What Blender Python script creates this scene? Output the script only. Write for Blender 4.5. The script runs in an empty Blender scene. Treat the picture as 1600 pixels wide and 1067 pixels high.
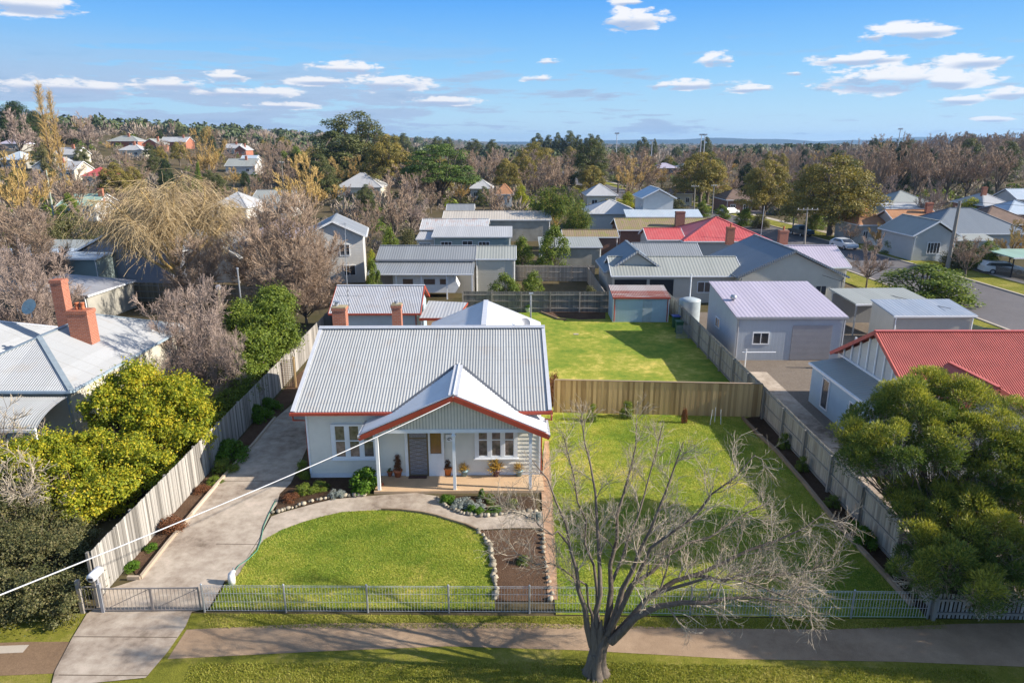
import bpy, math, random
import numpy as np
from mathutils import Vector
R = math.radians
random.seed(7); rng = np.random.default_rng(7)
scene = bpy.context.scene
COL = scene.collection
# ---------------------------------------------------------------- camera, sky, sun, exposure
CAMH, PITCH, FPX, CX, CY = 15.0, R(16.25), 1067.0, 800.0, 533.5
cam_d = bpy.data.cameras.new('camera'); cam = bpy.data.objects.new('camera', cam_d); COL.objects.link(cam)
cam.location = (0, 0, CAMH); cam.rotation_euler = (R(90) - PITCH, 0, 0)
cam_d.sensor_width = 36; cam_d.lens = 36 * FPX / 1600.0; cam_d.clip_end = 30000; cam_d.clip_start = 0.3
scene.camera = cam
SUN_EL, SUN_AZ = R(28), R(-6)       # the sun stands to the right, a touch towards the street
to_sun = Vector((math.cos(SUN_EL) * math.cos(SUN_AZ), math.cos(SUN_EL) * math.sin(SUN_AZ), math.sin(SUN_EL)))
sd = bpy.data.lights.new('sun', 'SUN'); sun = bpy.data.objects.new('sun', sd); COL.objects.link(sun)
sd.energy = 5.0; sd.angle = R(0.55); sd.color = (1.0, 0.90, 0.77)
sun.rotation_euler = to_sun.to_track_quat('Z', 'Y').to_euler()
scene.view_settings.view_transform = 'Standard'; scene.view_settings.look = 'None'
scene.view_settings.exposure = 0.84; scene.view_settings.gamma = 1
SKY_STRENGTH = 0.148

class NT:
    """small node helper"""
    def __init__(s, tree): s.t = tree; s.n = tree.nodes; s.l = tree.links
    def new(s, typ, **kw):
        n = s.n.new(typ)
        for k, v in kw.items(): setattr(n, k, v)
        return n
    def math(s, op, a, b=None, c=None, clamp=False):
        n = s.n.new('ShaderNodeMath'); n.operation = op; n.use_clamp = clamp
        for i, v in enumerate((a, b, c)):
            if v is None: continue
            if hasattr(v, 'links'): s.l.new(v, n.inputs[i])
            else: n.inputs[i].default_value = v
        return n.outputs[0]
    def mix(s, f, a, b, mode='MIX'):
        n = s.n.new('ShaderNodeMix'); n.data_type = 'RGBA'; n.blend_type = mode
        for i, v in ((0, f), (6, a), (7, b)):
            if hasattr(v, 'links'): s.l.new(v, n.inputs[i])
            else: n.inputs[i].default_value = v if i == 0 else (*v[:3], 1)
        return n.outputs[2]
    def noise(s, vec, scale, detail=4, rough=.55, dist=0):
        n = s.n.new('ShaderNodeTexNoise'); n.inputs['Scale'].default_value = scale
        n.inputs['Detail'].default_value = detail; n.inputs['Roughness'].default_value = rough
        n.inputs['Distortion'].default_value = dist
        if vec is not None: s.l.new(vec, n.inputs['Vector'])
        return n.outputs['Fac']
    def ramp(s, f, stops):
        n = s.n.new('ShaderNodeValToRGB'); e = n.color_ramp.elements
        while len(e) < len(stops): e.new(.5)
        for el, (p, c) in zip(e, stops): el.position = p; el.color = (*c[:3], 1)
        s.l.new(f, n.inputs[0]); return n.outputs[0]
    def sstep(s, v, a, b):
        n = s.n.new('ShaderNodeMapRange'); n.interpolation_type = 'SMOOTHSTEP'
        n.inputs[1].default_value = a; n.inputs[2].default_value = b
        s.l.new(v, n.inputs[0]); return n.outputs[0]
    def vmul(s, v, k):
        n = s.n.new('ShaderNodeVectorMath'); n.operation = 'MULTIPLY'; n.inputs[1].default_value = k
        s.l.new(v, n.inputs[0]); return n.outputs[0]
    def comb(s, x, y, z):
        n = s.n.new('ShaderNodeCombineXYZ')
        for i, v in enumerate((x, y, z)):
            if hasattr(v, 'links'): s.l.new(v, n.inputs[i])
            else: n.inputs[i].default_value = v
        return n.outputs[0]

def build_world():
    w = bpy.data.worlds.new('World'); scene.world = w; w.use_nodes = True
    t = NT(w.node_tree); t.n.clear()
    sky = t.new('ShaderNodeTexSky'); sky.sky_type = 'NISHITA'; sky.sun_disc = False
    sky.sun_elevation = SUN_EL; sky.sun_rotation = R(90) - SUN_AZ
    sky.altitude = 300; sky.air_density = 1.0; sky.dust_density = .35; sky.ozone_density = 2.0
    tc = t.new('ShaderNodeTexCoord'); sp = t.new('ShaderNodeSeparateXYZ'); t.l.new(tc.outputs['Generated'], sp.inputs[0])
    az = t.math('ARCTAN2', sp.outputs[0], sp.outputs[1]); el = t.math('ARCSINE', sp.outputs[2])
    vec = t.comb(az, t.math('MULTIPLY', el, 3.2), 0)
    n1 = t.noise(vec, 15, 6, .62, .25); n2 = t.noise(vec, 55, 4, .6)
    # low banks of flat grey-white cloud, thickest to the left
    vec2 = t.comb(az, t.math('MULTIPLY', el, 8.0), 3.3)
    nb = t.noise(vec2, 7.5, 8, .62, .2)
    left = t.sstep(az, .45, -.75)
    up = t.sstep(el, .150, .050)
    thr = t.math('ADD', nb, t.math('MULTIPLY', t.math('SUBTRACT', left, .5), .17))
    bank = t.math('MULTIPLY', t.sstep(thr, .475, .545), up)
    wisps = t.math('MULTIPLY', t.sstep(t.noise(vec2, 16.0, 6, .6, .2), .60, .68), t.sstep(el, .16, .07))
    bank = t.math('MAXIMUM', bank, t.math('MULTIPLY', wisps, .75))
    puffs = [(985, 30, 52, 17), (1420, 50, 66, 11), (1122, 94, 30, 11), (1345, 93, 66, 9), (1400, 122, 108, 20), (1510, 96, 60, 10), (1360, 60, 26, 8),
             (1585, 146, 34, 9), (1500, 156, 32, 7), (1175, 139, 44, 6), (1060, 133, 88, 8), (545, 107, 60, 10), (600, 130, 66, 13),
             (355, 120, 30, 9), (840, 123, 28, 6), (690, 158, 66, 7), (500, 127, 50, 7), (860, 97, 22, 5), (1550, 187, 22, 4), (1480, 130, 30, 10),
             (380, 145, 80, 8), (430, 165, 70, 6), (270, 132, 60, 9), (110, 135, 100, 12), (1240, 115, 18, 4), (40, 5, 60, 14), (985, 4, 30, 5)]
    best = None; shade = None
    for (px, py, rx, ry) in puffs:
        a0 = math.atan((px - CX) / FPX); pit = math.atan((CY - py) / FPX)
        e0 = math.asin(max(-1, min(1, math.sin(pit - PITCH) / math.sqrt(1 + ((px - CX) / FPX * math.cos(pit)) ** 2))))
        a0 = math.atan2((px - CX) / FPX, math.cos(PITCH) + (CY - py) / FPX * math.sin(PITCH))
        dx = t.math('DIVIDE', t.math('SUBTRACT', az, a0), rx / 1060.0)
        dy = t.math('DIVIDE', t.math('SUBTRACT', el, e0), ry / 1060.0)
        r2 = t.math('ADD', t.math('MULTIPLY', dx, dx), t.math('MULTIPLY', dy, dy))
        m = t.math('SUBTRACT', 1.0, r2)
        best = m if best is None else t.math('MAXIMUM', best, m)
        sh = t.math('MULTIPLY', t.math('MAXIMUM', m, 0.0), dy)
        shade = sh if shade is None else t.math('ADD', shade, sh)
    pm = t.math('ADD', best, t.math('MULTIPLY', t.math('SUBTRACT', n1, .5), 5.5))
    pm = t.math('ADD', pm, t.math('MULTIPLY', t.math('SUBTRACT', n2, .5), 2.2))
    puff = t.math('MULTIPLY', t.sstep(pm, .0, .75), t.sstep(best, -1.1, .1))
    k = 1.0
    white = (3.75, 3.72, 3.78); grey = (1.75, 2.15, 2.95)
    pcol = t.mix(t.sstep(t.math('ADD', shade, t.math('MULTIPLY', t.math('SUBTRACT', n1, .5), .5)), -.30, .10), grey, white)
    bcol = t.mix(t.sstep(nb, .52, .80), (1.70, 2.15, 2.95), (1.15, 1.62, 2.45))
    hs = t.new('ShaderNodeHueSaturation'); hs.inputs['Saturation'].default_value = .85; hs.inputs['Value'].default_value = .80; t.l.new(sky.outputs[0], hs.inputs['Color'])
    low = t.ramp(t.math('MULTIPLY', el, 2.5), [(0, (.235, .300, .345)), (.10, (.185, .285, .360)), (.24, (.112, .240, .375)), (.46, (.042, .158, .370)), (.8, (.028, .12, .33))])
    low = t.mix(1.0, low, (10.0, 10.0, 10.0), 'MULTIPLY')
    air = t.mix(t.sstep(el, .55, .22), hs.outputs[0], low)
    c = t.mix(t.math('MULTIPLY', bank, .85), air, bcol)
    c = t.mix(t.math('MULTIPLY', puff, .95), c, pcol)
    bg = t.new('ShaderNodeBackground'); bg.inputs[1].default_value = SKY_STRENGTH; t.l.new(c, bg.inputs[0])
    out = t.new('ShaderNodeOutputWorld'); t.l.new(bg.outputs[0], out.inputs[0])
    w.cycles.sampling_method = 'MANUAL'; w.cycles.sample_map_resolution = 512
build_world()

# ---------------------------------------------------------------- geometry of the view: where a sight line meets the ground
def ray(px, py):
    u = (px - CX) / FPX; v = (CY - py) / FPX
    return u, math.cos(PITCH) + v * math.sin(PITCH), -math.sin(PITCH) + v * math.cos(PITCH)
def G(px, py, z=0.0):
    x, y, zz = ray(px, py); t = (z - CAMH) / zz
    return (x * t, y * t)
def AT(px, py, Y):
    x, y, zz = ray(px, py); t = Y / y
    return Vector((x * t, Y, CAMH + zz * t))
def sst(t): t = max(0.0, min(1.0, t)); return t * t * (3 - 2 * t)
def H(x, y):
    h = 21 * sst((-x - 55) / 230) * sst((y - 95) / 250)
    h += 5 * sst((x - 90) / 160) * sst((y - 120) / 200)
    h -= 4.0 * sst((y - 420) / 400) * sst((x + 200) / 200)
    return h
def GH(px, py, y0=60):
    x, y, zz = ray(px, py)
    Y = y0
    while Y < 3000:
        t = Y / y
        if CAMH + zz * t < H(x * t, Y): break
        Y *= 1.01
    t = Y / y
    return (x * t, Y)

# ---------------------------------------------------------------- materials
def M_new(name):
    m = bpy.data.materials.new(name); m.use_nodes = True
    t = NT(m.node_tree); p = t.n['Principled BSDF']; p.inputs['Specular IOR Level'].default_value = .3
    return m, t, p
def bump(t, p, h, strength=.3, dist=.02):
    b = t.new('ShaderNodeBump'); b.inputs['Strength'].default_value = strength; b.inputs['Distance'].default_value = dist
    t.l.new(h, b.inputs['Height']); t.l.new(b.outputs[0], p.inputs['Normal'])
def coords(t, kind='Object'):
    return t.new('ShaderNodeTexCoord').outputs[kind]
def plain(name, c, rough=.6, metal=0, var=.12, scale=3.0, bmp=0, spec=.3):
    m, t, p = M_new(name); v = coords(t)
    n = t.noise(v, scale, 5, .6)
    d = tuple(x * (1 - var) for x in c); e = tuple(min(1, x * (1 + var)) for x in c)
    t.l.new(t.ramp(n, [(.3, d), (.7, e)]), p.inputs['Base Color'])
    p.inputs['Roughness'].default_value = rough; p.inputs['Metallic'].default_value = metal
    p.inputs['Specular IOR Level'].default_value = spec
    if bmp: bump(t, p, t.noise(v, scale * 12, 4), bmp, .01)
    return m
def toned(name, c0, c1, rough=.75, bmp=.3, streak=(6, 6, .6), nscale=4, mixn=.35, tr=0.0, c2=None):
    """colour from the per-face value 'tone' plus grain along z"""
    m, t, p = M_new(name); v = coords(t)
    a = t.new('ShaderNodeAttribute'); a.attribute_name = 'tone'
    n = t.noise(t.vmul(v, streak), nscale, 4, .6)
    f = t.math('ADD', t.math('MULTIPLY', a.outputs['Fac'], 1 - mixn), t.math('MULTIPLY', n, mixn))
    stops = [(.15, c0), (.8, c1)] if c2 is None else [(.1, c0), (.5, c1), (.9, c2)]
    col = t.ramp(f, stops); t.l.new(col, p.inputs['Base Color'])
    p.inputs['Roughness'].default_value = rough
    if bmp: bump(t, p, n, bmp, .01)
    if tr:
        tb = t.new('ShaderNodeBsdfTranslucent'); t.l.new(t.mix(1, col, (1.0, 1.0, .55), 'MULTIPLY'), tb.inputs[0])
        mx = t.new('ShaderNodeMixShader'); mx.inputs[0].default_value = tr
        t.l.new(p.outputs[0], mx.inputs[1]); t.l.new(tb.outputs[0], mx.inputs[2])
        t.l.new(mx.outputs[0], t.n['Material Output'].inputs[0])
    return m
def leafm(name, c0, c1, tr=.28, c2=None, rough=.55):
    m = toned(name, c0, c1, rough, 0, (1, 1, 1), .9, .30, tr, c2)
    return m
def roofm(name, c, pitch=0.25, rough=.45, dirt=(.35, .33, .3), dirtf=.3, spec=.4, depth=.35, seam=0, metal=0.0, stripes=None):
    """ribbed sheet roofing: ribs run down the slope whichever way the slope faces"""
    m, t, p = M_new(name)
    tc = t.new('ShaderNodeTexCoord'); s = t.new('ShaderNodeSeparateXYZ'); t.l.new(tc.outputs['Object'], s.inputs[0])
    ns = t.new('ShaderNodeSeparateXYZ'); t.l.new(tc.outputs['Normal'], ns.inputs[0])
    fx = t.math('GREATER_THAN', t.math('ABSOLUTE', ns.outputs[0]), t.math('ABSOLUTE', ns.outputs[1]))
    along = t.math('ADD', t.math('MULTIPLY', s.outputs[1], fx), t.math('MULTIPLY', s.outputs[0], t.math('SUBTRACT', 1.0, fx)))
    down = t.math('ADD', t.math('MULTIPLY', s.outputs[0], fx), t.math('MULTIPLY', s.outputs[1], t.math('SUBTRACT', 1.0, fx)))
    vec = t.comb(t.math('MULTIPLY', along, 1.6), t.math('MULTIPLY', down, .25), s.outputs[2])
    n = t.noise(vec, 2.2, 6, .65); n3 = t.noise(tc.outputs['Object'], .8, 4)
    sheet = t.new('ShaderNodeTexWhiteNoise'); sheet.noise_dimensions = '1D'
    t.l.new(t.math('FLOOR', t.math('DIVIDE', along, .76)), sheet.inputs['W'])
    base = t.mix(t.math('MULTIPLY', sheet.outputs[0], .35), c, tuple(x * .72 for x in c))
    col = t.mix(t.math('MULTIPLY', t.sstep(n, .45, .75), dirtf), base, dirt)
    col = t.mix(t.math('MULTIPLY', t.sstep(n3, .5, .7), dirtf * .5), col, dirt)
    if stripes: col = t.mix(t.math('MULTIPLY', t.sstep(t.math('ADD', sheet.outputs[0], t.math('MULTIPLY', n, .25)), .70, .74), .85), col, stripes)
    t.l.new(col, p.inputs['Base Color']); p.inputs['Roughness'].default_value = rough
    p.inputs['Specular IOR Level'].default_value = spec; p.inputs['Metallic'].default_value = metal
    if pitch:
        w = t.math('SINE', t.math('MULTIPLY', along, 2 * math.pi / pitch))
        bump(t, p, w, depth, .02)
    return m
def boardm(name, c, pitch=.17, axis=2, rough=.5, depth=.5):
    m, t, p = M_new(name); v = coords(t); s = t.new('ShaderNodeSeparateXYZ'); t.l.new(v, s.inputs[0])
    n = t.noise(v, 1.5, 5); n2 = t.noise(t.vmul(v, (1, 1, 6)), 5, 4)
    col = t.ramp(t.math('ADD', t.math('MULTIPLY', n, .6), t.math('MULTIPLY', n2, .4)), [(.3, tuple(x * .86 for x in c)), (.7, c)])
    co = s.outputs[2] if axis == 2 else t.math('ADD', s.outputs[0], s.outputs[1])
    saw = t.math('FRACT', t.math('DIVIDE', co, pitch))
    edge = t.sstep(saw, .10, .0)
    t.l.new(col, p.inputs['Base Color'])
    p.inputs['Roughness'].default_value = rough; bump(t, p, saw, depth, .03)
    return m
def brickm(name, c1, c2, mortar=(.42, .38, .33), scale=9.0):
    m, t, p = M_new(name); v = coords(t)
    s = t.new('ShaderNodeSeparateXYZ'); t.l.new(v, s.inputs[0])
    vec = t.comb(t.math('ADD', s.outputs[0], s.outputs[1]), s.outputs[2], 0)
    b = t.new('ShaderNodeTexBrick'); t.l.new(vec, b.inputs['Vector']); b.inputs['Scale'].default_value = 1
    b.inputs['Color1'].default_value = (*c1, 1); b.inputs['Color2'].default_value = (*c2, 1); b.inputs['Mortar'].default_value = (*mortar, 1)
    b.inputs['Brick Width'].default_value = .24; b.inputs['Row Height'].default_value = .086; b.inputs['Mortar Size'].default_value = .01
    n = t.noise(v, 6, 4)
    t.l.new(t.mix(.5, b.outputs[0], t.ramp(n, [(.3, tuple(x * .7 for x in c1)), (.7, c2)])), p.inputs['Base Color'])
    p.inputs['Roughness'].default_value = .85; bump(t, p, n, .3, .01)
    return m
def tilem(name, c, c2, pitch=.32):
    m, t, p = M_new(name)
    v = coords(t); s = t.new('ShaderNodeSeparateXYZ'); t.l.new(v, s.inputs[0])
    row = t.math('FRACT', t.math('DIVIDE', s.outputs[2], pitch * .42)); n = t.noise(v, 2.5, 6, .7); n2 = t.noise(v, .5, 3)
    col = t.ramp(t.math('ADD', t.math('MULTIPLY', n, .6), t.math('MULTIPLY', n2, .4)), [(.35, c2), (.62, c)])
    t.l.new(col, p.inputs['Base Color'])
    p.inputs['Roughness'].default_value = .8; bump(t, p, row, .9, .06)
    return m
def groundm(name, stops, scale=1.0, fine=30, bmp=.4, rough=.95, fstops=None, ffac=.35, dist=.03):
    m, t, p = M_new(name); v = coords(t)
    a = t.noise(v, scale * .35, 5, .6); b = t.noise(v, scale * 3.0, 6, .7)
    f = t.math('ADD', t.math('MULTIPLY', a, .6), t.math('MULTIPLY', b, .4))
    col = t.ramp(f, stops); g = t.noise(v, fine, 4, .75)
    col = t.mix(ffac, col, t.ramp(g, fstops or [(.3, (.0, .0, .0)), (.7, (.5, .5, .5))]), 'OVERLAY' if fstops is None else 'MIX')
    t.l.new(col, p.inputs['Base Color']); p.inputs['Roughness'].default_value = rough; p.inputs['Specular IOR Level'].default_value = .1
    if bmp: bump(t, p, g, bmp, dist)
    return m

# ---------------------------------------------------------------- mesh building
def tag(o, label=None, cat=None, group=None, kind=None):
    if label: o['label'] = label
    if cat: o['category'] = cat
    if group: o['group'] = group
    if kind: o['kind'] = kind
    return o
def thing(name, label, cat, loc=(0, 0, 0), rz=0.0, group=None):
    o = bpy.data.objects.new(name, None); COL.objects.link(o); o.empty_display_size = .3
    o.location = loc; o.rotation_euler = (0, 0, rz)
    return tag(o, label, cat, group)
def link(name, me, parent=None, loc=None):
    o = bpy.data.objects.new(name, me); COL.objects.link(o)
    if parent is not None: o.parent = parent
    if loc is not None: o.location = loc
    return o
class MB:
    def __init__(s): s.v = []; s.f = []; s.t = []
    def face(s, pts, tone=None):
        n = len(s.v); s.v += [tuple(p) for p in pts]; s.f.append(tuple(range(n, n + len(pts))))
        s.t.append(random.random() if tone is None else tone)
    def box(s, x0, y0, z0, x1, y1, z1, tone=None):
        if tone is None: tone = random.random()
        c = [(x, y, z) for z in (z0, z1) for y in (y0, y1) for x in (x0, x1)]; n = len(s.v); s.v += c
        for q in ((0, 2, 3, 1), (4, 5, 7, 6), (0, 1, 5, 4), (2, 6, 7, 3), (0, 4, 6, 2), (1, 3, 7, 5)):
            s.f.append(tuple(n + i for i in q)); s.t.append(tone)
        return s
    def obox(s, p0, p1, w, h, tone=None, z0=0):
        """beam from p0 to p1 (any direction), width w, height h centred"""
        p0 = Vector(p0); p1 = Vector(p1); d = (p1 - p0)
        if d.length < 1e-6: return s
        d.normalize(); up = Vector((0, 0, 1)) if abs(d.z) < .95 else Vector((0, 1, 0))
        sx = d.cross(up).normalized(); sz = sx.cross(d).normalized()
        if tone is None: tone = random.random()
        n = len(s.v)
        for p in (p0, p1):
            for a, b in ((-1, -1), (1, -1), (1, 1), (-1, 1)): s.v.append(tuple(p + sx * a * w / 2 + sz * b * h / 2))
        for q in ((0, 3, 2, 1), (4, 5, 6, 7), (0, 1, 5, 4), (1, 2, 6, 5), (2, 3, 7, 6), (3, 0, 4, 7)):
            s.f.append(tuple(n + i for i in q)); s.t.append(tone)
        return s
    def tube(s, pts, rads, k=8, cap=True, tone=None):
        if not hasattr(rads, '__len__'): rads = [rads] * len(pts)
        pts = [Vector(p) for p in pts]; n = len(s.v); ref = None
        if tone is None: tone = random.random()
        for i, p in enumerate(pts):
            d = (pts[min(i + 1, len(pts) - 1)] - pts[max(i - 1, 0)]).normalized()
            if ref is None: ref = Vector((0, 0, 1)) if abs(d.z) < .9 else Vector((1, 0, 0))
            a = d.cross(ref).normalized(); b = d.cross(a).normalized(); ref = -d.cross(a).cross(d) if False else ref
            for j in range(k):
                an = 2 * math.pi * j / k; s.v.append(tuple(p + (a * math.cos(an) + b * math.sin(an)) * rads[i]))
        for i in range(len(pts) - 1):
            for j in range(k):
                q = (n + i * k + j, n + i * k + (j + 1) % k, n + (i + 1) * k + (j + 1) % k, n + (i + 1) * k + j)
                s.f.append(q); s.t.append(tone)
        if cap:
            s.f.append(tuple(n + j for j in range(k))[::-1]); s.t.append(tone)
            s.f.append(tuple(n + (len(pts) - 1) * k + j for j in range(k))); s.t.append(tone)
        return s
    def lathe(s, prof, cx=0, cy=0, k=16, z0=0):
        return s.tube([(cx, cy, z0 + z + 1e-5 * i) for i, (r, z) in enumerate(prof)], [r for r, z in prof], k)
    def prism(s, poly, z0, z1, tone=None):
        n = len(s.v); k = len(poly); tone = random.random() if tone is None else tone
        s.v += [(p[0], p[1], z0) for p in poly] + [(p[0], p[1], z1) for p in poly]
        s.f.append(tuple(range(n, n + k))[::-1]); s.f.append(tuple(range(n + k, n + 2 * k))); s.t += [tone, tone]
        for i in range(k): s.f.append((n + i, n + (i + 1) % k, n + k + (i + 1) % k, n + k + i)); s.t.append(tone)
        return s
    def slab(s, poly3, th, tone=None):
        """a planar polygon given thickness th downwards"""
        n = len(s.v); k = len(poly3); tone = random.random() if tone is None else tone
        s.v += [tuple(p) for p in poly3] + [(p[0], p[1], p[2] - th) for p in poly3]
        s.f.append(tuple(range(n, n + k))); s.f.append(tuple(range(n + k, n + 2 * k))[::-1]); s.t += [tone, tone]
        for i in range(k): s.f.append((n + i, n + k + i, n + k + (i + 1) % k, n + (i + 1) % k)); s.t.append(tone)
        return s
    def corr(s, poly3, down, pitch=.13, amp=.018, seg=6, lift=.03):
        """corrugated sheeting filling a convex planar polygon; ribs run along 'down'"""
        P = [Vector(p) for p in poly3]; o = P[0]
        nrm = (P[1] - P[0]).cross(P[2] - P[0]).normalized()
        if nrm.z < 0: nrm = -nrm
        dn = Vector(down); dn = (dn - nrm * dn.dot(nrm)).normalized(); ac = nrm.cross(dn).normalized()
        uv = [((p - o).dot(ac), (p - o).dot(dn)) for p in P]
        u0 = min(u for u, v in uv); u1 = max(u for u, v in uv); N = max(2, int((u1 - u0) / (pitch / seg)))
        def rng_(u):
            vs = []
            for i in range(len(uv)):
                (a, b), (c, d) = uv[i], uv[(i + 1) % len(uv)]
                if (a - u) * (c - u) <= 0 and abs(a - c) > 1e-9: vs.append(b + (d - b) * (u - a) / (c - a))
            return (min(vs), max(vs)) if vs else None
        prev = None
        for i in range(N + 1):
            u = u0 + (u1 - u0) * min(max(i / N, 1e-5), 1 - 1e-5); r = rng_(u)
            if r is None: prev = None; continue
            off = nrm * (lift + amp * math.sin(2 * math.pi * u / pitch))
            a = o + ac * u + dn * r[0] + off; b = o + ac * u + dn * r[1] + off
            n = len(s.v); s.v += [tuple(a), tuple(b)]
            if prev is not None: s.f.append((prev, n, n + 1, prev + 1)); s.t.append(.5)
            prev = n
        return s
    def build(s, name, mat, parent=None, smooth=False, loc=None):
        me = bpy.data.meshes.new(name); me.from_pydata(s.v, [], s.f)
        at = me.attributes.new('tone', 'FLOAT', 'FACE'); at.data.foreach_set('value', s.t)
        for m in (mat if isinstance(mat, (list, tuple)) else [mat]): me.materials.append(m)
        if smooth: me.polygons.foreach_set('use_smooth', [True] * len(me.polygons))
        me.update(); return link(name, me, parent, loc)
def np_mesh(name, parts):
    """parts: list of (verts Nx3, quads Mx4, tone M, material, smooth)"""
    me = bpy.data.meshes.new(name); V = []; Q = []; T = []; MI = []; S = []; off = 0; mats = []
    for v, q, tn, m, sm in parts:
        if len(v) == 0: continue
        V.append(v); Q.append(q + off); T.append(tn); off += len(v)
        if m not in mats: mats.append(m)
        MI.append(np.full(len(q), mats.index(m), np.int32)); S.append(np.full(len(q), sm, bool))
    V = np.concatenate(V).astype(np.float32); Q = np.concatenate(Q).astype(np.int32)
    n = len(Q)
    me.vertices.add(len(V)); me.vertices.foreach_set('co', V.ravel())
    me.loops.add(n * 4); me.loops.foreach_set('vertex_index', Q.ravel())
    me.polygons.add(n); me.polygons.foreach_set('loop_start', np.arange(n, dtype=np.int32) * 4)
    me.polygons.foreach_set('material_index', np.concatenate(MI)); me.polygons.foreach_set('use_smooth', np.concatenate(S))
    for m in mats: me.materials.append(m)
    at = me.attributes.new('tone', 'FLOAT', 'FACE'); at.data.foreach_set('value', np.concatenate(T).astype(np.float32))
    me.update(); me.validate(); return me
def nrmz(a): return a / np.maximum(np.linalg.norm(a, axis=-1, keepdims=True), 1e-9)
def leaves(C, N, L, W, tone=None, upb=0.0):
    """quads centred at C, lying across direction N, length L width W"""
    n = len(C); a = nrmz(rng.normal(size=(n, 3)))
    t = nrmz(np.cross(N, a)); b = np.cross(nrmz(N), t)
    L = np.broadcast_to(np.asarray(L, float), (n,))[:, None]; W = np.broadcast_to(np.asarray(W, float), (n,))[:, None]
    v = np.stack([C - t * L / 2, C + b * W / 2 + t * L * .05, C + t * L / 2, C - b * W / 2 + t * L * .05], 1).reshape(-1, 3)
    q = np.arange(n * 4).reshape(-1, 4)
    return v, q, rng.random(n) if tone is None else tone
def spikes(C, D, L, W, tone=None):
    """long thin leaves starting at C and pointing along D"""
    n = len(C); D = nrmz(D); s = nrmz(np.cross(D, nrmz(rng.normal(size=(n, 3)))))
    L = np.broadcast_to(np.asarray(L, float), (n,))[:, None]; W = np.broadcast_to(np.asarray(W, float), (n,))[:, None]
    v = np.stack([C - s * W * .3, C + D * L * .5 - s * W * .5, C + D * L, C + D * L * .5 + s * W * .5], 1).reshape(-1, 3)
    return v, np.arange(n * 4).reshape(-1, 4), rng.random(n) if tone is None else tone
def tubes_np(P, Rr, k=4):
    """P (N,n,3) polylines, Rr (N,n) radii -> quads"""
    N, n, _ = P.shape
    T = np.empty_like(P); T[:, 1:-1] = P[:, 2:] - P[:, :-2]; T[:, 0] = P[:, 1] - P[:, 0]; T[:, -1] = P[:, -1] - P[:, -2]; T = nrmz(T)
    ref = np.where(np.abs(T[:, :1, 2:3]) < .9, np.array([0, 0, 1.]), np.array([1., 0, 0])); ref = np.broadcast_to(ref, P.shape)
    A = nrmz(np.cross(T, ref)); B = np.cross(T, A)
    an = 2 * np.pi * np.arange(k) / k
    ring = P[:, :, None] + (A[:, :, None] * np.cos(an)[None, None, :, None] + B[:, :, None] * np.sin(an)[None, None, :, None]) * Rr[:, :, None, None]
    v = ring.reshape(-1, 3); base = (np.arange(N)[:, None, None] * n + np.arange(n - 1)[None, :, None]) * k
    j = np.arange(k)[None, None, :]; j2 = (j + 1) % k
    q = np.stack([base + j, base + j2, base + k + j2, base + k + j], -1).reshape(-1, 4)
    return v, q, np.repeat(rng.random(N), (n - 1) * k)
def branch(P, Rr, cnt, ln, ang, nseg=4, up=.15, jit=.12, t0=.25, rf=.5, rend=.35, taper=.5):
    """children along every parent polyline"""
    N, n, _ = P.shape; idx = np.repeat(np.arange(N), cnt); M = len(idx)
    t = t0 + (1 - t0) * ((np.tile(np.arange(cnt), N) + rng.random(M)) / cnt); s = np.clip(t * (n - 1), 0, n - 1.001); i = s.astype(int); f = (s - i)[:, None]
    p0 = P[idx, i] * (1 - f) + P[idx, i + 1] * f; d = nrmz(P[idx, i + 1] - P[idx, i])
    r0 = (Rr[idx, i] * (1 - f[:, 0]) + Rr[idx, i + 1] * f[:, 0]) * rf
    a = rng.uniform(ang[0], ang[1], M)[:, None]; side = nrmz(np.cross(d, rng.normal(size=(M, 3))))
    d2 = nrmz(d * np.cos(a) + side * np.sin(a) + np.array([0, 0, up]))
    L = rng.uniform(ln[0], ln[1], M) * (1 - taper * t) * 1.0
    out = np.empty((M, nseg, 3)); out[:, 0] = p0; dd = d2
    for k in range(1, nseg):
        dd = nrmz(dd + rng.normal(size=(M, 3)) * jit + np.array([0, 0, up * .35]))
        out[:, k] = out[:, k - 1] + dd * (L / (nseg - 1))[:, None]
    rr = r0[:, None] * np.linspace(1, rend, nseg)[None]
    return out, rr
def resample(pts, n):
    pts = np.array([tuple(p) for p in pts], float); s = np.r_[0, np.cumsum(np.linalg.norm(np.diff(pts, axis=0), axis=1))]; u = np.linspace(0, s[-1], n)
    return np.stack([np.interp(u, s, pts[:, c]) for c in range(3)], 1)
# ---------------------------------------------------------------- the materials used
GRN = dict(fine=26)
m_lawn = groundm('lawn_grass', [(.30, (.10, .18, .025)), (.43, (.22, .33, .042)), (.52, (.40, .43, .065)), (.61, (.70, .60, .17))], .55, 38, .9, ffac=.5, dist=.05)
m_verge = groundm('verge_grass', [(.32, (.15, .17, .025)), (.5, (.27, .27, .04)), (.64, (.42, .36, .10))], 1.3, 34, .9, ffac=.5, dist=.05)
m_ground = groundm('suburb_ground', [(.32, (.06, .06, .022)), (.45, (.10, .085, .04)), (.60, (.15, .115, .07)), (.72, (.20, .16, .11))], .12, 2.0, .3)
m_soil = groundm('soil', [(.35, (.06, .036, .022)), (.65, (.13, .085, .055))], 1.5, 30, .9, dist=.06)
m_mulch = groundm('mulch', [(.3, (.09, .05, .032)), (.7, (.22, .14, .09))], 2.5, 22, 1.0, dist=.08)
m_gravel = groundm('path_gravel', [(.3, (.27, .185, .12)), (.7, (.54, .39, .26))], .9, 40, .6, dist=.03)
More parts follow.
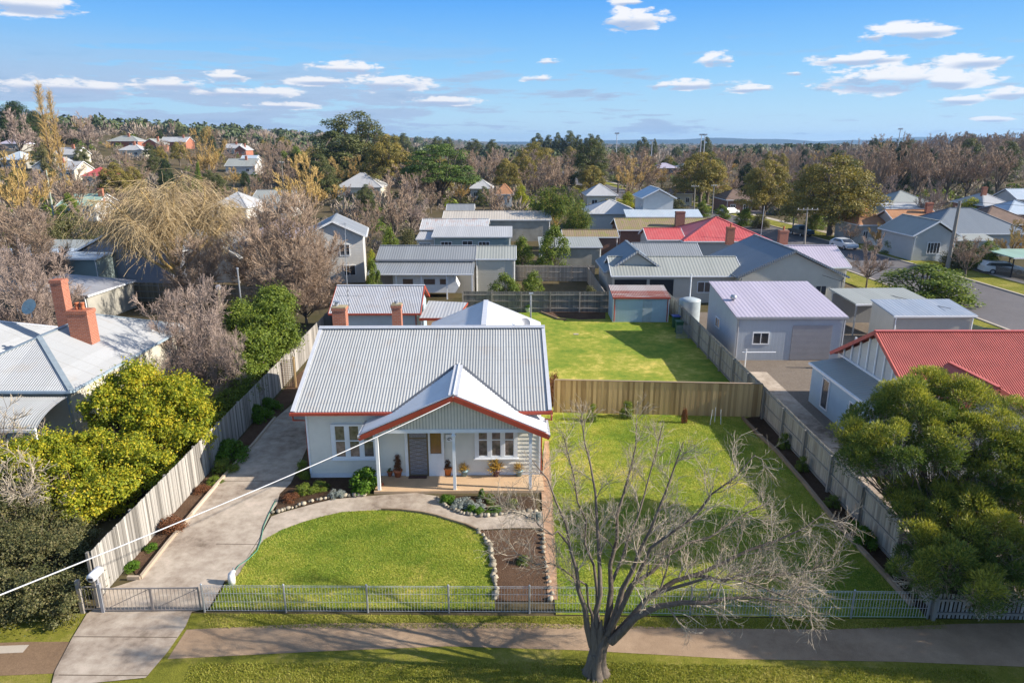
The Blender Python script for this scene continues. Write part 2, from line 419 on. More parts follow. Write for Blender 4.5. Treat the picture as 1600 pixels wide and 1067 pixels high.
m_conc = groundm('concrete', [(.37, (.19, .15, .115)), (.45, (.36, .295, .235)), (.55, (.50, .43, .35)), (.65, (.62, .54, .45))], .7, 45, .25, .85, ffac=.2, dist=.01)
m_concn = groundm('new_concrete', [(.3, (.40, .35, .28)), (.7, (.54, .48, .40))], .8, 45, .2, .85, ffac=.15, dist=.01)
m_porchf = groundm('porch_floor', [(.3, (.48, .33, .20)), (.7, (.64, .47, .30))], .8, 30, .1, .6, ffac=.1, dist=.01)
m_asph = groundm('asphalt', [(.3, (.13, .125, .13)), (.7, (.19, .18, .185))], .5, 12, .2, .9, ffac=.2, dist=.02)
m_dirt = groundm('bare_dirt', [(.3, (.20, .13, .08)), (.7, (.31, .21, .13))], .9, 20, .4)
def galvm(name, c, d, rust):
    m, t, p = M_new(name); v = coords(t); s = t.new('ShaderNodeSeparateXYZ'); t.l.new(v, s.inputs[0])
    sh = t.new('ShaderNodeTexWhiteNoise'); sh.noise_dimensions = '1D'; t.l.new(t.math('FLOOR', t.math('DIVIDE', s.outputs[0], .81)), sh.inputs['W'])
    st = t.noise(t.vmul(v, (3.5, .35, .35)), 1.6, 6, .65); bl = t.noise(v, .7, 5, .6); scr = t.math('FRACT', t.math('DIVIDE', s.outputs[1], .93))
    col = t.mix(t.math('MULTIPLY', sh.outputs[0], .5), c, tuple(x * .80 for x in c)); col = t.mix(t.math('MULTIPLY', t.sstep(st, .45, .72), .55), col, d)
    col = t.mix(t.math('MULTIPLY', t.sstep(bl, .56, .74), .35), col, rust); col = t.mix(t.math('MULTIPLY', t.sstep(scr, .045, .02), .30), col, (.22, .20, .18))
    t.l.new(col, p.inputs['Base Color']); p.inputs['Roughness'].default_value = .5; p.inputs['Metallic'].default_value = .15; p.inputs['Specular IOR Level'].default_value = .4
    return m
m_roofw = galvm('galvanised_roof', (.43, .445, .445), (.33, .33, .32), (.36, .31, .26))
m_roofcap = plain('ridge_capping', (.56, .58, .62), .45, .1, .06)
m_white = plain('white_paint', (.76, .78, .80), .45, 0, .05)
m_cream = plain('cream_paint', (.62, .58, .47), .5, 0, .06)
m_red = plain('oxide_red_paint', (.34, .062, .035), .45, 0, .12)
m_wb = plain('weatherboard_paint', (.73, .70, .61), .5, 0, .05, 2)
m_batten = plain('gable_batten_paint', (.74, .68, .57), .55, 0, .06); m_battenr = plain('gable_recess_shade', (.50, .46, .38), .6, 0, .08)  # recess colour darkened to stand in for shade between the battens
m_brick = brickm('chimney_brick', (.33, .10, .055), (.44, .15, .08))
m_brickd = brickm('brown_brick', (.17, .07, .045), (.25, .11, .07))
m_render = plain('lime_render', (.33, .28, .17), .9, 0, .25, 5, .3)
m_terra = plain('terracotta', (.45, .15, .07), .7, 0, .15, 5)
m_glass = plain('window_glass', (.045, .05, .06), .08, 0, .3, 1.0, 0, .8)
m_curtain = plain('lace_curtain_glass', (.15, .12, .105), .10, 0, .5, 5, 0, .9)
m_amber = plain('amber_glass', (.22, .11, .04), .15, 0, .2, 3, 0, .7)
m_dark = plain('dark_opening', (.025, .025, .03), .7)
m_mesh = plain('security_mesh', (.22, .22, .25), .5, .2, .3, 25)
m_pal = toned('grey_palings', (.16, .15, .135), (.44, .42, .385), .85, .4, (9, 9, .5), 3, .25)
m_palb = toned('warm_grey_palings', (.26, .23, .195), (.44, .40, .34), .85, .4, (9, 9, .5), 3)  # timber's own colour, a warmer and more even grey
m_palt = toned('new_treated_palings', (.31, .20, .09), (.60, .42, .21), .8, .4, (7, 7, .4), 3, .25)
m_post = toned('fence_timber', (.20, .185, .165), (.34, .31, .27), .85, .3)
m_galv = plain('galvanised_steel', (.45, .47, .50), .4, .6, .1)
m_steel = plain('grey_painted_steel', (.33, .34, .37), .5, .2, .1)
m_plastic = plain('white_plastic', (.75, .75, .76), .35)
m_hose = plain('green_hose', (.10, .28, .20), .4)
m_log = toned('sleeper_timber', (.20, .14, .09), (.36, .27, .19), .9, .5, (.6, 6, 6), 4)
m_rock = toned('garden_stone', (.20, .18, .14), (.42, .37, .28), .9, .6, (3, 3, 3), 3)
m_bark = toned('grey_bark', (.06, .047, .038), (.22, .18, .145), .95, 1.0, (9, 9, 1.6), 2.2, .85)
m_twig = toned('pale_twigs', (.21, .17, .125), (.52, .45, .35), .9, 0, (2, 2, 2), 2, .3)
m_browntwig = toned('brown_twigs', (.20, .14, .10), (.46, .345, .25), .9, 0, (2, 2, 2), 1, .35)
m_mauvetwig = toned('mauve_twigs', (.20, .15, .125), (.44, .345, .29), .9, 0, (2, 2, 2), .6, .35)
m_ochretwig = toned('ochre_twigs', (.32, .21, .07), (.60, .43, .17), .9, 0, (2, 2, 2), .6, .35)
m_willow = leafm('willow_fronds', (.34, .25, .13), (.62, .49, .29), .2)
m_gum = leafm('gum_leaves', (.065, .085, .025), (.25, .215, .055), .28, (.48, .35, .085))
m_gumd = leafm('dark_gum_leaves', (.04, .065, .022), (.115, .135, .045), .25, (.20, .19, .07))
m_conif = leafm('conifer_needles', (.012, .028, .012), (.035, .06, .018), .1, (.06, .10, .025))
m_cedar = leafm('cedar_needles', (.03, .065, .02), (.09, .15, .025), .15, (.17, .23, .04))
m_lime = leafm('yellow_green_leaves', (.09, .15, .015), (.32, .36, .025), .38, (.76, .57, .04))
m_green = leafm('green_leaves', (.05, .09, .015), (.14, .20, .025), .3, (.27, .31, .04))
m_hedge = leafm('hedge_leaves', (.045, .06, .025), (.12, .125, .045), .25, (.24, .20, .09))
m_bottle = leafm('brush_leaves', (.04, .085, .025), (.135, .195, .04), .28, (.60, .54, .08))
m_brt = leafm('bright_green_leaves', (.06, .14, .015), (.15, .27, .02), .35)
m_straw = leafm('straw_leaves', (.35, .20, .04), (.60, .42, .10), .3)
m_silver = leafm('silver_leaves', (.16, .19, .17), (.38, .42, .40), .15)
m_rust = leafm('rusty_leaves', (.12, .045, .02), (.25, .11, .05), .2)
m_grassb = leafm('grass_blades', (.11, .20, .025), (.31, .40, .05), .38, (.74, .66, .17))
m_grassv = leafm('verge_blades', (.13, .18, .02), (.29, .31, .04), .3, (.50, .42, .12))

# ---------------------------------------------------------------- ground, lawns, paths, road
def ground_sheet():
    xs = np.unique(np.r_[-9000, -6000, -4000, -2500, -1600, -1100, np.linspace(-800, 800, 161), 1100, 1600, 2500, 4000, 6000, 9000])
    ys = np.unique(np.r_[-200, -80, np.linspace(0, 800, 121), np.linspace(900, 2000, 12), 2600, 3500, 5000, 7500, 12000])
    v = np.array([(x, y, H(x, y)) for y in ys for x in xs]); nx = len(xs)
    q = np.array([(j * nx + i, j * nx + i + 1, (j + 1) * nx + i + 1, (j + 1) * nx + i) for j in range(len(ys) - 1) for i in range(nx - 1)])
    o = link('ground', np_mesh('ground', [(v, q, np.zeros(len(q)), m_ground, True)])); tag(o, kind='structure')
ground_sheet()
def sheet(name, pts, z, mat, th=None, kind='structure'):
    mb = MB()
    if th: mb.prism(pts, z - th, z)
    else: mb.face([(x, y, z) for x, y in pts])
    o = mb.build(name, mat); tag(o, kind=kind); return o
def polyc(pxs, z=0): return [G(a, b, z) for a, b in pxs]
X_L, X_R = -14.25, 14.2
block = [(-14.6, 19.3), (14.15, 18.95), (14.2, 61), (-14.9, 61)]
sheet('lawn', [(1.45, 19.15), (13.6, 18.95), (14.2, 36.0), (14.3, 60.9), (-3.5, 60.9), (-3.5, 44), (1.6, 43)], .03, m_lawn)
sheet('yard', [(-14.2, 41), (-3.4, 41), (-3.4, 60.9), (-14.8, 60.9)], .028, m_dirt)
sheet('verge', [(-12.0, 10.5), (30, 10.0), (30, 18.75), (-12.5, 19.25)], .016, m_verge)
sheet('roadside_grass', [(-40, 9.0), (-11.9, 10.0), (-13.4, 19.2), (-40, 19.6)], .014, m_verge)
sheet('footpath', polyc([(292, 984), (500, 974), (800, 973), (1100, 982), (1300, 984), (1500, 975), (1750, 972), (1800, 1048), (1600, 1042), (1400, 1034), (1150, 1030), (900, 1016), (700, 1010), (500, 1018), (262, 1030)]), .024, m_gravel)
sheet('dirt_path', polyc([(-200, 1012), (40, 1003), (112, 1003), (92, 1052), (0, 1056), (-200, 1062)]), .022, m_dirt)
sheet('path_slab', polyc([(-6, 1010), (46, 1008), (36, 1020), (-10, 1022)]), .030, m_concn)
drive_r = [(228, 1060), (262, 1020), (290, 980), (300, 957), (326, 952), (352, 908), (384, 875), (405, 842), (425, 800), (448, 768), (462, 741), (480, 700)]
drive_l = [(462, 628), (430, 655), (398, 694), (344, 754), (300, 806), (262, 852), (218, 906), (168, 922), (150, 952), (136, 960), (112, 1000), (86, 1050), (80, 1075)]
dr = [(x, y) for x, y in polyc(drive_r)] + [(-10.1, 31), (-10.2, 44), (-12.9, 44)] + polyc(drive_l)
sheet('driveway', dr, .046, m_conc)
# the newer slab by the street and the joints between slabs
jm = MB()
for a, b in (((115, 996), (277, 997)), ((338, 851), (404, 852)), ((345, 753), (460, 752)), ((92, 1056), (232, 1057))):
    (x0, y0), (x1, y1) = G(*a), G(*b); jm.obox((x0, y0, .0485), (x1, y1, .0485), .03, .006)
tag(jm.build('driveway_joint', plain('joint', (.12, .095, .07), .9)), kind='structure')
path_in = [(372, 900), (392, 868), (413, 844), (440, 829), (472, 817), (503, 808), (534, 801), (565, 799), (596, 798), (628, 799), (661, 803), (684, 808), (706, 815), (726, 821), (744, 829)]
path_out = [(800, 826), (850, 826), (852, 800), (800, 800), (760, 806), (722, 802), (694, 790), (684, 776), (650, 771), (600, 774), (560, 777), (520, 781), (494, 787), (472, 793), (440, 802), (424, 808), (404, 845), (386, 872), (352, 908)]
sheet('garden_path', polyc(path_in + path_out), .040, m_conc)
lawn_pts = [(328, 953)] + [(352, 915), (366, 902)] + path_in + [(757, 840), (764, 852), (770, 879), (772, 905), (773, 953)]
sheet('front_lawn', polyc(lawn_pts), .034, m_lawn)
sheet('garden_bed', polyc([(745, 830), (800, 828), (850, 828), (852, 870), (856, 940), (774, 940), (772, 905), (770, 879), (764, 852)]), .037, m_mulch)
sheet('porch_bed', polyc([(694, 790), (722, 802), (760, 806), (800, 800), (840, 798), (836, 777), (700, 776), (684, 777)]), .052, m_soil)
sheet('window_bed', [(-10.0, 28.8), (-10.3, 27.2)] + polyc([(430, 800), (472, 792), (520, 780), (570, 776)]) + [(-6.1, 28.8)], .049, m_soil)
sheet('fence_bed', polyc([(218, 906), (262, 852), (300, 806), (344, 754), (398, 694), (430, 655)]) + [(-12.9, 44), (-14.4, 44), (-14.2, 22)], .033, m_mulch)
sheet('side_bed', polyc([(1160, 655), (1210, 706), (1300, 812), (1355, 872), (1424, 948)]) + [(14.1, 19.3), (14.2, 36.3)], .042, m_soil)
sheet('brick_strip', polyc([(846, 770), (850, 700), (851, 690), (858, 690), (864, 790), (872, 938), (856, 938), (850, 850)]), .050, plain('strip_bricks', (.42, .26, .16), .85, 0, .3, 4, .3))
sheet('neighbour_yard', [(14.3, 20), (42, 20), (42, 61), (14.35, 61)], .020, groundm('yard_ground', [(.3, (.17, .14, .115)), (.7, (.27, .23, .19))], .3, 8, .3))
sheet('neighbour_path', [(15.2, 24), (17.0, 24), (17.3, 44), (15.0, 44)], .030, m_conc)
sheet('left_yard', [(-60, 22), (-14.5, 20), (-14.9, 62), (-60, 66)], .012, groundm('left_yard_ground', [(.3, (.07, .07, .03)), (.55, (.12, .10, .06)), (.7, (.17, .13, .09))], .4, 8, .5))
def ribbon(name, cl, w, z, mat, offs=0.0, th=None):
    L, Rr = [], []
    for i, (x, y) in enumerate(cl):
        a = Vector(cl[max(i - 1, 0)]); b = Vector(cl[min(i + 1, len(cl) - 1)]); d = (b - a).normalized(); n = Vector((d.y, -d.x))
        L.append((x + n.x * (offs - w / 2), y + n.y * (offs - w / 2))); Rr.append((x + n.x * (offs + w / 2), y + n.y * (offs + w / 2)))
    mb = MB()
    for i in range(len(cl) - 1):
        q = [L[i], Rr[i], Rr[i + 1], L[i + 1]]
        hs = [H(*p) for p in q]
        if th: mb.slab([(p[0], p[1], h + z) for p, h in zip(q, hs)], th)
        else: mb.face([(p[0], p[1], h + z) for p, h in zip(q, hs)])
    return tag(mb.build(name, mat), kind='structure')
road_cl = [(46.5, 20), (46.5, 60), (46.2, 80), (45, 100), (43.5, 120), (41.5, 145), (38, 170), (34, 200), (30, 240), (26, 300), (22, 380)]
ribbon('road', road_cl, 10.5, .05, m_asph)
ribbon('road_kerb', road_cl, .3, .16, m_concn, 5.45, .16)
ribbon('road_kerb', road_cl, .3, .16, m_concn, -5.45, .16)
ribbon('nature_strip', road_cl, 4.2, .09, m_verge, 7.7)
ribbon('nature_strip', road_cl, 3.6, .09, m_verge, -7.45)
ribbon('pavement', road_cl, 1.5, .11, m_concn, 10.6)
sheet('side_road', [(51.8, 150), (150, 156), (150, 165), (50, 160)], .055, m_asph)

def in_poly(P, poly):
    x, y = P[:, 0], P[:, 1]; ins = np.zeros(len(P), bool); n = len(poly)
    for i in range(n):
        (x1, y1), (x2, y2) = poly[i], poly[(i + 1) % n]
        c = ((y1 > y) != (y2 > y)) & (x < (x2 - x1) * (y - y1) / (y2 - y1 + 1e-12) + x1); ins ^= c
    return ins
def blades(name, poly, n, L, W, mat, z):
    a = np.array(poly); lo, hi = a.min(0), a.max(0); P = rng.uniform(lo, hi, (n, 2)); P = P[in_poly(P, poly)]
    # nearer grass gets more blades
    C = np.c_[P, np.full(len(P), z)]; D = np.c_[rng.normal(0, .6, (len(P), 2)), np.full(len(P), .8)]
    patch = .5 + .5 * np.sin(P[:, 0] * 1.3 + np.sin(P[:, 1] * 1.7) * 1.5) * np.sin(P[:, 1] * 1.1 + 1.3 * np.sin(P[:, 0] * .6))
    tone = np.clip(rng.random(len(P)) * .62 + patch * .40, 0, 1)
    v, q, t = spikes(C, D, rng.uniform(L * .5, L, len(P)), W, tone)
    tag(link(name, np_mesh(name, [(v, q, t, mat, False)])), name.replace('_', ' '), 'grass', kind='stuff')
fl = polyc(lawn_pts)
blades('front_lawn_grass', fl, 90000, .075, .016, m_grassb, .03)
blades('side_lawn_grass', [(1.5, 19.3), (13.3, 19.1), (13.1, 36), (2.0, 36.4)], 130000, .085, .02, m_grassb, .028)
blades('verge_grass_tufts', [(-9.8, 18.5), (14, 18.45), (14, 18.85), (-10.2, 19.2)], 16000, .09, .018, m_grassv, .014)
blades('verge_grass_tufts', [(-9.2, 14.0), (14, 14.0), (14, 16.7), (2, 17.0), (-9.6, 16.95)], 80000, .09, .018, m_grassv, .014)

# ---------------------------------------------------------------- the main house
HX, HY = -4.0, 28.8
hs = thing('weatherboard_cottage', 'pale weatherboard cottage with corrugated roof, red gutters and a gabled front porch', 'house', (HX, HY, 0), R(.9))
def L(x, y, z): return (x - HX, y - HY, z)
def lapboards(mb, x0, x1, y, z0, z1, pitch=.20, lap=.045, axis='x', sgn=-1):
    z = z0
    while z < z1 - 1e-3:
        zt = min(z + pitch, z1)
        o0, o1 = sgn * lap, 0
        if axis == 'x': pts = [(x0, y + o0, z), (x1, y + o0, z), (x1, y + o1, zt), (x0, y + o1, zt)]; und = [(x0, y, z), (x1, y, z), (x1, y + o0, z), (x0, y + o0, z)]
        else: pts = [(y + o0, x0, z), (y + o0, x1, z), (y + o1, x1, zt), (y + o1, x0, zt)]; und = [(y, x0, z), (y, x1, z), (y + o0, x1, z), (y + o0, x0, z)]
        mb.face(pts); mb.face(und); z = zt
w = MB()
XL, XRr, YF, YB = -9.34 - HX, 1.30 - HX, 0.0, 11.0
EZ, RZ = 3.49, 5.80; EY, RY = 28.30 - HY, 34.1 - HY
w.box(XL + .03, .03, 0, XRr - .03, YB, 3.52, .5)
w.slab([(XL + .03, .1, 3.5), (XL + .03, RY, 5.72), (XL + .03 + .1, RY, 5.72), (XL + .13, .1, 3.5)], .02)
for xx in (XL + .03, XRr - .13):
    w.v += [(xx, .1, 3.5), (xx + .1, .1, 3.5), (xx + .1, RY, 5.7), (xx, RY, 5.7), (xx, YB, 3.5), (xx + .1, YB, 3.5)]
    n = len(w.v) - 6; w.f += [(n, n + 3, n + 4), (n + 1, n + 5, n + 2)]; w.t += [.5, .5]
lapboards(w, XL, XRr, .02, .28, 3.4); lapboards(w, 0, YB, XL + .02, .28, 3.4, axis='y', sgn=-1); lapboards(w, 0, YB, XRr - .02, .28, 3.4, axis='y', sgn=1)
w.build('wall', m_wb, hs)
b = MB(); b.box(XL - .01, -.012, .0, XRr + .01, .02, .27); b.build('base_board', m_white, hs)
for xx in (XL - .02, XRr - .06): b = MB(); b.box(xx, -.035, .27, xx + .08, .03, 3.45); b.build('corner_board', m_white, hs)
# main roof
rf = MB(); x0, x1 = -9.82 - HX, 1.76 - HX
rf.corr([(x0, EY, EZ), (x1, EY, EZ), (x1, RY, RZ), (x0, RY, RZ)], (0, -1, -.398), .135, .0135, 6)
BY = 2 * RY - EY
rf.corr([(x0, RY, RZ), (x1, RY, RZ), (x1, BY, EZ), (x0, BY, EZ)], (0, 1, -.398), .135, .02, 4)
roof = rf.build('roof', m_roofw, hs, True)
u = MB(); u.slab([(x0, EY, EZ), (x1, EY, EZ), (x1, RY, RZ), (x0, RY, RZ)], .04); u.slab([(x0, RY, RZ), (x1, RY, RZ), (x1, BY, EZ), (x0, BY, EZ)], .04)
u.build('roof_lining', m_white, hs)
c = MB(); c.obox((x0 - .02, RY - .10, RZ + .045), (x1 + .02, RY - .10, RZ + .045), .26, .025); c.obox((x0 - .02, RY + .12, RZ + .045), (x1 + .02, RY + .12, RZ + .045), .26, .025)
c.tube([(x0 - .02, RY, RZ + .075), (x1 + .02, RY, RZ + .075)], .05, 8)
for xx in (x0 + .07, x1 - .07): c.obox((xx, EY - .02, EZ + .062), (xx, RY, RZ + .062), .17, .03); c.obox((xx, RY, RZ + .06), (xx, BY, EZ + .06), .17, .03)
c.build('ridge_cap', m_roofcap, roof)
for q0, q1 in (((x0 - .05, EY - .07, EZ - .05), (-5.25 - HX, EY - .07, EZ - .05)), ((.15 - HX, EY - .07, EZ - .05), (x1 + .05, EY - .07, EZ - .05)), ((x0 - .05, BY + .07, EZ - .05), (x1 + .05, BY + .07, EZ - .05))):
    g = MB(); g.obox(q0, q1, .13, .12); g.build('gutter', m_red, roof)
for xx in (x0 + .0, x1 - .0):
    g = MB(); g.obox((xx, EY, EZ - .07), (xx, RY, RZ - .07), .035, .19); g.obox((xx, RY, RZ - .07), (xx, BY, EZ - .07), .035, .19); g.build('barge_board', m_red, roof)
g = MB(); g.tube([(x0 + .05, EY + .02, EZ - .12), (x0 + .08, EY - .02, EZ - .35), (XL - .04, .1, EZ - .62), (XL - .06, .1, .1)], .045, 8); g.build('downpipe', m_red, hs, True)
g = MB(); g.tube([(x1 - .0, EY + .02, EZ - .12), (x1 - .0, EY - .02, EZ - .4), (XRr + .05, .1, EZ - .6), (XRr + .05, .1, .1)], .045, 8); g.build('downpipe', m_red, hs, True)
# porch roof
PX, PZ, PF, PK, SL = -2.52, 4.67, 27.1, 31.30, .44
pr = MB(); pu = MB()
for s in (-1, 1):
    def Q(dx, y): return L(PX + s * dx, y, PZ - SL * dx)
    A = [Q(0, PF), Q(0, PK), Q(2.70, 28.28), Q(2.70, PF)]; B = [Q(2.70, PF), Q(2.70, 28.78), Q(4.02, 28.78), Q(4.02, PF)]
    pr.corr(A, (s, 0, -SL), .135, .014, 6, .05); pr.corr(B, (s, 0, -SL), .135, .014, 6, .05)
    pu.slab([Q(0, PF), Q(0, 31.1), Q(2.70, 28.32), Q(2.70, PF)], .035); pu.slab([Q(2.70, PF), Q(2.7, 28.76), Q(4.02, 28.76), Q(4.02, PF)], .035)
proof = pr.build('porch_roof', plain('porch_sheeting', (.66, .68, .70), .5, .1, .06, .8), hs, True); pu.build('porch_roof_lining', m_white, hs)
g = MB()
for s in (-1, 1):
    g.obox(L(PX, PF - .03, PZ - .09), L(PX + s * 4.12, PF - .03, PZ - .09 - SL * 4.12), .04, .22)
g.build('barge_board', m_red, proof)
for s in (-1, 1):
    g = MB(); g.obox(L(PX + s * 4.09, PF - .05, PZ - SL * 4.09 - .02), L(PX + s * 4.09, 28.76, PZ - SL * 4.09 - .02), .12, .11); g.build('gutter', m_roofcap, proof)
g = MB()
g.obox(L(PX - .10, PF, PZ + .055), L(PX - .10, PK - .1, PZ + .055), .22, .03); g.obox(L(PX + .10, PF, PZ + .055), L(PX + .10, PK - .1, PZ + .055), .22, .03); g.tube([L(PX, PF, PZ + .09), L(PX, PK, PZ + .09)], .04, 8)
for s in (-1, 1):
    g.obox(L(PX, PF + .07, PZ + .075), L(PX + s * 4.02, PF + .07, PZ + .075 - SL * 4.02), .14, .03)
g.build('ridge_cap', m_roofcap, proof)
g = MB()
for s in (-1, 1): g.obox(L(PX + s * .08, PK - .03, PZ + .07), L(PX + s * 2.75, 28.25, PZ + .07 - SL * 2.75), .16, .02)
g.build('valley_flashing', plain('lead_flashing', (.10, .11, .13), .5), proof)
# gable infill of vertical battens, beam, posts
GY = 27.42
g = MB(); n = 52; xa, xb = PX - 3.55, PX + 3.55
for i in range(n):
    xm = xa + (xb - xa) * (i + .5) / n; top = PZ - SL * abs(xm - PX) - .06
    if top < 3.06: continue
    g.box(*L(xm - .045, GY - .022, 3.04), *L(xm + .045, GY - .002, top))
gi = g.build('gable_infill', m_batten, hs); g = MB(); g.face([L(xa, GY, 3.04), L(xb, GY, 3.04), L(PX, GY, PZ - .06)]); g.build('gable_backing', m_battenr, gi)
g = MB(); g.box(*L(-6.03, GY - .06, 2.88), *L(.90, GY + .06, 3.04)); g.box(*L(-6.03, GY + .06, 2.90), *L(-5.93, 28.77, 3.04)); g.box(*L(.8, GY + .06, 2.90), *L(.9, 28.77, 3.04)); g.build('porch_beam', m_white, hs)
for xm in (-5.93, -2.57, .79):
    g = MB(); g.box(*L(xm - .065, GY - .065, .10), *L(xm + .065, GY + .065, 2.88)); g.box(*L(xm - .10, GY - .10, 2.72), *L(xm + .10, GY + .10, 2.78)); g.build('porch_post', m_white, hs)
g = MB(); g.box(*L(-6.15, 27.28, 0), *L(1.42, 28.77, .13)); g.build('porch_floor', m_porchf, hs)
def sashes(mb, pane, x0, x1, z0, z1, y, n, gap=.12, fr=.09, side=-1):
    """a window of n double-hung sashes in a white frame, on a wall facing -y"""
    mb.box(x0, y - .05, z0 - .05, x1, y + .0, z0 + .03); mb.box(x0, y - .05, z1 - .07, x1, y, z1 + .02)
    wd = (x1 - x0 - gap) / n
    for i in range(n + 1):
        xc = x0 + gap / 2 + wd * i; mb.box(xc - gap / 2, y - .045, z0 + .03, xc + gap / 2, y, z1 - .07)
    for i in range(n):
        a = x0 + gap + wd * i; bb = a + wd - gap; zm = z0 + (z1 - z0) * .52
        mb.box(a, y - .035, zm - .025, bb, y - .004, zm + .025)
        for q in (a, bb - .03): mb.box(q, y - .032, z0 + .03, q + .03, y - .003, z1 - .07)
        mb.box(a, y - .03, z0 + .03, bb, y - .003, z0 + .08)
        pane.box(a + .01, y - .016, z0 + .04, bb - .01, y - .006, z1 - .08)
for (xa, xb) in ((-8.25, -6.15), (-1.72, .26)):
    f = MB(); pn = MB(); sashes(f, pn, xa - HX, xb - HX, 1.06, 2.72, -.05, 3, .17); f2 = f.build('window', m_white, hs); pn.build('pane', m_curtain, f2)
    si = MB(); si.box(xa - HX - .05, -.15, .96, xb - HX + .05, -.0, 1.008); si.build('sill', m_white, f2)
f = MB(); f.box(-4.92 - HX, -.05, .13, -4.78 - HX, 0, 2.5); f.box(-3.84 - HX, -.05, .13, -3.76 - HX, 0, 2.44); f.box(-3.24 - HX, -.05, .13, -3.12 - HX, 0, 2.5); f.box(-4.78 - HX, -.05, 2.44, -3.24 - HX, 0, 2.56)
f.box(-3.76 - HX, -.04, .13, -3.24 - HX, -.01, 1.25); door = f.build('door', m_white, hs, loc=(0, -.045, 0))
f = MB(); f.box(-4.77 - HX, -.03, .14, -3.85 - HX, -.015, 2.43)
f.build('screen_door', m_mesh, door)
f = MB(); f.box(-4.77 - HX, -.04, .14, -4.70 - HX, -.031, 2.43); f.box(-3.92 - HX, -.04, .14, -3.85 - HX, -.031, 2.43); f.box(-4.7 - HX, -.04, 2.0, -3.92 - HX, -.031, 2.06); f.box(-4.7 - HX, -.04, .14, -3.92 - HX, -.031, .22)
for k in range(9):
    f.obox((-4.70 - HX, -.036, .25 + k * .2), (-3.92 - HX, -.036, .45 + k * .2 - .02), .008, .012); f.obox((-4.70 - HX, -.033, .43 + k * .2), (-3.92 - HX, -.033, .25 + k * .2), .008, .012)
f.build('screen_frame', plain('brown_aluminium', (.16, .12, .07), .4), door)
f = MB(); f.box(-3.74 - HX, -.03, 1.27, -3.26 - HX, -.012, 2.42); f.build('side_light', m_amber, door)
f = MB(); f.box(-3.02 - HX, -.05, 1.85, -2.72 - HX, -.022, 2.2, .4); f.build('house_plaque', m_white, hs, loc=(0, -.04, 0))
f = MB(); f.tube([(-3.0 - HX + .02 + .26 * k / 8, -.056, 1.95 + .10 * math.sin(k / 8 * math.pi)) for k in range(9)], .012, 5); f.box(-2.93 - HX, -.058, 1.93, -2.85 - HX, -.05, 1.97); f.build('plaque_emblem', m_dark, hs, loc=(0, -.04, 0))
# rear wing with its roof, rear chimneys, pipes
w = MB(); w.box(-4.7 - HX, YB - .1, 0, 1.9 - HX - .35, 14.2, 3.5); w.build('rear_wall', m_wb, hs)
rr = MB(); wx, wz, wa, wb_ = -1.46, 5.05, 34.5 - HY, 43.4 - HY
for s in (-1, 1):
    rr.corr([(wx - HX, wa + 2.6, wz), (wx - HX, wb_, wz), (wx - HX + s * 3.55, wb_, wz - 1.5), (wx - HX + s * 3.55, wa + 5.6, wz - 1.5)], (s, 0, -.42), .135, .014, 4, .05)
rw = rr.build('rear_roof', plain('rear_sheeting', (.66, .68, .70), .5, .1, .06, .8), hs, True)
g = MB(); g.obox((wx - HX, wa + 2.6, wz + .09), (wx - HX, wb_, wz + .09), .3, .04)
for s in (-1, 1): g.obox((wx - HX, wb_, wz + .04), (wx - HX + s * 3.55, wb_, wz - 1.46), .12, .1)
g.build('ridge_cap', m_roofcap, rw)
def chimney(parent, x, y, z0, z1, wx_, wy_, mat, cap=m_render, pots=1, potm=m_terra, name='chimney'):
    mb = MB(); mb.box(x - wx_ / 2, y - wy_ / 2, z0, x + wx_ / 2, y + wy_ / 2, z1 - .18); mb.box(x - wx_ / 2 - .04, y - wy_ / 2 - .04, z1 - .18, x + wx_ / 2 + .04, y + wy_ / 2 + .04, z1 - .04); ch = mb.build(name, mat, parent)
    c_ = MB(); c_.slab([(x - wx_ / 2 - .02, y - wy_ / 2 - .02, z1 + .02), (x + wx_ / 2 + .02, y - wy_ / 2 - .02, z1 + .02), (x + wx_ / 2 + .02, y + wy_ / 2 + .02, z1 + .02), (x - wx_ / 2 - .02, y + wy_ / 2 + .02, z1 + .02)], .058); c_.build('chimney_cap', cap, ch)
    for k in range(pots):
        xx = x + (k - (pots - 1) / 2) * .32
        p_ = MB(); p_.lathe([(.10, 0), (.125, .08), (.10, .12), (.11, .34), (.13, .36), (.13, .40), (.05, .41)], xx, y, 10, z1 + .02); p_.build('chimney_pot', potm, ch, True)
    return ch
chimney(hs, -9.25 - HX, 36.2 - HY, 4.4, 6.45, .72, .6, m_brick, pots=0)
chimney(hs, -6.15 - HX, 36.2 - HY, 4.4, 6.58, .50, .5, m_brick, pots=0)
g = MB()
g.tube([(-9.4 - HX, 36.2 - HY, 6.45), (-9.4 - HX, 36.2 - HY, 6.7)], .09, 8); g.obox((-9.55 - HX, 36.2 - HY, 6.74), (-9.2 - HX, 36.2 - HY, 6.70), .28, .04); g.tube([(-6.15 - HX, 36.2 - HY, 6.6), (-6.15 - HX, 36.2 - HY, 6.74)], .1, 8)
g.build('chimney_cowl', m_galv, hs)
g = MB(); x, y = AT(835, 508, 45.0).x - HX, 16.2; g.tube([(x, y, 0), (x, y, AT(835, 458, 45).z)], .055, 8); g.tube([(x - .12, y, AT(835, 458, 45).z - .05), (x + .16, y, AT(835, 458, 45).z - .05)], .07, 8); g.build('vent_pipe', m_galv, hs)
f = MB(); f.box(-3.5 - HX, 11.1, 0, 1.9 - HX, 11.2, .1); f.build('back_step', m_conc, hs)
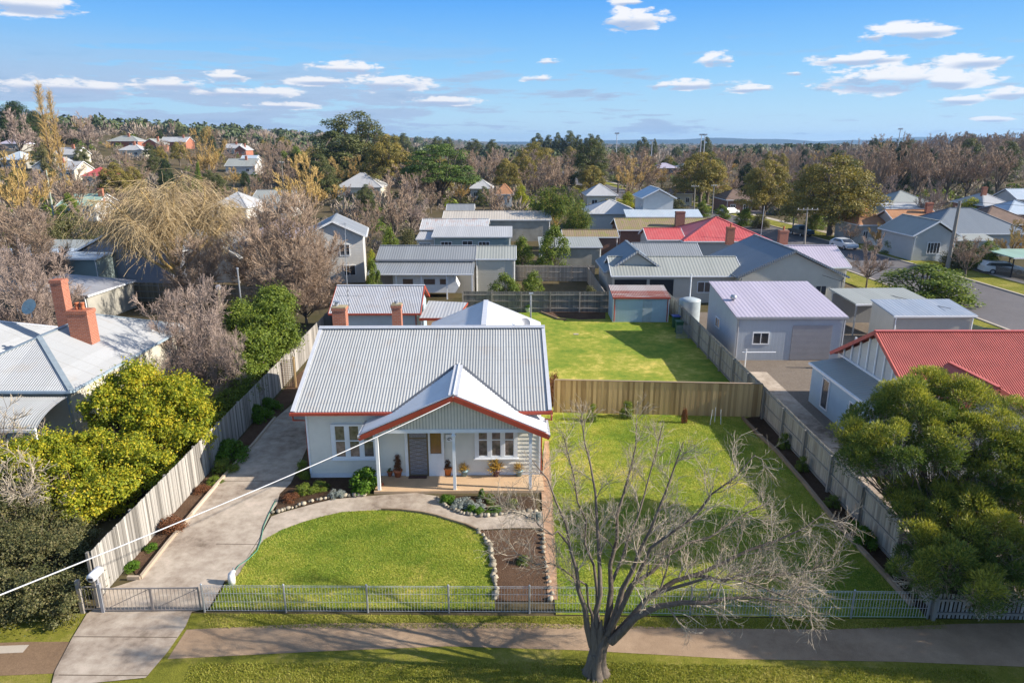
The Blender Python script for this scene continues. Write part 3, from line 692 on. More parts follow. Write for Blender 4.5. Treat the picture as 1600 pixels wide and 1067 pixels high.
# satellite dish on the rear roof
d = thing('satellite_dish', 'small grey satellite dish on the pale rear roof of the cottage', 'satellite dish', (AT(820, 505, 40).x, 40.0, 4.05))
def dish(d, r, az, m=m_steel):
    mb = MB(); n = len(mb.v); rings = 5; k = 16
    a = Vector((math.sin(az) * .85, -math.cos(az) * .85, .52)).normalized(); u = a.cross(Vector((0, 0, 1))).normalized(); v = u.cross(a)
    for i in range(rings + 1):
        rr_ = r * i / rings
        for j in range(k): mb.v.append(tuple(Vector((0, 0, r * 1.3)) + u * rr_ * math.cos(2 * math.pi * j / k) + v * rr_ * math.sin(2 * math.pi * j / k) + a * (.25 * rr_ ** 2 / r)))
    for i in range(rings):
        for j in range(k): mb.f.append((i * k + j, i * k + (j + 1) % k, (i + 1) * k + (j + 1) % k, (i + 1) * k + j)); mb.t.append(.5)
    mb.build('reflector', m, d, True)
    mb = MB(); mb.tube([(0, 0, 0), (0, 0, r * 1.2)], .025, 6); mb.tube([tuple(Vector((0, 0, r * .8))), tuple(Vector((0, 0, r * 1.3)) + a * r * 1.1)], .015, 5); mb.build('bracket', m_galv, d)
dish(d, .33, .3)

# ---------------------------------------------------------------- fences round the block
def paling_fence(name, label, p0, p1, h, mat, pmat, rail_side, bw=.115, rails=(.35, 1.0, 1.6), post_gap=2.7, jit=.02, post_side=None, cap=False, group=None, lap=True, posth=None, cat='fence', base=0):
    p0 = Vector((p0[0], p0[1], 0)); p1 = Vector((p1[0], p1[1], 0)); D = p1 - p0; Ln = D.length
    o = thing(name, label, cat, (p0.x, p0.y, H(p0.x, p0.y)), math.atan2(D.y, D.x), group)
    mb = MB(); x = 0; k = 0
    while x < Ln:
        hh = h + random.uniform(-jit, jit); off = .012 * (k % 2) if lap else 0; th = .014; s = -rail_side
        mb.box(x, s * off - th / 2, base + .02, min(x + bw - (.0 if lap else .05), Ln), s * off + th / 2, base + hh); x += bw * (.86 if lap else 1.0); k += 1
    mb.build('palings', mat, o)
    for z in rails:
        r_ = MB(); r_.box(0, rail_side * .02, base + z, Ln, rail_side * .07, base + z + .08); r_.build('rail', pmat, o)
    n = max(1, round(Ln / post_gap))
    for i in range(n + 1):
        xx = Ln * i / n; ps = rail_side
        r_ = MB(); r_.box(xx - .06, ps * .072, 0, xx + .06, ps * .16, base + (posth or h - .05)); r_.build('post', pmat, o)
    if cap:
        r_ = MB(); r_.box(0, -.06, base + h + .012, Ln, .08, base + h + .045); r_.build('capping', pmat, o)
    return o
paling_fence('paling_fence', 'long weathered grey paling fence beside the concrete driveway', (-14.12, 20.0), (-14.95, 56), 1.87, m_pal, m_post, 1)
paling_fence('paling_fence', 'tall grey paling fence with posts and rails along the right of the lawn', (14.15, 21.8), (14.25, 60.9), 1.85, m_palb, m_post, 1, rails=(.12, .85, 1.65))
paling_fence('paling_fence', 'golden brown new paling fence across the lawn between front and back yard', (2.45, 36.75), (14.05, 36.05), 2.0, m_palt, m_log, 1, bw=.17, jit=.006, rails=(.4, 1.0, 1.6), cap=True)
paling_fence('paling_fence', 'dark paling fence along the far end of the back lawn', (-4.5, 61.1), (14.2, 60.95), 1.95, toned('dark_palings', (.13, .125, .115), (.24, .225, .20), .9, .3, (9, 9, .5)), m_post, -1)
paling_fence('paling_fence', 'low grey paling fence stepping down beside the brush bush', (13.95, 19.2), (14.13, 21.7), 1.15, m_palb, m_post, 1, rails=(.2, .8), post_gap=2.4)
# right neighbour's picket front
paling_fence('picket_fence', 'grey picket fence under the brush bush at the lower right', (13.75, 19.0), (24, 18.7), .95, toned('grey_pickets', (.20, .185, .17), (.38, .35, .31), .9, .3), m_post, -1, bw=.135, lap=False, rails=(.2, .7), post_gap=3)
# front wire fence
ff = thing('wire_fence', 'low white wire fence with steel posts along the front of the lawn', 'fence', (0, 0, 0))
FP = [(320, 955.5), (447, 956), (575, 956.5), (701.5, 957), (827, 957.5), (952, 958.5), (1078, 961), (1203, 963), (1329, 965), (1448, 966)]
fpts = [G(*p) for p in FP]
m_wire = plain('white_wire', (.62, .63, .64), .4, .2)
for i, (x, y) in enumerate(fpts):
    p = MB(); p.tube([(x, y, 0), (x, y, 1.06), (x, y, 1.09)], [.036, .036, .02], 8); p.build('post', m_galv, ff)
for (a, b) in zip(fpts, fpts[1:]):
    A = Vector((*a, 0)); B = Vector((*b, 0)); n = 26; mb = MB()
    for k in range(1, n):
        q = A.lerp(B, k / n); mb.obox((q.x, q.y, .05), (q.x, q.y, 1.0), .0085, .0085)
    for z in (.06, .40, .72, .97): mb.obox((A.x, A.y, z), (B.x, B.y, z), .0085, .0085)
    # looped top
    mb.obox((A.x, A.y + .03, 1.0), (B.x, B.y + .03, 1.0), .01, .01); mb.build('wire_panel', m_wire, ff)
m_gate = plain('gate_steel', (.30, .27, .25), .5, .3, .1)
gx0, gy0 = G(163, 957); gx1, gy1 = G(317, 955.5)
gt = thing('driveway_gate', 'pair of low grey steel bar gates closed across the driveway', 'gate')
mid = ((gx0 + gx1) / 2, (gy0 + gy1) / 2)
for (a, b) in (((gx0 + .04, gy0), (mid[0] - .02, mid[1])), ((mid[0] + .02, mid[1]), (gx1 - .06, gy1))):
    mb = MB(); A = Vector((*a, 0)); B = Vector((*b, 0))
    for z in (.10, .93): mb.obox((A.x, A.y, z), (B.x, B.y, z), .035, .035)
    for q in (A, B): mb.obox((q.x, q.y, .08), (q.x, q.y, .95), .04, .04)
    for k in range(1, 12):
        q = A.lerp(B, k / 12); mb.obox((q.x, q.y, .1), (q.x, q.y, .93), .014, .014)
    mb.obox((A.x, A.y + .01, .12), (B.x, B.y + .01, .9), .012, .02); mb.build('gate_leaf', m_gate, gt)
p = MB(); p.box(gx0 - .06, gy0 - .05, 0, gx0 + .04, gy0 + .05, 1.12); p.build('gate_post', m_steel, gt)
en = thing('side_gate', 'narrow bar panel and timber posts beside the mailbox at the end of the paling fence', 'gate', (gx0, gy0, 0))
p = MB(); p.box(-.75, -.06, 0, -.63, .06, 1.25); p.build('post', m_post, en)
p = MB(); p.box(-.40, .25, 0, -.30, .33, 1.2); p.build('post', m_post, en)
p = MB(); p.obox((-.63, 0, .15), (-.06, 0, .15), .03, .03); p.obox((-.63, 0, 1.0), (-.06, 0, 1.0), .03, .03)
for k in range(1, 5): p.obox((-.63 + k * .115, 0, .15), (-.63 + k * .115, 0, 1.0), .014, .014)
p.build('bar_panel', m_gate, en)
mbx = thing('mailbox', 'white rounded mailbox on a post by the driveway gate', 'mailbox', (gx0 - .12, gy0 + .12, 0))
p = MB(); p.box(-.04, -.04, 0, .04, .04, 1.25); p.build('post', m_steel, mbx)
p = MB(); p.tube([(-.02, -.26, 1.40), (-.02, -.24, 1.40), (-.02, .24, 1.40), (-.02, .26, 1.40)], [.10, .15, .15, .10], 14); p.build('box', m_plastic, mbx, True)
p = MB(); p.box(-.10, -.28, 1.33, .06, -.262, 1.42); p.box(-.06, -.2, 1.2, .02, .2, 1.26); p.build('slot', m_dark, mbx)
# hose and its white cover
tp = thing('tap_cover', 'white plastic cover standing where the driveway meets the front lawn', 'tap cover', (*G(363, 913), 0))
p = MB(); p.tube([(0, 0, .03), (0, 0, .30), (0, .02, .42), (.06, .03, .50), (.14, .03, .52)], [.12, .13, .11, .07, .05], 12); p.build('cover', m_plastic, tp, True)
p = MB(); p.tube([(.05, .12, 0), (.05, .12, .6)], .03, 6); p.build('post', m_steel, tp)
hp = [(368, 893), (374, 885), (388, 876), (402, 862), (408, 846), (412, 825), (420, 806), (428, 790), (432, 783)]
p = MB(); p.tube([(*G(a, b), .07) for a, b in hp], .016, 6); tag(p.build('garden_hose', m_hose, None, True), 'pale green hose running along the driveway edge to the front path', 'hose')
# overhead service cable
cb = MB(); e = Vector((-2.62, 27.02, 4.45)); s_ = AT(-140, 985, 9.0); pts = []
for k in range(25):
    t = k / 24; q = s_.lerp(e, t); q.z -= 4 * .16 * t * (1 - t); pts.append(q)
cb.tube(pts, .0145, 6); tag(cb.build('power_cable', plain('cable_grey', (.52, .53, .55), .6), None, True), 'thick white overhead cable running down to the peak of the porch gable', 'cable')
# ---------------------------------------------------------------- buildings: a general builder
def window(parent, wx, wy, z, w, h, face, mull=1, fm=None, pm=None, name='window'):
    """face: 'S' looks to -y, 'N' +y, 'W' -x, 'E' +x; wx, wy = centre on the wall"""
    fm = fm or m_white; pm = pm or m_glass; f = MB(); p = MB()
    def bx(mb, u0, v0, d0, u1, v1, d1):
        if face == 'S': mb.box(wx + u0, wy - d1, z + v0, wx + u1, wy - d0, z + v1)
        elif face == 'N': mb.box(wx + u0, wy + d0, z + v0, wx + u1, wy + d1, z + v1)
        elif face == 'W': mb.box(wx - d1, wy + u0, z + v0, wx - d0, wy + u1, z + v1)
        else: mb.box(wx + d0, wy + u0, z + v0, wx + d1, wy + u1, z + v1)
    a = w / 2; t = .07
    bx(f, -a, 0, .003, -a + t, h, .06); bx(f, a - t, 0, .003, a, h, .06); bx(f, -a + t, 0, .003, a - t, t, .06); bx(f, -a + t, h - t, .003, a - t, h, .06)
    for k in range(1, mull + 1): bx(f, -a + w * k / (mull + 1) - .025, t, .003, -a + w * k / (mull + 1) + .025, h - t, .05)
    bx(p, -a + t, t, .004, a - t, h - t, .018)
    o = f.build(name, fm, parent); p.build('pane', pm, o); return o
def beam(name, mat, parent, p0, p1, w, h):
    mb = MB(); mb.obox(p0, p1, w, h); return mb.build(name, mat, parent)
def roof_planes(kind, x0, y0, x1, y1, z, rise, axis):
    """list of (polygon, down) for a roof over the rectangle at height z"""
    xm, ym = (x0 + x1) / 2, (y0 + y1) / 2; zr = z + rise
    if kind == 'gable' and axis == 'x':
        return [([(x0, y0, z), (x1, y0, z), (x1, ym, zr), (x0, ym, zr)], (0, -1)), ([(x1, y1, z), (x0, y1, z), (x0, ym, zr), (x1, ym, zr)], (0, 1))]
    if kind == 'gable':
        return [([(x0, y1, z), (x0, y0, z), (xm, y0, zr), (xm, y1, zr)], (-1, 0)), ([(x1, y0, z), (x1, y1, z), (xm, y1, zr), (xm, y0, zr)], (1, 0))]
    if kind == 'skillion':
        d = {'S': 0, 'N': 1}.get(axis)
        if axis == 'S': return [([(x0, y0, z), (x1, y0, z), (x1, y1, zr), (x0, y1, zr)], (0, -1))]
        if axis == 'N': return [([(x0, y0, zr), (x1, y0, zr), (x1, y1, z), (x0, y1, z)], (0, 1))]
        if axis == 'W': return [([(x0, y0, z), (x1, y0, zr), (x1, y1, zr), (x0, y1, z)], (-1, 0))]
        return [([(x0, y0, zr), (x1, y0, z), (x1, y1, z), (x0, y1, zr)], (1, 0))]
    if axis == 'x':
        h = min((y1 - y0) / 2, (x1 - x0) / 2 - .05); a, b = x0 + h, x1 - h
        return [([(x0, y0, z), (x1, y0, z), (b, ym, zr), (a, ym, zr)], (0, -1)), ([(x1, y1, z), (x0, y1, z), (a, ym, zr), (b, ym, zr)], (0, 1)),
                ([(x0, y1, z), (x0, y0, z), (a, ym, zr)], (-1, 0)), ([(x1, y0, z), (x1, y1, z), (b, ym, zr)], (1, 0))]
    h = min((x1 - x0) / 2, (y1 - y0) / 2 - .05); a, b = y0 + h, y1 - h
    return [([(x0, y1, z), (x0, y0, z), (xm, a, zr), (xm, b, zr)], (-1, 0)), ([(x1, y0, z), (x1, y1, z), (xm, b, zr), (xm, a, zr)], (1, 0)),
            ([(x0, y0, z), (x1, y0, z), (xm, a, zr)], (0, -1)), ([(x1, y1, z), (x0, y1, z), (xm, b, zr)], (0, 1))]
def block_(parent, x0, y0, x1, y1, h, kind, axis, rise, wm, rm, oh=.35, corr=None, capm=None, gm=None, z0=0, name='wall', rname='roof', th=.10, cap=True, walls=True, gablem=None):
    """walls and a roof over one rectangle, in the house's own coordinates"""
    if walls:
        w = MB(); w.box(x0, y0, z0 - 1.5 * (z0 == 0), x1, y1, h, .5)
        if kind == 'gable':
            if axis == 'x':
                ym = (y0 + y1) / 2
                for xx in (x0, x1 - .1): w.prism([(0, 0)] * 3, 0, 0) if False else None
                for xx, s in ((x0, -1), (x1, 1)):
                    a, b, c = (xx, y0, h), (xx, y1, h), (xx, ym, h + rise * (y1 - y0) / (y1 - y0 + 2 * oh)); w.face([a, b, c])
            else:
                xm = (x0 + x1) / 2
                for yy in (y0, y1):
                    a, b, c = (x0, yy, h), (x1, yy, h), (xm, yy, h + rise * (x1 - x0) / (x1 - x0 + 2 * oh)); w.face([a, b, c])
        if kind == 'skillion':
            k = rise
            if axis == 'S': w.face([(x0, y0, h), (x0, y1, h), (x0, y1, h + k * .9)]); w.face([(x1, y0, h), (x1, y1, h), (x1, y1, h + k * .9)]); w.face([(x0, y1, h), (x1, y1, h), (x1, y1, h + k * .9), (x0, y1, h + k * .9)])
            if axis == 'W': w.face([(x0, y0, h), (x1, y0, h), (x1, y0, h + k * .9)]); w.face([(x0, y1, h), (x1, y1, h), (x1, y1, h + k * .9)])
            if axis == 'E': w.face([(x0, y0, h), (x1, y0, h), (x0, y0, h + k * .9)]); w.face([(x0, y1, h), (x1, y1, h), (x0, y1, h + k * .9)]); w.face([(x0, y0, h), (x0, y1, h), (x0, y1, h + k * .9), (x0, y0, h + k * .9)])
            if axis == 'N': w.face([(x0, y0, h), (x0, y1, h), (x0, y0, h + k * .9)]); w.face([(x1, y0, h), (x1, y1, h), (x1, y0, h + k * .9)]); w.face([(x0, y0, h), (x1, y0, h), (x1, y0, h + k * .9), (x0, y0, h + k * .9)])
        w.build(name, wm, parent)
        if x1 - x0 > 4 and z0 == 0 and h < 4:
            for xx in ((x0 + .12, x1 - .12) if name == 'wall' else (x1 - .12,)): g = MB(); g.tube([(xx, y0 - oh * .9, h - .05), (xx, y0 - .06, h - .35), (xx, y0 - .06, .1)], .045, 6); g.build('downpipe', gm or capm or m_white, parent)
    P = roof_planes(kind, x0 - oh, y0 - oh, x1 + oh, y1 + oh, h, rise, axis)
    r = MB()
    if corr:
        for poly, d in P: r.corr(poly, (d[0], d[1], -.4), corr, corr * .14, 6, .04)
        ro = r.build(rname, rm, parent, True); l = MB()
        for poly, d in P: l.slab(poly, th * .5)
        l.build('roof_lining', gm or m_white, parent)
    else:
        for poly, d in P: r.slab([(p[0], p[1], p[2] + th) for p in poly], th)
        ro = r.build(rname, rm, parent)
    # ridge and hip capping, gutters
    if cap and kind != 'skillion':
        top = max(p[2] for q, d in P for p in q); c = MB(); done = set(); off = (.06 if corr else th + .02)
        for poly, d in P:
            for i in range(len(poly)):
                a, b = poly[i], poly[(i + 1) % len(poly)]; key = tuple(sorted((a, b)))
                if key in done: continue
                if max(a[2], b[2]) > top - 1e-6 and (kind == 'hip' or min(a[2], b[2]) > top - 1e-6):
                    done.add(key); c.obox((a[0], a[1], a[2] + off), (b[0], b[1], b[2] + off), .26, .05)
        if c.v: c.build('ridge_cap', capm or rm, ro)
    for poly, d in P:
        lo = min(p[2] for p in poly); a, b = [p for p in poly if p[2] < lo + 1e-6][:2]; dz = -.02 + (0 if corr else .03)
        beam('gutter', gm or capm or m_white, ro, (a[0] + d[0] * .05, a[1] + d[1] * .05, a[2] + dz), (b[0] + d[0] * .05, b[1] + d[1] * .05, b[2] + dz), .12, .13)
    if kind == 'gable':
        off = (-.04 if corr else .02)
        if axis == 'x':
            for xx in (x0 - oh, x1 + oh):
                for yy in (y0 - oh, y1 + oh): beam('barge_board', gm or capm or m_white, ro, (xx, yy, h + off), (xx, (y0 + y1) / 2, h + rise + off), .05, .2)
        else:
            for yy in (y0 - oh, y1 + oh):
                for xx in (x0 - oh, x1 + oh): beam('barge_board', gm or capm or m_white, ro, (xx, yy, h + off), ((x0 + x1) / 2, yy, h + rise + off), .05, .2)
    return ro
m_lilac = roofm('lilac_sheet_roof', (.44, .40, .49), .30, .4, (.45, .42, .46), .35)
m_greyr = roofm('grey_sheet_roof', (.24, .26, .28), .25, .5, (.25, .26, .28), .3)
m_slate = roofm('slate_grey_roof', (.17, .20, .235), .2, .5, (.2, .22, .25), .3)
m_ggrey = roofm('green_grey_roof', (.31, .33, .31), .3, .55, (.33, .34, .33), .5)
m_whiter = roofm('pale_sheet_roof', (.43, .44, .45), .25, .5, (.38, .37, .36), .5)
m_rustr = roofm('rusty_sheet_roof', (.33, .12, .09), .076 * 2, .7, (.42, .22, .17), .4, stripes=(.52, .50, .48))
m_redr = plain('red_sheet', (.52, .13, .10), .5, 0, .12, 1.2, 0, .35)
m_redfar = roofm('red_metal_roof', (.50, .09, .09), .35, .5, (.58, .22, .20), .35)
m_moss = roofm('mossy_roof', (.27, .20, .13), .3, .8, (.20, .22, .03), .95)
m_blueroof = roofm('blue_white_roof', (.42, .50, .58), .25, .45, (.6, .62, .65), .4)
m_tilo = tilem('orange_tiles', (.48, .24, .12), (.30, .15, .08))
m_tilb = tilem('brown_tiles', (.22, .15, .115), (.14, .10, .08))
m_gwall = boardm('grey_sheet_wall', (.35, .36, .37), .3, 0, .6, .4)
m_bwall = boardm('pale_blue_sheet_wall', (.40, .53, .62), .25, 0, .6, .4)
m_beigew = boardm('beige_sheet_wall', (.52, .49, .43), .25, 0, .6, .4)
m_tealw = boardm('blue_green_wall', (.30, .38, .37), .2, 2, .6, .3)
m_cwall = boardm('cream_weatherboard', (.60, .57, .48), .18, 2, .5, .4)
m_wwall = boardm('white_weatherboard', (.60, .60, .58), .18, 2, .5, .4)
m_gwb = boardm('grey_weatherboard', (.46, .48, .48), .18, 2, .5, .4)
m_fibro = plain('cement_sheet', (.33, .32, .28), .8, 0, .2, .7)
HB = m_dark
# 1 -- shed with rusty roof
t = thing('garden_shed', 'pale blue garden shed with a rusty red roof at the end of the back lawn', 'shed', (8.72, 57.4, 0), R(-.5))
block_(t, 0, 0, 4.8, 2.9, 2.2, 'skillion', 'S', .45, m_bwall, m_rustr, .08, .14, gm=m_red)
f = MB(); f.box(2.55, -.04, .05, 3.35, -.003, 1.95); d_ = f.build('door', plain('shed_door', (.34, .42, .47), .6), t); f = MB(); f.box(2.62, -.07, 1.0, 2.68, -.041, 1.12); f.build('handle', m_galv, d_)
f = MB(); f.box(-.02, -.03, 0, .08, -.002, 2.2); f.build('corner_board', m_white, t)
f = MB(); f.box(4.72, -.03, 0, 4.82, -.002, 2.2); f.build('corner_board', m_white, t)
# 2 -- garage behind the cottage
t = thing('garage', 'corrugated gabled garage with red barge boards just behind the cottage', 'garage', (-13.6, 50.4, 0), R(.5))
block_(t, 0, 0, 6.4, 5.8, 2.55, 'gable', 'x', 1.5, m_bwall, roofm('garage_roof', (.40, .42, .46), 0, .45, (.30, .24, .20), .45), .28, .13, gm=m_red, capm=m_roofcap)
t2 = thing('carport', 'flat white carport roof with red fascia attached beside the corrugated garage', 'carport', (-6.9, 49.2, 0))
f = MB(); f.slab([(0, 0, 2.45), (2.7, 0, 2.45), (3.3, 4.6, 2.6), (.1, 5.2, 2.6)], .06); r_ = f.build('roof', m_whiter, t2)
f = MB(); f.obox((0, -.03, 2.38), (2.74, -.03, 2.38), .04, .2); f.obox((2.74, 0, 2.38), (3.34, 4.6, 2.52), .04, .16); f.build('fascia', m_red, r_)
for (a, b) in ((.1, .1), (2.6, .1), (3.1, 4.4)): f = MB(); f.box(a, b, 0, a + .09, b + .09, 2.4); f.build('post', m_white, t2)
# TV mast
p = AT(545, 482, 50.6); q = AT(539, 348, 50.6)
t = thing('tv_antenna', 'tall thin television mast rising above the garage roof', 'antenna', (p.x, 50.6, 0))
f = MB(); f.tube([(0, 0, 2.4), (0, 0, 5.5), (q.x - p.x, 0, q.z)], [.035, .03, .02], 6); mast = f.build('mast', m_galv, t)
for zz, w_ in ((q.z - .1, .25), (AT(545, 462, 50.6).z, .95), (6.9, .3)):
    f = MB(); f.tube([(-w_, 0, zz), (w_ * 1.1, .0, zz)], .014, 5)
    for k in range(7): x_ = -w_ + k * w_ / 3; f.tube([(x_, -.2, zz), (x_, .2, zz)], .008, 4); f.tube([(x_, 0, zz - .12), (x_, 0, zz + .12)], .008, 4)
    f.build('antenna_array', m_galv, mast)
# 3 -- grey shed pair beyond the back fence
t = thing('long_shed', 'long slate-grey shed with a lower lean-to roof in front', 'shed', (-14.1, 66.3, 0))
block_(t, .3, 3.3, 10.2, 8.6, 3.4, 'gable', 'x', 1.0, m_beigew, m_greyr, .15, gm=m_steel)
block_(t, 0, 0, 10.2, 3.25, 2.55, 'skillion', 'S', .55, m_beigew, m_greyr, .12, name='lean_to_wall', rname='lean_to_roof', walls=False)
for a in (0, 2.6, 5.1, 7.6, 10.1): f = MB(); f.box(a, .05, 0, a + .12, .17, 2.5); f.build('post', m_white, t)
f = MB(); f.box(.1, 3.05, 0, 10.1, 3.15, 2.6); f.build('inner_wall', m_beigew, t)
cv = thing('caravan', 'white caravan parked under the slate-grey lean-to', 'caravan', (-11.9, 67.2, 0))
f = MB(); pr_ = [(0, .5), (6.2, .5), (6.6, 1.1), (6.0, 2.35), (5.4, 2.5), (.5, 2.5), (0, 2.2)]; n = len(pr_)
f.v += [(x, 0, z) for x, z in pr_] + [(x, 1.6, z) for x, z in pr_]; f.f += [tuple(range(n)), tuple(range(n, 2 * n))[::-1]] + [(i, (i + 1) % n, n + (i + 1) % n, n + i) for i in range(n)]; f.t += [.5] * (n + 2); f.build('body', m_white, cv)
for a, w_ in ((1.0, 1.0), (3.1, 1.1), (4.7, .6)): f = MB(); f.box(a, -.02, 1.35, a + w_, -.002, 1.9); f.build('window', m_glass, cv)
f = MB(); f.tube([(3.2, -.03, .33), (3.2, .12, .33)], .33, 14); f.build('wheel', m_dark, cv)
t = thing('cream_shed', 'tall cream shed with a pale roof joined to the right end of the slate-grey shed', 'shed', (-3.75, 66.6, 0))
block_(t, 0, 3.2, 4.1, 8.4, 3.45, 'gable', 'x', .9, m_cwall, m_ggrey, .1)
# 4 -- blue-green bungalow
t = thing('bungalow', 'blue-green long bungalow with a low ribbed roof behind the slate-grey shed', 'house', (-10.4, 90.5, 0))
block_(t, 0, 0, 10.2, 5, 3.0, 'skillion', 'S', .7, m_tealw, m_whiter, .25)
for a, w_ in ((1.7, 1.5), (6.7, 1.5)): window(t, a, 0, 1.0, w_, 1.4, 'S', 2)
window(t, 4.5, 0, 1.9, 1.4, .6, 'S', 1)
block_(t, -2.3, .5, -.05, 4.5, 2.6, 'skillion', 'S', .4, m_wwall, m_whiter, .1, name='annexe_wall', rname='annexe_roof'); window(t, -1.2, .5, .4, 1.6, 1.7, 'S', 2)
t = thing('tin_shed', 'long pale tin-roofed shed with a rust patch behind the blue-green bungalow', 'shed', (-12.9, 97.2, 0)); block_(t, 0, 0, 9.4, 7, 3.1, 'gable', 'x', 1.1, m_fibro, roofm('patched_tin', (.50, .52, .54), .3, .5, (.40, .18, .10), .5), .15)
t = thing('long_hall', 'long low shed with a cream roof behind the tin-roofed shed', 'shed', (-10.8, 108, 0)); block_(t, 0, 0, 16.8, 7, 3.3, 'gable', 'x', 1.0, m_fibro, roofm('cream_sheet', (.50, .46, .40), .4, .5, (.4, .36, .32), .4), .15)
t = thing('pale_shed', 'small pale shed half hidden by fuzzy green trees behind the cream shed', 'shed', (3.5, 84, 0)); block_(t, 0, 0, 7.5, 5, 2.6, 'skillion', 'S', .5, m_fibro, m_ggrey, .15)
t = thing('dark_roof_shed', 'low brown-roofed shed left of the mossy roof', 'shed', (7.0, 93, 0)); block_(t, 0, 0, 7.4, 4, 2.6, 'gable', 'x', .7, m_brickd, m_moss, .15)
# 5 -- grey verandah house complex on the right
t = thing('grey_roofed_house', 'cream house with wide slate-grey gables and a long ribbed verandah roof behind the lilac shed', 'house', (0, 0, 0))
block_(t, 21.5, 63.6, 31.3, 74.3, 2.8, 'gable', 'y', 2.45, m_cwall, m_slate, .35, gm=m_slate)
block_(t, 29.0, 69.0, 34.2, 76.5, 2.75, 'gable', 'x', 1.6, m_cwall, m_lilac, .3, name='side_wing_wall', rname='side_wing_roof')
block_(t, 9.8, 64.9, 22.0, 70.6, 2.65, 'gable', 'x', 1.35, m_beigew, m_ggrey, .3, name='rear_wing_wall', rname='rear_wing_roof')
block_(t, 9.4, 66.3, 15.0, 73.0, 2.7, 'gable', 'y', 2.1, m_beigew, m_slate, .3, name='gable_wing_wall', rname='gable_wing_roof', gm=m_whiter)
block_(t, 13.6, 73.2, 20.3, 79, 2.9, 'gable', 'x', 1.25, m_wwall, m_greyr, .3, name='back_wing_wall', rname='back_wing_roof')
f = MB(); f.box(9.9, 64.86, .3, 13.0, 64.895, 2.3); f.build('verandah_shade_panel', m_dark, t)  # flat dark panels stand in for the shade under the verandah
f = MB(); f.box(13.3, 64.86, .3, 15.6, 64.895, 2.3); f.build('verandah_shade_panel', m_dark, t)
window(t, 18.6, 64.9, 1.0, 1.4, 1.1, 'S', 1)
window(t, 26.2, 63.6, .9, 1.8, 1.2, 'S', 2, m_cream); window(t, 29.3, 63.6, 1.0, 1.1, 1.0, 'S', 1, m_cream); window(t, 23.2, 63.6, 1.0, 1.1, 1.0, 'S', 1, m_cream)
for (px, py0, py1, Y, w_) in ((1224.5, 360, 384, 76.0, .95), (1142, 355, 386, 80.0, .85)):
    a = AT(px, py0, Y); chimney(t, a.x, Y, 3.5, a.z, w_, .7, m_brick, m_brick, 1)
# 6 -- mossy roof and red roof houses
t = thing('mossy_roof_house', 'brick house under a faded pink roof patched with yellow-green moss', 'house', (15.4, 98.5, 0))
block_(t, 0, 0, 14.5, 7, 2.9, 'gable', 'x', 1.25, m_brickd, m_moss, .35); chimney(t, AT(1063.5, 331, 99).x - 15.4, .7, 2.8, AT(1063.5, 331, 99).z, 1.3, .8, m_brickd, m_brickd, 0)
t = thing('red_roof_house', 'house with a bright red hipped metal roof beyond the slate-grey gables', 'house', (21.9, 86.2, 0))
block_(t, 0, 0, 10.4, 10.6, 3.0, 'hip', 'x', 2.4, m_gwb, m_redfar, .4)
block_(t, -4.4, 1.2, -.03, 7, 3.0, 'gable', 'x', 1.1, m_gwb, m_redfar, .3, name='wing_wall', rname='wing_roof')
f = MB(); f.tube([(9.9 - .6, -.2, 2.5), (9.4, -.2, 7.4)], .04, 6); f.build('flue', m_galv, t)
# 7 -- blue and white house
t = thing('blue_roof_house', 'white house with an upstairs gable and pale blue roof behind the mossy roof', 'house', (0, 0, 0))
block_(t, 22.0, 116.2, 27.0, 124, 6.0, 'gable', 'y', 1.5, m_wwall, m_blueroof, .4)
block_(t, 13.5, 120, 21.97, 131, 3.1, 'hip', 'x', 1.9, m_wwall, m_whiter, .4, name='side_wall', rname='side_roof')
block_(t, 19.0, 113.5, 31.0, 117.0 - .9, 3.2, 'skillion', 'S', .9, m_wwall, m_blueroof, .3, name='front_wall', rname='front_roof')
window(t, 22.0, 118.2, 4.3, 1.0, .9, 'W', 0)
# 8 -- lilac shed, tank, side walls
t = thing('lilac_shed', 'big blue-walled shed with a wide lilac roof just over the right paling fence', 'shed', (15.85, 46.6, 0), R(.3))
block_(t, 0, 0, 7.7, 7.0, 3.15, 'skillion', 'S', 1.1, boardm('shed_blue', (.46, .51, .56), .25, 0, .6, .4), m_lilac, .1, gm=m_steel)
f = MB(); f.box(4.0, -.05, .05, 6.8, -.003, 2.6); f.build('roller_door', boardm('roller', (.40, .40, .42), .09, 2, .5, .6), t)
f = MB(); a = AT(1146, 472, 49.6); f.lathe([(.08, 0), (.1, .15), (.22, .2), (.25, .32), (.2, .46), (.05, .5)], a.x - 15.85, 3.0, 12, 3.66); f.build('roof_vent', m_galv, t, True); window(t, 1.8, 0, 1.2, 1.2, .9, 'S', 1); window(t, 0, 4.2, 1.3, 1.1, .8, 'W', 1)
t = thing('water_tank', 'pale round water tank tucked between the grey house and lilac shed', 'tank', (15.1, 56.6, 0))
f = MB(); prof = []
for k in range(24): prof.append((.88 + .018 * (k % 2), .05 + k * .115))
prof += [(.9, 2.82), (.5, 3.0), (.02, 3.08)]; prof = [(r_, z_ * .78) for r_, z_ in prof]; f.lathe(prof, 0, 0, 24); f.build('tank_wall', plain('tank_grey', (.36, .42, .45), .5), t, True)
f = MB(); f.tube([(.1, .5, 2.0), (.1, .5, 4.3)], .055, 8); f.build('inlet_pipe', m_white, t)
t = thing('clothes_post', 'white T-shaped clothes line post beside the lilac shed', 'clothes line', (15.0, 41.8, 0))
f = MB(); f.tube([(0, 0, 0), (0, 0, 2.3)], .04, 8); f.build('post', m_white, t); f = MB(); f.tube([(-.25, 0, 2.1), (1.9, 0, 2.1)], .035, 6); f.build('cross_arm', m_white, t)
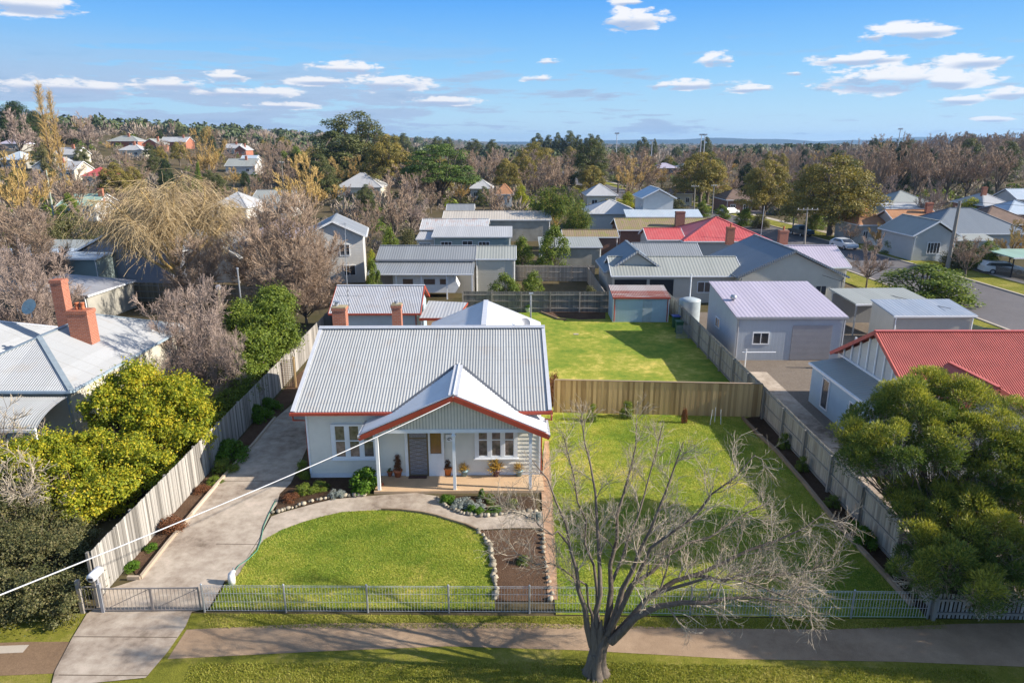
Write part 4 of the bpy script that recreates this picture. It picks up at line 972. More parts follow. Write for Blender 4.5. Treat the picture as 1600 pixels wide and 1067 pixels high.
# 9 -- carports at right
t = thing('carport', 'long low green-grey carport behind the red roofed house', 'carport', (27.6, 49.3, 0), R(2))
block_(t, 0, 3.8, 6.2, 8.0, 2.6, 'skillion', 'S', .3, m_gwall, m_ggrey, .15, walls=False)
for a in (0, 3.1, 6.1): f = MB(); f.box(a, 3.8, 0, a + .1, 3.9, 2.6); f.build('post', m_galv, t)
f = MB(); f.box(.1, 7.8, 0, 6.1, 7.9, 2.6); f.build('back_wall', m_gwall, t)
t = thing('carport_shed', 'long beige shed with a blue-grey ribbed roof beside the road', 'shed', (28.4, 49.2, 0), R(1))
block_(t, 0, 0, 6.0, 3.2, 2.6, 'skillion', 'S', .45, m_beigew, roofm('bluegrey_sheet', (.27, .32, .40), .3, .5, (.4, .42, .46), .4), .12)
# 10 -- red roofed neighbour on the right
t = thing('red_roof_cottage', 'neighbouring cottage with a large corrugated terracotta-red roof at the right edge', 'house', (0, 0, 0))
block_(t, 19.7, 30.9, 34, 39.3, 2.75, 'gable', 'x', 2.55, m_wwall, m_redr, .35, .12, gm=plain('red_trim', (.50, .12, .10), .5), capm=plain('red_cap', (.50, .12, .10), .5))
# projecting gable
g = MB(); gx, gz = 21.4, 4.6
for s in (-1, 1):
    g.corr([(gx, 28.2, gz), (gx, 31.85, gz), (gx + s * 3.1, 30.5 if s < 0 else 30.5, gz - 1.8), (gx + s * 3.1, 28.2, gz - 1.8)], (s, 0, -.58), .12, .016, 6, .07)
g2 = g.build('porch_roof', m_redr, t, True)
g = MB(); g.obox((gx, 28.2, gz + .1), (gx, 31.8, gz + .1), .2, .04)
for s in (-1, 1): g.obox((gx, 28.17, gz - .04), (gx + s * 3.1, 28.17, gz - 1.84), .04, .2)
g.build('ridge_cap', m_redr, g2)
g = MB(); g.box(gx - 2.8, 28.6, 0, gx + 2.8, 30.9, 2.8); g.face([(gx - 2.8, 28.6, 2.8), (gx + 2.8, 28.6, 2.8), (gx, 28.6, 4.4)]); g.build('porch_wall', m_wwall, t)
# left gable timbering and lean-to
g = MB()
for k in range(9):
    y_ = 31.6 + k * .87; top = 2.85 + 2.3 * (1 - abs(y_ - 35.1) / 4.3)
    g.box(19.62, y_, 2.85, 19.685, y_ + .12, top)
g.box(19.60, 31.0, 2.75, 19.685, 39.2, 2.87); g.build('gable_timber', m_white, t)
block_(t, 17.9, 31.2, 19.65, 38.6, 2.35, 'skillion', 'W', .3, m_bwall, m_ggrey, .12, name='lean_to_wall', rname='lean_to_roof')
window(t, 17.9, 33.2, .6, 1.2, 1.3, 'W', 1); window(t, 17.9, 36.6, .3, .9, 1.8, 'W', 0)
t = thing('garden_pots_stand', 'white wooden plant stand with posts behind the red corrugated roof', 'plant stand', (23.3, 44.5, 0))
for k in range(3): f = MB(); f.box(k * .45, 0, 0, k * .45 + .12, .12, 2.3 - .1 * k); f.build('post', m_white, t)
f = MB(); f.box(-.1, -.05, 1.5, 1.15, .2, 1.56); f.build('shelf', m_white, t)
# 11 -- left neighbour
wr = galvm('bright_white_roof', (.46, .475, .485), (.38, .39, .39), (.40, .36, .31))
m_bluecap = plain('blue_grey_cap', (.22, .27, .31), .45)
t = thing('white_roof_house', 'neighbouring house at the left edge with a broad whitish hipped roof and brick chimneys', 'house', (0, 0, 0))
block_(t, -29.4, 32.6, -22.5, 44.6, 3.0, 'hip', 'y', 1.72, m_cwall, wr, .38, .13, capm=m_bluecap, gm=plain('blue_fascia', (.30, .38, .45), .5))
block_(t, -46, 35.2, -29.0, 43.5, 3.0, 'hip', 'x', 2.0, m_cwall, wr, .38, .13, name='wing_wall', rname='wing_roof', capm=m_roofcap)
block_(t, -46, 32.6, -29.4, 38.0, 3.0, 'gable', 'x', 1.6, m_cwall, wr, .38, .13, name='front_wall', rname='front_roof', capm=m_roofcap)
v = MB(); pts = []
for k in range(9): a = k / 8 * R(70); pts.append((32.1 - 2.6 * math.sin(a), 2.75 - .95 * (1 - math.cos(a))))
uu = np.linspace(-46, -22.3, 1060)
n0 = len(v.v)
for i, x_ in enumerate(uu):
    o_ = .014 * math.sin(2 * math.pi * x_ / .13)
    for (y_, z_) in pts: v.v.append((x_, y_, z_ + o_))
for i in range(len(uu) - 1):
    for k in range(8): b_ = i * 9 + k; v.f.append((b_, b_ + 9, b_ + 10, b_ + 1)); v.t.append(.5)
ve = v.build('verandah_roof', m_roofw, t, True)
f = MB(); f.box(-46, 29.5, 1.95, -22.3, 29.58, 2.1); f.build('fascia', m_white, ve)
for k in range(6): f = MB(); f.box(-22.6 - k * 3.2, 29.75, 0, -22.5 - k * 3.2, 29.85, 2.2); f.build('verandah_post', m_white, t)
window(t, -26, 32.6, .8, 1.3, 1.6, 'S', 1)
for (px, py0, py1, Y, w_, h_) in ((91, 437, 505, 40.6, .68, .65), (125.5, 484, 522, 37.8, 1.15, .8)):
    a = AT(px, py0, Y); chimney(t, a.x, Y, 3.9, a.z, w_, h_, m_brick, m_brick, 0 if px < 100 else 2)
d = thing('satellite_dish', 'round grey-green satellite dish on the whitish hipped roof at the left edge', 'satellite dish', (AT(49, 488, 41).x, 41.0, 4.6)); dish(d, .5, -.2, plain('dish_grey', (.33, .42, .42), .5))
f = MB(); a = AT(341, 450, 46); b_ = AT(345, 490, 46); tt = thing('metal_flue', 'short rusty flue pipe with a metal cowl among the bare brown twigs', 'flue', (a.x, 46, 0)); f.tube([(0, 0, 0), (0, 0, a.z - .1)], .12, 8); f.build('pipe', m_render, tt); f = MB(); f.lathe([(.14, 0), (.17, .1), (.17, .25), (.08, .35)], 0, 0, 10, a.z - .12); f.build('cowl', m_galv, tt)
a = AT(371, 421, 47); tt = thing('steel_pole', 'slender galvanised pole standing above the green bushes left of the garage', 'pole', (a.x, 47, 0)); f = MB(); f.tube([(0, 0, 0), (0, 0, a.z)], .05, 8); f.build('shaft', m_galv, tt); f = MB(); f.tube([(0, 0, a.z), (0, 0, a.z + .12)], .08, 8); f.build('pole_cap', m_galv, tt)
# 12 -- tin shed and fence behind left neighbour
p = G(190, 462, 0)
t = thing('tin_garden_shed', 'grey shed with a twig-shadowed tin roof behind the brick chimneys at left', 'shed', (-42.5, 57, 0), R(-4))
block_(t, 0, 0, 6.5, 6.5, 2.5, 'skillion', 'E', .5, m_fibro, roofm('old_tin', (.36, .37, .40), .15, .5, (.22, .2, .2), .5), .15)
paling_fence('paling_fence', 'brown paling fence under the willow', (-37, 65.5), (-15.2, 63), 1.9, toned('brown_palings', (.18, .14, .085), (.34, .27, .17), .9, .3, (9, 9, .5)), m_post, -1)
t = thing('blue_gable_house', 'blue-grey gabled house with white bargeboards half hidden by the willow', 'house', (-47.0, 74, 0), R(-8))
block_(t, 0, 0, 10.6, 9, 3.6, 'gable', 'y', 2.7, boardm('blue_grey_board', (.30, .33, .40), .2, 2, .6, .4), m_greyr, .4); block_(t, 10.8, 3, 16.5, 10, 2.8, 'gable', 'y', 2.2, m_wwall, m_greyr, .4, name='wing_wall', rname='wing_roof')
window(t, 3.2, 0, 1.2, 1.6, 1.5, 'S', 2)
for i, (px0, px1, py, Y, lab, mat, wm) in enumerate([(-60, 150, 402, 70, 'flat teal-edged shed roof at the left edge behind the bare bushes', m_blueroof, m_tealw), (30, 150, 386, 78, 'flat pale shed roof below the dark green hedge at left', m_ggrey, m_fibro)]):
    a = AT(px0, py, Y); b_ = AT(px1, py, Y); t = thing('flat_roof_shed', lab, 'shed', (a.x, Y, 0)); block_(t, 0, 0, b_.x - a.x, 5, max(2.2, a.z - .2), 'skillion', 'S', .25, wm, mat, .2)
# 13 -- two storey white house beyond the twigs
a = AT(548, 415, 72)
t = thing('two_storey_house', 'white two-storey gabled house with grey roofs beyond the bare brown trees', 'house', (AT(572, 400, 74).x - 6.6, 74, 0), R(10))
block_(t, 0, 0, 6.2, 7, 5.1, 'gable', 'y', 1.7, m_wwall, m_greyr, .4, gm=m_white); block_(t, -6, 2, -.03, 9, 4.8, 'hip', 'x', 1.8, m_wwall, m_lilac, .4, name='wing_wall', rname='wing_roof')
window(t, 4.2, 0, 3.0, 1.1, 1.3, 'S', 1); window(t, 4.6, 0, .8, 1.3, 1.2, 'S', 1); window(t, 6.2, 3.0, 3.2, 1.1, 1.2, 'E', 1)

# ---------------------------------------------------------------- houses farther off, each set down where it is seen
def far_house(px0, px1, py_eave, Y, hgt, lab, rm, wm, kind='hip', depth=8, rise=1.9, axis='x', name='distant_house', rot=0, chim=None, wins=2, ch_h=1.2, cat='house'):
    a = AT(px0, py_eave, Y); b = AT(px1, py_eave, Y); w = b.x - a.x; z0 = H((a.x + b.x) / 2, Y)
    base = min(z0, a.z - 2.2); hh = a.z - base if hgt is None else hgt; base = a.z - hh
    o = thing(name, lab, cat, ((a.x + b.x) / 2, Y, base), R(rot))
    block_(o, -w / 2, 0, w / 2, depth, hh, kind, axis, rise, wm, rm, .35)
    for k in range(wins): window(o, -w / 2 + w * (k + .5) / wins, 0, max(.8, hh - 2.1), min(1.4, w * .2), 1.2, 'S', 1)
    if chim is not None: chimney(o, chim * w / 2, depth * .4, hh, hh + rise + ch_h, .9, .6, m_brick, m_brick, 0)
    return o
wcr = m_whiter
FH = [
 (527, 595, 293, 135, 'hipped white-roofed house in the middle distance below the tall gum tree', m_whiter, m_cream, 'hip', 9, 2.6, 'x', None),
 (392, 452, 318, 112, 'low grey-roofed house with a white gable among ochre bare trees', m_ggrey, m_wwall, 'gable', 8, 1.8, 'x', None),
 (330, 385, 325, 100, 'pale-roofed house right of the willow crown', m_whiter, m_wwall, 'hip', 8, 1.9, 'x', None),
 (352, 398, 260, 190, 'small distant cottage with green-grey roof above the willow', m_ggrey, m_wwall, 'gable', 8, 2, 'x', .2),
 (918, 963, 306, 150, 'white hipped roof left of the yellow-green bush', m_whiter, m_cream, 'hip', 9, 2.2, 'x', None),
 (1053, 1082, 303, 150, 'small brown hipped cottage under the round gum tree by the street', m_tilb, m_cream, 'hip', 8, 1.6, 'x', None),
 (1022, 1060, 263, 330, 'distant pink-roofed house beyond the brown dome tree', m_lilac, m_brickd, 'hip', 10, 2.2, 'x', None),
 (1060, 1098, 262, 345, 'distant white-roofed house left of the round street gum', m_whiter, m_brickd, 'hip', 10, 2, 'x', None),
 (1136, 1176, 313, 135, 'brown-tiled hipped house between the street gum trees', m_tilb, m_brickd, 'hip', 9, 1.7, 'x', None),
 (1395, 1452, 318, 150, 'grey-green hipped roof house behind the largest street gum', m_ggrey, m_gwb, 'hip', 9, 2.2, 'x', None),
 (1388, 1440, 329, 132, 'pale ribbed roof in front of the grey-green hipped roof', m_whiter, m_gwb, 'gable', 6, 1.1, 'x', None),
 (1344, 1385, 352, 110, 'small orange-tiled house behind the white parked car', m_tilo, m_gwb, 'hip', 8, 2.3, 'x', None),
 (1407, 1478, 357, 106, 'wide orange-tiled house with a brick chimney on its ridge', m_tilo, m_gwb, 'gable', 9, 2.2, 'x', .75),
 (1492, 1545, 350, 112, 'brown-tiled house left of the dark tiled one at right', m_tilb, m_brickd, 'hip', 9, 2.2, 'x', None),
 (1535, 1620, 351, 118, 'dark brown tiled hipped house at the right edge', m_tilb, m_brickd, 'hip', 9, 2.3, 'x', None),
 (1538, 1580, 322, 150, 'white-roofed house with a brick chimney near the right edge', m_whiter, m_brickd, 'hip', 10, 2.2, 'x', -.2),
 (1575, 1640, 335, 138, 'blue-white roofed house cut by the right edge', m_blueroof, m_brickd, 'hip', 8, 2.0, 'x', None),
 (1590, 1660, 312, 175, 'far house with blue-grey roof cut by the right edge', m_blueroof, m_wwall, 'gable', 8, 2.0, 'x', None),
 (50, 95, 262, 170, 'cottage with bright white gables below the ivy-clad poplar', m_whiter, m_wwall, 'gable', 8, 2.2, 'y', 0.5),
 (76, 116, 266, 178, 'cottage with a pale roof right of the white-gabled one', m_whiter, m_cream, 'gable', 8, 2.0, 'x', -.4),
 (128, 160, 276, 165, 'house with a faded red roof among bare trees at left', m_redfar, m_cream, 'hip', 8, 1.9, 'x', None),
 (0, 32, 250, 200, 'grey-roofed house at the left edge below the dark cypresses', m_blueroof, m_fibro, 'hip', 9, 2.2, 'x', None),
 (85, 120, 242, 250, 'hill house with pale roof behind the poplar', m_whiter, m_cream, 'gable', 8, 2.4, 'x', .3),
 (168, 215, 221, 330, 'brick house with grey roof high on the left hill', m_ggrey, m_brick, 'hip', 9, 2.4, 'x', .2),
 (222, 248, 226, 318, 'tall brick house front with chimneys on the left hill', m_ggrey, m_brick, 'gable', 9, 2.4, 'y', .5),
 (250, 290, 222, 335, 'terrace of pale-roofed brick houses on the left hill', m_whiter, m_brick, 'gable', 9, 2.2, 'x', .6),
 (186, 220, 235, 290, 'white-roofed cottage with chimney in front of the hill brick houses', m_whiter, m_cream, 'hip', 8, 2.4, 'x', .1),
 (0, 28, 225, 290, 'dull roof house at the left edge of the hill', m_lilac, m_fibro, 'hip', 9, 2.4, 'x', .5),
 (350, 372, 232, 300, 'cream rendered house on the skyline right of the hill', m_whiter, m_cream, 'gable', 8, 1.8, 'x', .4),
 (366, 384, 235, 285, 'orange brick house with white chimney on the skyline', m_whiter, m_brick, 'gable', 8, 1.8, 'y', .4),
 (375, 398, 252, 240, 'small blue-white roofed house right of the skyline brick house', m_blueroof, m_wwall, 'gable', 7, 1.8, 'x', None),
 (700, 738, 330, 124, 'little dark garden shed left of the cream shed roof', m_greyr, m_fibro, 'gable', 4, 1, 'x', None),
 (600, 625, 272, 200, 'white farm building glimpsed between gum and cedar', m_whiter, m_wwall, 'gable', 8, 2, 'x', None),
 (735, 768, 295, 170, 'pale roof seen through bare trees right of the cedar', m_whiter, m_wwall, 'hip', 8, 2, 'x', None),
 (776, 800, 304, 150, 'cream-roofed cottage behind the round bare tree', m_tilo, m_wwall, 'hip', 8, 2, 'x', None),
 (92, 148, 322, 112, 'green-roofed cottage above the dark hedge at left', roofm('sea_green_roof', (.30, .46, .38), .3, .5), m_wwall, 'gable', 7, 1.6, 'x', .9),
]
fh_box = []; fh_px = []
for f_ in FH:
    f_ = list(f_); pm_ = (f_[0] + f_[1]) / 2; Y_ = 85.0; eh = 3.0
    while Y_ < 560 and AT(pm_, f_[2], Y_).z > H(AT(pm_, f_[2], Y_).x, Y_) + eh: Y_ *= 1.01
    k_ = (Y_ / f_[3]); f_[3] = Y_; f_[8] = max(f_[8], min(f_[8] * k_, 11)); f_[9] = f_[9] * min(max(k_, 1), 1.4); fh_px.append((f_[0], f_[1], Y_, f_[2]))
    far_house(f_[0], f_[1], f_[2], f_[3], None, f_[4], f_[5], f_[6], f_[7], f_[8], f_[9], f_[10], chim=f_[11])
    a = AT(f_[0], f_[2], f_[3]); b = AT(f_[1], f_[2], f_[3]); fh_box.append((a.x - 3, b.x + 3, f_[3] - 7, f_[3] + f_[8] + 3))
# the grey weatherboard house over the road
t = thing('grey_cottage', 'grey weatherboard cottage with a white-trimmed gable behind the picket fence over the road', 'house', (0, 0, 0))
a = AT(1418, 394, 90); 
block_(t, 52.3, 89, 57.8, 97, 3.3, 'gable', 'y', 1.9, m_gwb, m_ggrey, .4, gm=m_white)
block_(t, 57.0, 93, 70, 103, 3.1, 'hip', 'x', 2.9, m_gwb, m_slate, .4, name='main_wall', rname='main_roof')
block_(t, 57.9, 90.2, 63.5, 93.2, 2.6, 'skillion', 'S', .6, m_gwb, m_ggrey, .2, name='porch_wall', rname='porch_roof', walls=False)
for xx in (58.2, 60.8, 63.3): f = MB(); f.box(xx, 90.2, 0, xx + .14, 90.34, 2.6); f.build('porch_post', m_white, t)
window(t, 55.0, 89, 1.0, 1.7, 1.5, 'S', 3)
a = AT(1575, 400, 78); t = thing('green_carport', 'open carport with a sea-green roof at the right edge', 'carport', (a.x, 77, 0)); block_(t, 0, 0, 7, 5, a.z - .1, 'skillion', 'S', .2, m_gwb, bpy.data.materials['sea_green_roof'], .15, walls=False)
for k in range(4): f = MB(); f.box(.1 + 1.6 * k, .1, 0, .2 + 1.6 * k, .2, a.z - .1); f.build('post', m_dark, t)
# fences by the street
def simple_fence(lab, pts, h, mat, gap=.13, w=.09, name='picket_fence'):
    o = thing(name, lab, 'fence', (0, 0, 0)); mb = MB(); rl = MB(); ps = MB()
    for (x0, y0), (x1, y1) in zip(pts, pts[1:]):
        A = Vector((x0, y0, 0)); B = Vector((x1, y1, 0)); Ln = (B - A).length; n = int(Ln / gap)
        for k in range(n): q = A.lerp(B, k / n); q2 = A.lerp(B, (k + w / gap) / n); mb.obox((q.x, q.y, h * .52), (q2.x, q2.y, h * .52), .02, h * .92)
        rl.obox((x0, y0 + .04, h * .75), (x1, y1 + .04, h * .75), .04, .07); rl.obox((x0, y0 + .04, h * .3), (x1, y1 + .04, h * .3), .04, .07)
    mb.build('pickets', mat, o); rl.build('rails', mat, o); return o
simple_fence('white picket fence in front of the grey cottage over the road', [(54.4, 108), (54.8, 98), (55.6, 87), (56.2, 83)], 1.1, m_white)
simple_fence('dark timber fence along the pavement right of the leaning pole', [(56.3, 82.5), (57.6, 74), (58.5, 60)], 1.2, plain('dark_timber', (.10, .09, .08), .9))
simple_fence('green-grey sheet fence between the sheds and the road', [(34.9, 52.8), (35.4, 49.5), (41, 47), (41.3, 35)], 1.7, plain('green_fence', (.10, .15, .14), .7), .12, .119, 'sheet_fence')
paling_fence('paling_fence', 'grey timber fence beyond the back lawn behind the blurred yard', (-3.5, 76), (9.2, 75.5), 1.8, m_palb, m_post, -1)
paling_fence('paling_fence', 'slanting paling fence left of the verandah house', (8.6, 61.4), (8.4, 75), 1.7, m_palb, m_post, -1)

# ---------------------------------------------------------------- poles, wires, cars
def power_pole(lab, px_b, py_b, px_t, py_t, r=.14, arm=1.8, arms=1, cat='power pole', name='power_pole', Yf=None, az=0, mat=None, group=None):
    x, y = GH(px_b, py_b); Y = Yf or y
    if Yf: x = AT(px_b, py_b, Yf).x
    tp_ = AT(px_t, py_t, Y); z0 = H(x, Y); o = thing(name, lab, cat, (x, Y, z0), az, group)
    f = MB(); f.tube([(0, 0, -.3), (tp_.x - x, 0, tp_.z - z0)], [r, r * .65], 8); s_ = f.build('shaft', mat or m_post, o)
    for k in range(arms):
        z = tp_.z - z0 - .35 - k * .9; f = MB(); xo = (tp_.x - x) * .95; f.obox((xo - arm / 2, -.12, z), (xo + arm / 2, -.12, z), .1, .12); ar = f.build('cross_arm', m_post, o)
        for q in (-.45, -.2, .2, .45): f = MB(); f.lathe([(.03, 0), (.06, .04), (.06, .14), (.03, .18)], xo + arm * q, -.12, 6, z + .05); f.build('insulator', m_white, ar)
    return Vector((tp_.x, Y, tp_.z))
T1 = power_pole('thick leaning timber power pole beside the road at right', 1480, 420, 1500, 314, .26, 0, 0, Yf=83)
T2 = power_pole('power pole with long cross-arm standing in front of the largest street gum', 1257, 381, 1262, 324, .16, 3.2, 1, Yf=104)
T3 = power_pole('thin pale pole just left of the cross-arm pole near the dark parked ute', 1238, 362, 1243, 320, .14, 1.2, 1, Yf=118)
T4 = power_pole('pale pole in front of the round street gum, left of its trunk', 1084, 337, 1086, 289, .17, 1.4, 1, Yf=140)
T5 = power_pole('pale pole right of the trunk of the round street gum', 1113, 328, 1116, 288, .16, 1.2, 1, Yf=150)
T6 = power_pole('short pole with cross-arm beside the yellow-green bush', 997, 301, 999, 273, .18, 2.4, 1, Yf=185)
T7 = power_pole('pale green street pole below the dark hillside at left', 78, 306, 72, 266, .16, 0, 0, Yf=140, mat=plain('pale_green_pole', (.36, .42, .34), .7))
T8 = power_pole('white pole in front of the brown thicket left of centre', 441, 275, 440, 252, .15, 1.2, 1, Yf=170)
for (lab, pb, pt, x_) in (('stadium light tower left of the tallest skyline gums', 262, 210, 962), ('stadium light tower over the brown dome tree', 258, 221, 1017), ('left of the twin stadium light towers above the street gum', 240, 212, 1094), ('right of the twin stadium light towers above the street gum', 240, 212, 1099.5), ('distant mast standing above the blue hills at right', 222, 203, 1404)):
    Y = 420; a = AT(x_, pb, Y); b = AT(x_, pt, Y); o = thing('light_tower', lab, 'light tower', (a.x, Y, min(a.z, H(a.x, Y)))); f = MB(); f.tube([(0, 0, 0), (0, 0, b.z - o.location.z)], [.35, .22], 6); sh_ = f.build('mast', m_galv, o); f = MB(); f.box(-1.3, -.2, b.z - o.location.z, 1.3, .2, b.z - o.location.z + .9); f.build('lamp_head', m_galv, o)
def wire(a, b, sag, lab, r=.018):
    cb = MB(); cb.tube([(a.x + (b.x - a.x) * t, a.y + (b.y - a.y) * t, a.z + (b.z - a.z) * t - 4 * sag * t * (1 - t)) for t in [k / 12 for k in range(13)]], r, 4)
    tag(cb.build('power_line', m_dark, None, True), lab, 'power line')
wire(T1, T2, .8, 'dark overhead line between the leaning pole and the cross-arm pole'); wire(T2, T4, 1.2, 'dark overhead line running past the street gums')
wire(T1, Vector((95, 70, 9)), 1.0, 'dark overhead line leaving the leaning pole to the right')
wire(T4, T6, 1.5, 'dark overhead line from the round street gum to the pole by the yellow-green bush'); wire(T2, AT(1177, 372, 70), .6, 'service wire from the cross-arm pole down to the slate-grey gable'); wire(T8, T7, 2.0, 'dark overhead line across the left suburb between the two poles'); wire(AT(1285, 430, 63), Vector((33, 50, 3.0)), .2, 'thin wire from the cream gable to the beige shed')
def car(lab, x, y, rz, paint, kind='hatch', z=0):
    o = thing('parked_car', lab, 'car', (x, y, z), rz)
    if kind == 'hatch': prof = [(-2.1, .35), (2.1, .35), (2.15, .62), (2.0, .85), (1.15, .98), (.35, 1.42), (-1.2, 1.46), (-1.95, 1.02), (-2.15, .8)]
    elif kind == 'ute': prof = [(-2.5, .45), (2.5, .45), (2.5, .9), (1.4, 1.1), (.9, 1.7), (-.5, 1.72), (-.7, 1.15), (-2.5, 1.1)]
    else: prof = [(-2.3, .35), (2.25, .35), (2.3, .62), (2.1, .85), (1.2, .98), (.4, 1.42), (-1.9, 1.48), (-2.25, 1.0)]
    mb = MB(); n = len(prof)
    for yy, sc, zz in ((-.84, 1, 0), (-.9, 1, 0), (.9, 1, 0), (.84, 1, 0)): pass
    secs = [(-.90, 0), (.90, 0)]
    def yw(z_): return .9 if z_ < 1.0 else .9 - (z_ - 1.0) * .42
    mb.v += [(px_, -yw(pz), pz) for px_, pz in prof] + [(px_, yw(pz), pz) for px_, pz in prof]
    mb.f += [tuple(range(n)), tuple(range(n, 2 * n))[::-1]] + [(i, (i + 1) % n, n + (i + 1) % n, n + i) for i in range(n)]; mb.t += [.5] * (n + 2)
    body = mb.build('body', paint, o)
    top = max(p_[1] for p_ in prof); ws = [p_ for p_ in prof if p_[1] > 1.3]; xa, xb = min(p_[0] for p_ in ws), max(p_[0] for p_ in ws)
    for s in (-1, 1):
        g = MB(); g.face([(xb + .45, s * .895, 1.02), (xb - .05, s * .76, top - .1), (xa + .1, s * .76, top - .1), (xa - .3, s * .895, 1.04)]); g.build('side_window', m_glass, o)
    g = MB(); g.face([(xb + .75, -.78, 1.04), (xb + .75, .78, 1.04), (xb + .04, .68, top - .03), (xb + .04, -.68, top - .03)]); g.build('windscreen', m_glass, o)
    for a in (-1.35, 1.35):
        for s in (-1, 1):
            g = MB(); g.tube([(a, s * .78, .32), (a, s * .93, .32)], .32, 14); wh = g.build('wheel', m_dark, o); g = MB(); g.tube([(a, s * .90, .32), (a, s * .945, .32)], .19, 10); g.build('rim', m_galv, wh)
    for s in (-1, 1): g = MB(); g.box(2.05 if kind != 'ute' else 2.4, s * .62 - .15, .62, 2.17 if kind != 'ute' else 2.52, s * .62 + .15, .76); g.build('headlight', m_plastic, o)
    return o
p_w = plain('silver_white_paint', (.62, .66, .70), .25, .1, .03, 1, 0, .6); p_b = plain('dark_blue_paint', (.035, .06, .09), .25, .2, .05, 1, 0, .6)
a = AT(1322, 388, 100); car('silver-white hatchback parked at the kerb left of the picket fence', 48.6, 100, R(-80), p_w, 'hatch', .05)
a = AT(1262, 368, 113); car('dark blue ute parked at the far kerb by the largest street gum', 48.2, 114.5, R(100), p_b, 'ute', .05)
a = AT(1568, 411, 80); car('white and blue station wagon parked beside the sea-green carport', a.x, 80, R(-12), p_w, 'wagon', .05)
a = GH(1140, 331); car('small white car half hidden by shrubs far up the street', AT(1140, 331, 150).x, 150, R(30), p_w, 'hatch')
HAZE = 0.9e-4
# ---------------------------------------------------------------- far hills
def hills():
    def crest(x):
        h = 40 + 22 * math.sin(x * .0011 + 1) + 12 * math.sin(x * .0031) + 6 * math.sin(x * .0082 + 2)
        h *= sst((x - 100) / 2600) * (1 - .45 * sst((x - 4500) / 2500))
        return h + 105 * math.exp(-((x + 4050) / 420) ** 2) + 60 * math.exp(-((x + 3300) / 500) ** 2)
    xs = np.linspace(-9000, 9000, 241); ys = np.linspace(7000, 9000, 13)
    v = np.array([(x, y, -20 + (crest(x) + 40) * math.sin(math.pi * (y - 7000) / 2000) ** .6) for y in ys for x in xs]); nx = len(xs)
    q = np.array([(j * nx + i, j * nx + i + 1, (j + 1) * nx + i + 1, (j + 1) * nx + i) for j in range(len(ys) - 1) for i in range(nx - 1)])
    tag(link('hills', np_mesh('hills', [(v, q, np.zeros(len(q)), groundm('forest_hills', [(.3, (.008, .016, .02)), (.7, (.018, .032, .03))], .01, .05, .2), True)])), kind='structure')
hills()
hz = MB(); hz.box(-9600, -260, -25, 9600, 12600, 135)
m_haze = bpy.data.materials.new('haze'); m_haze.use_nodes = True; m_haze.node_tree.nodes.clear()
pv = m_haze.node_tree.nodes.new('ShaderNodeVolumePrincipled'); pv.inputs['Color'].default_value = (.40, .66, 1.0, 1); pv.inputs['Density'].default_value = HAZE; pv.inputs['Anisotropy'].default_value = .2
mo = m_haze.node_tree.nodes.new('ShaderNodeOutputMaterial'); m_haze.node_tree.links.new(pv.outputs[0], mo.inputs['Volume'])
tag(hz.build('haze', m_haze), 'thin pale blue air haze over the whole suburb', 'haze', kind='stuff')

# ---------------------------------------------------------------- plants: prototypes
def skeleton(h, w, limbs=8, fork=.22, lean=.0, upw=.5, npts=7, r=.2, low=.35):
    """trunk and limbs; returns lists of (P, R)"""
    tr = resample([(0, 0, -.3), (lean * .3, 0, h * fork * .5), (lean * .5, .1, h * fork), (lean, .0, h * (fork + .25))], npts)[None]
    trr = np.linspace(r * 1.25, r * .45, npts)[None]
    L_, RR = [], []
    for i in range(limbs):
        a = 2 * math.pi * (i + rng.random() * .6) / limbs; z0 = h * (fork * (.75 + .5 * rng.random())); o = w / 2 * rng.uniform(.55, 1.0); top = h * rng.uniform(low, .95) if i % 3 else h * .97
        if i % 3 == 0: o *= .45
        p0 = (lean * .4, 0, z0); p1 = (lean * .5 + math.cos(a) * o * .45, math.sin(a) * o * .45, z0 + (top - z0) * .42); p2 = (lean + math.cos(a) * o * .85, math.sin(a) * o * .85, z0 + (top - z0) * .8); p3 = (lean + math.cos(a) * o, math.sin(a) * o, top)
        P = resample([p0, p1, p2, p3], npts); P[1:] += rng.normal(size=(npts - 1, 3)) * w * .015; L_.append(P); RR.append(np.linspace(r * .55, r * .10, npts))
    return (tr, trr), (np.array(L_), np.array(RR))
def bare_proto(name, h=10, w=9, limbs=9, mt=None, mb_=None, cnt=(8, 6, 5), lens=(2.6, 1.5, .8), rmin=.014, up=.25, droop=0, fork=.22, r=.2, low=.4, last=None, twigk=3, w2=.9):
    mt = mt or m_browntwig; (tr, trr), (lp, lr) = skeleton(h, w, limbs, fork, 0, r=r, low=low)
    b1, r1 = branch(lp, lr, cnt[0], (lens[0] * .6, lens[0]), (.45, w2), 5, up, .12, .2, .6, .4)
    b2, r2 = branch(b1, r1, cnt[1], (lens[1] * .5, lens[1]), (.4, w2), 4, up, .16, .15, .7, .5)
    b3, r3 = branch(b2, r2, cnt[2], (lens[2] * .5, lens[2]), (.3, w2), 3, up * .6 - droop, .2, .1, .8, .6)
    r1 = np.maximum(r1, rmin * 1.6); r2 = np.maximum(r2, rmin * 1.15); r3 = np.maximum(r3, rmin)
    tm = np_mesh(name + '_trunk', [(*tubes_np(tr, trr, 7), mb_ or m_bark, True), (*tubes_np(lp, lr, 5), mb_ or m_bark, True)])
    cm = np_mesh(name + '_crown', [(*tubes_np(b1, r1, 4), mb_ or mt, True), (*tubes_np(b2, r2, 3), mt, False), (*tubes_np(b3, r3, twigk), mt, False)])
    return dict(t=tm, c=cm, h=h, w=w, tips=b3)
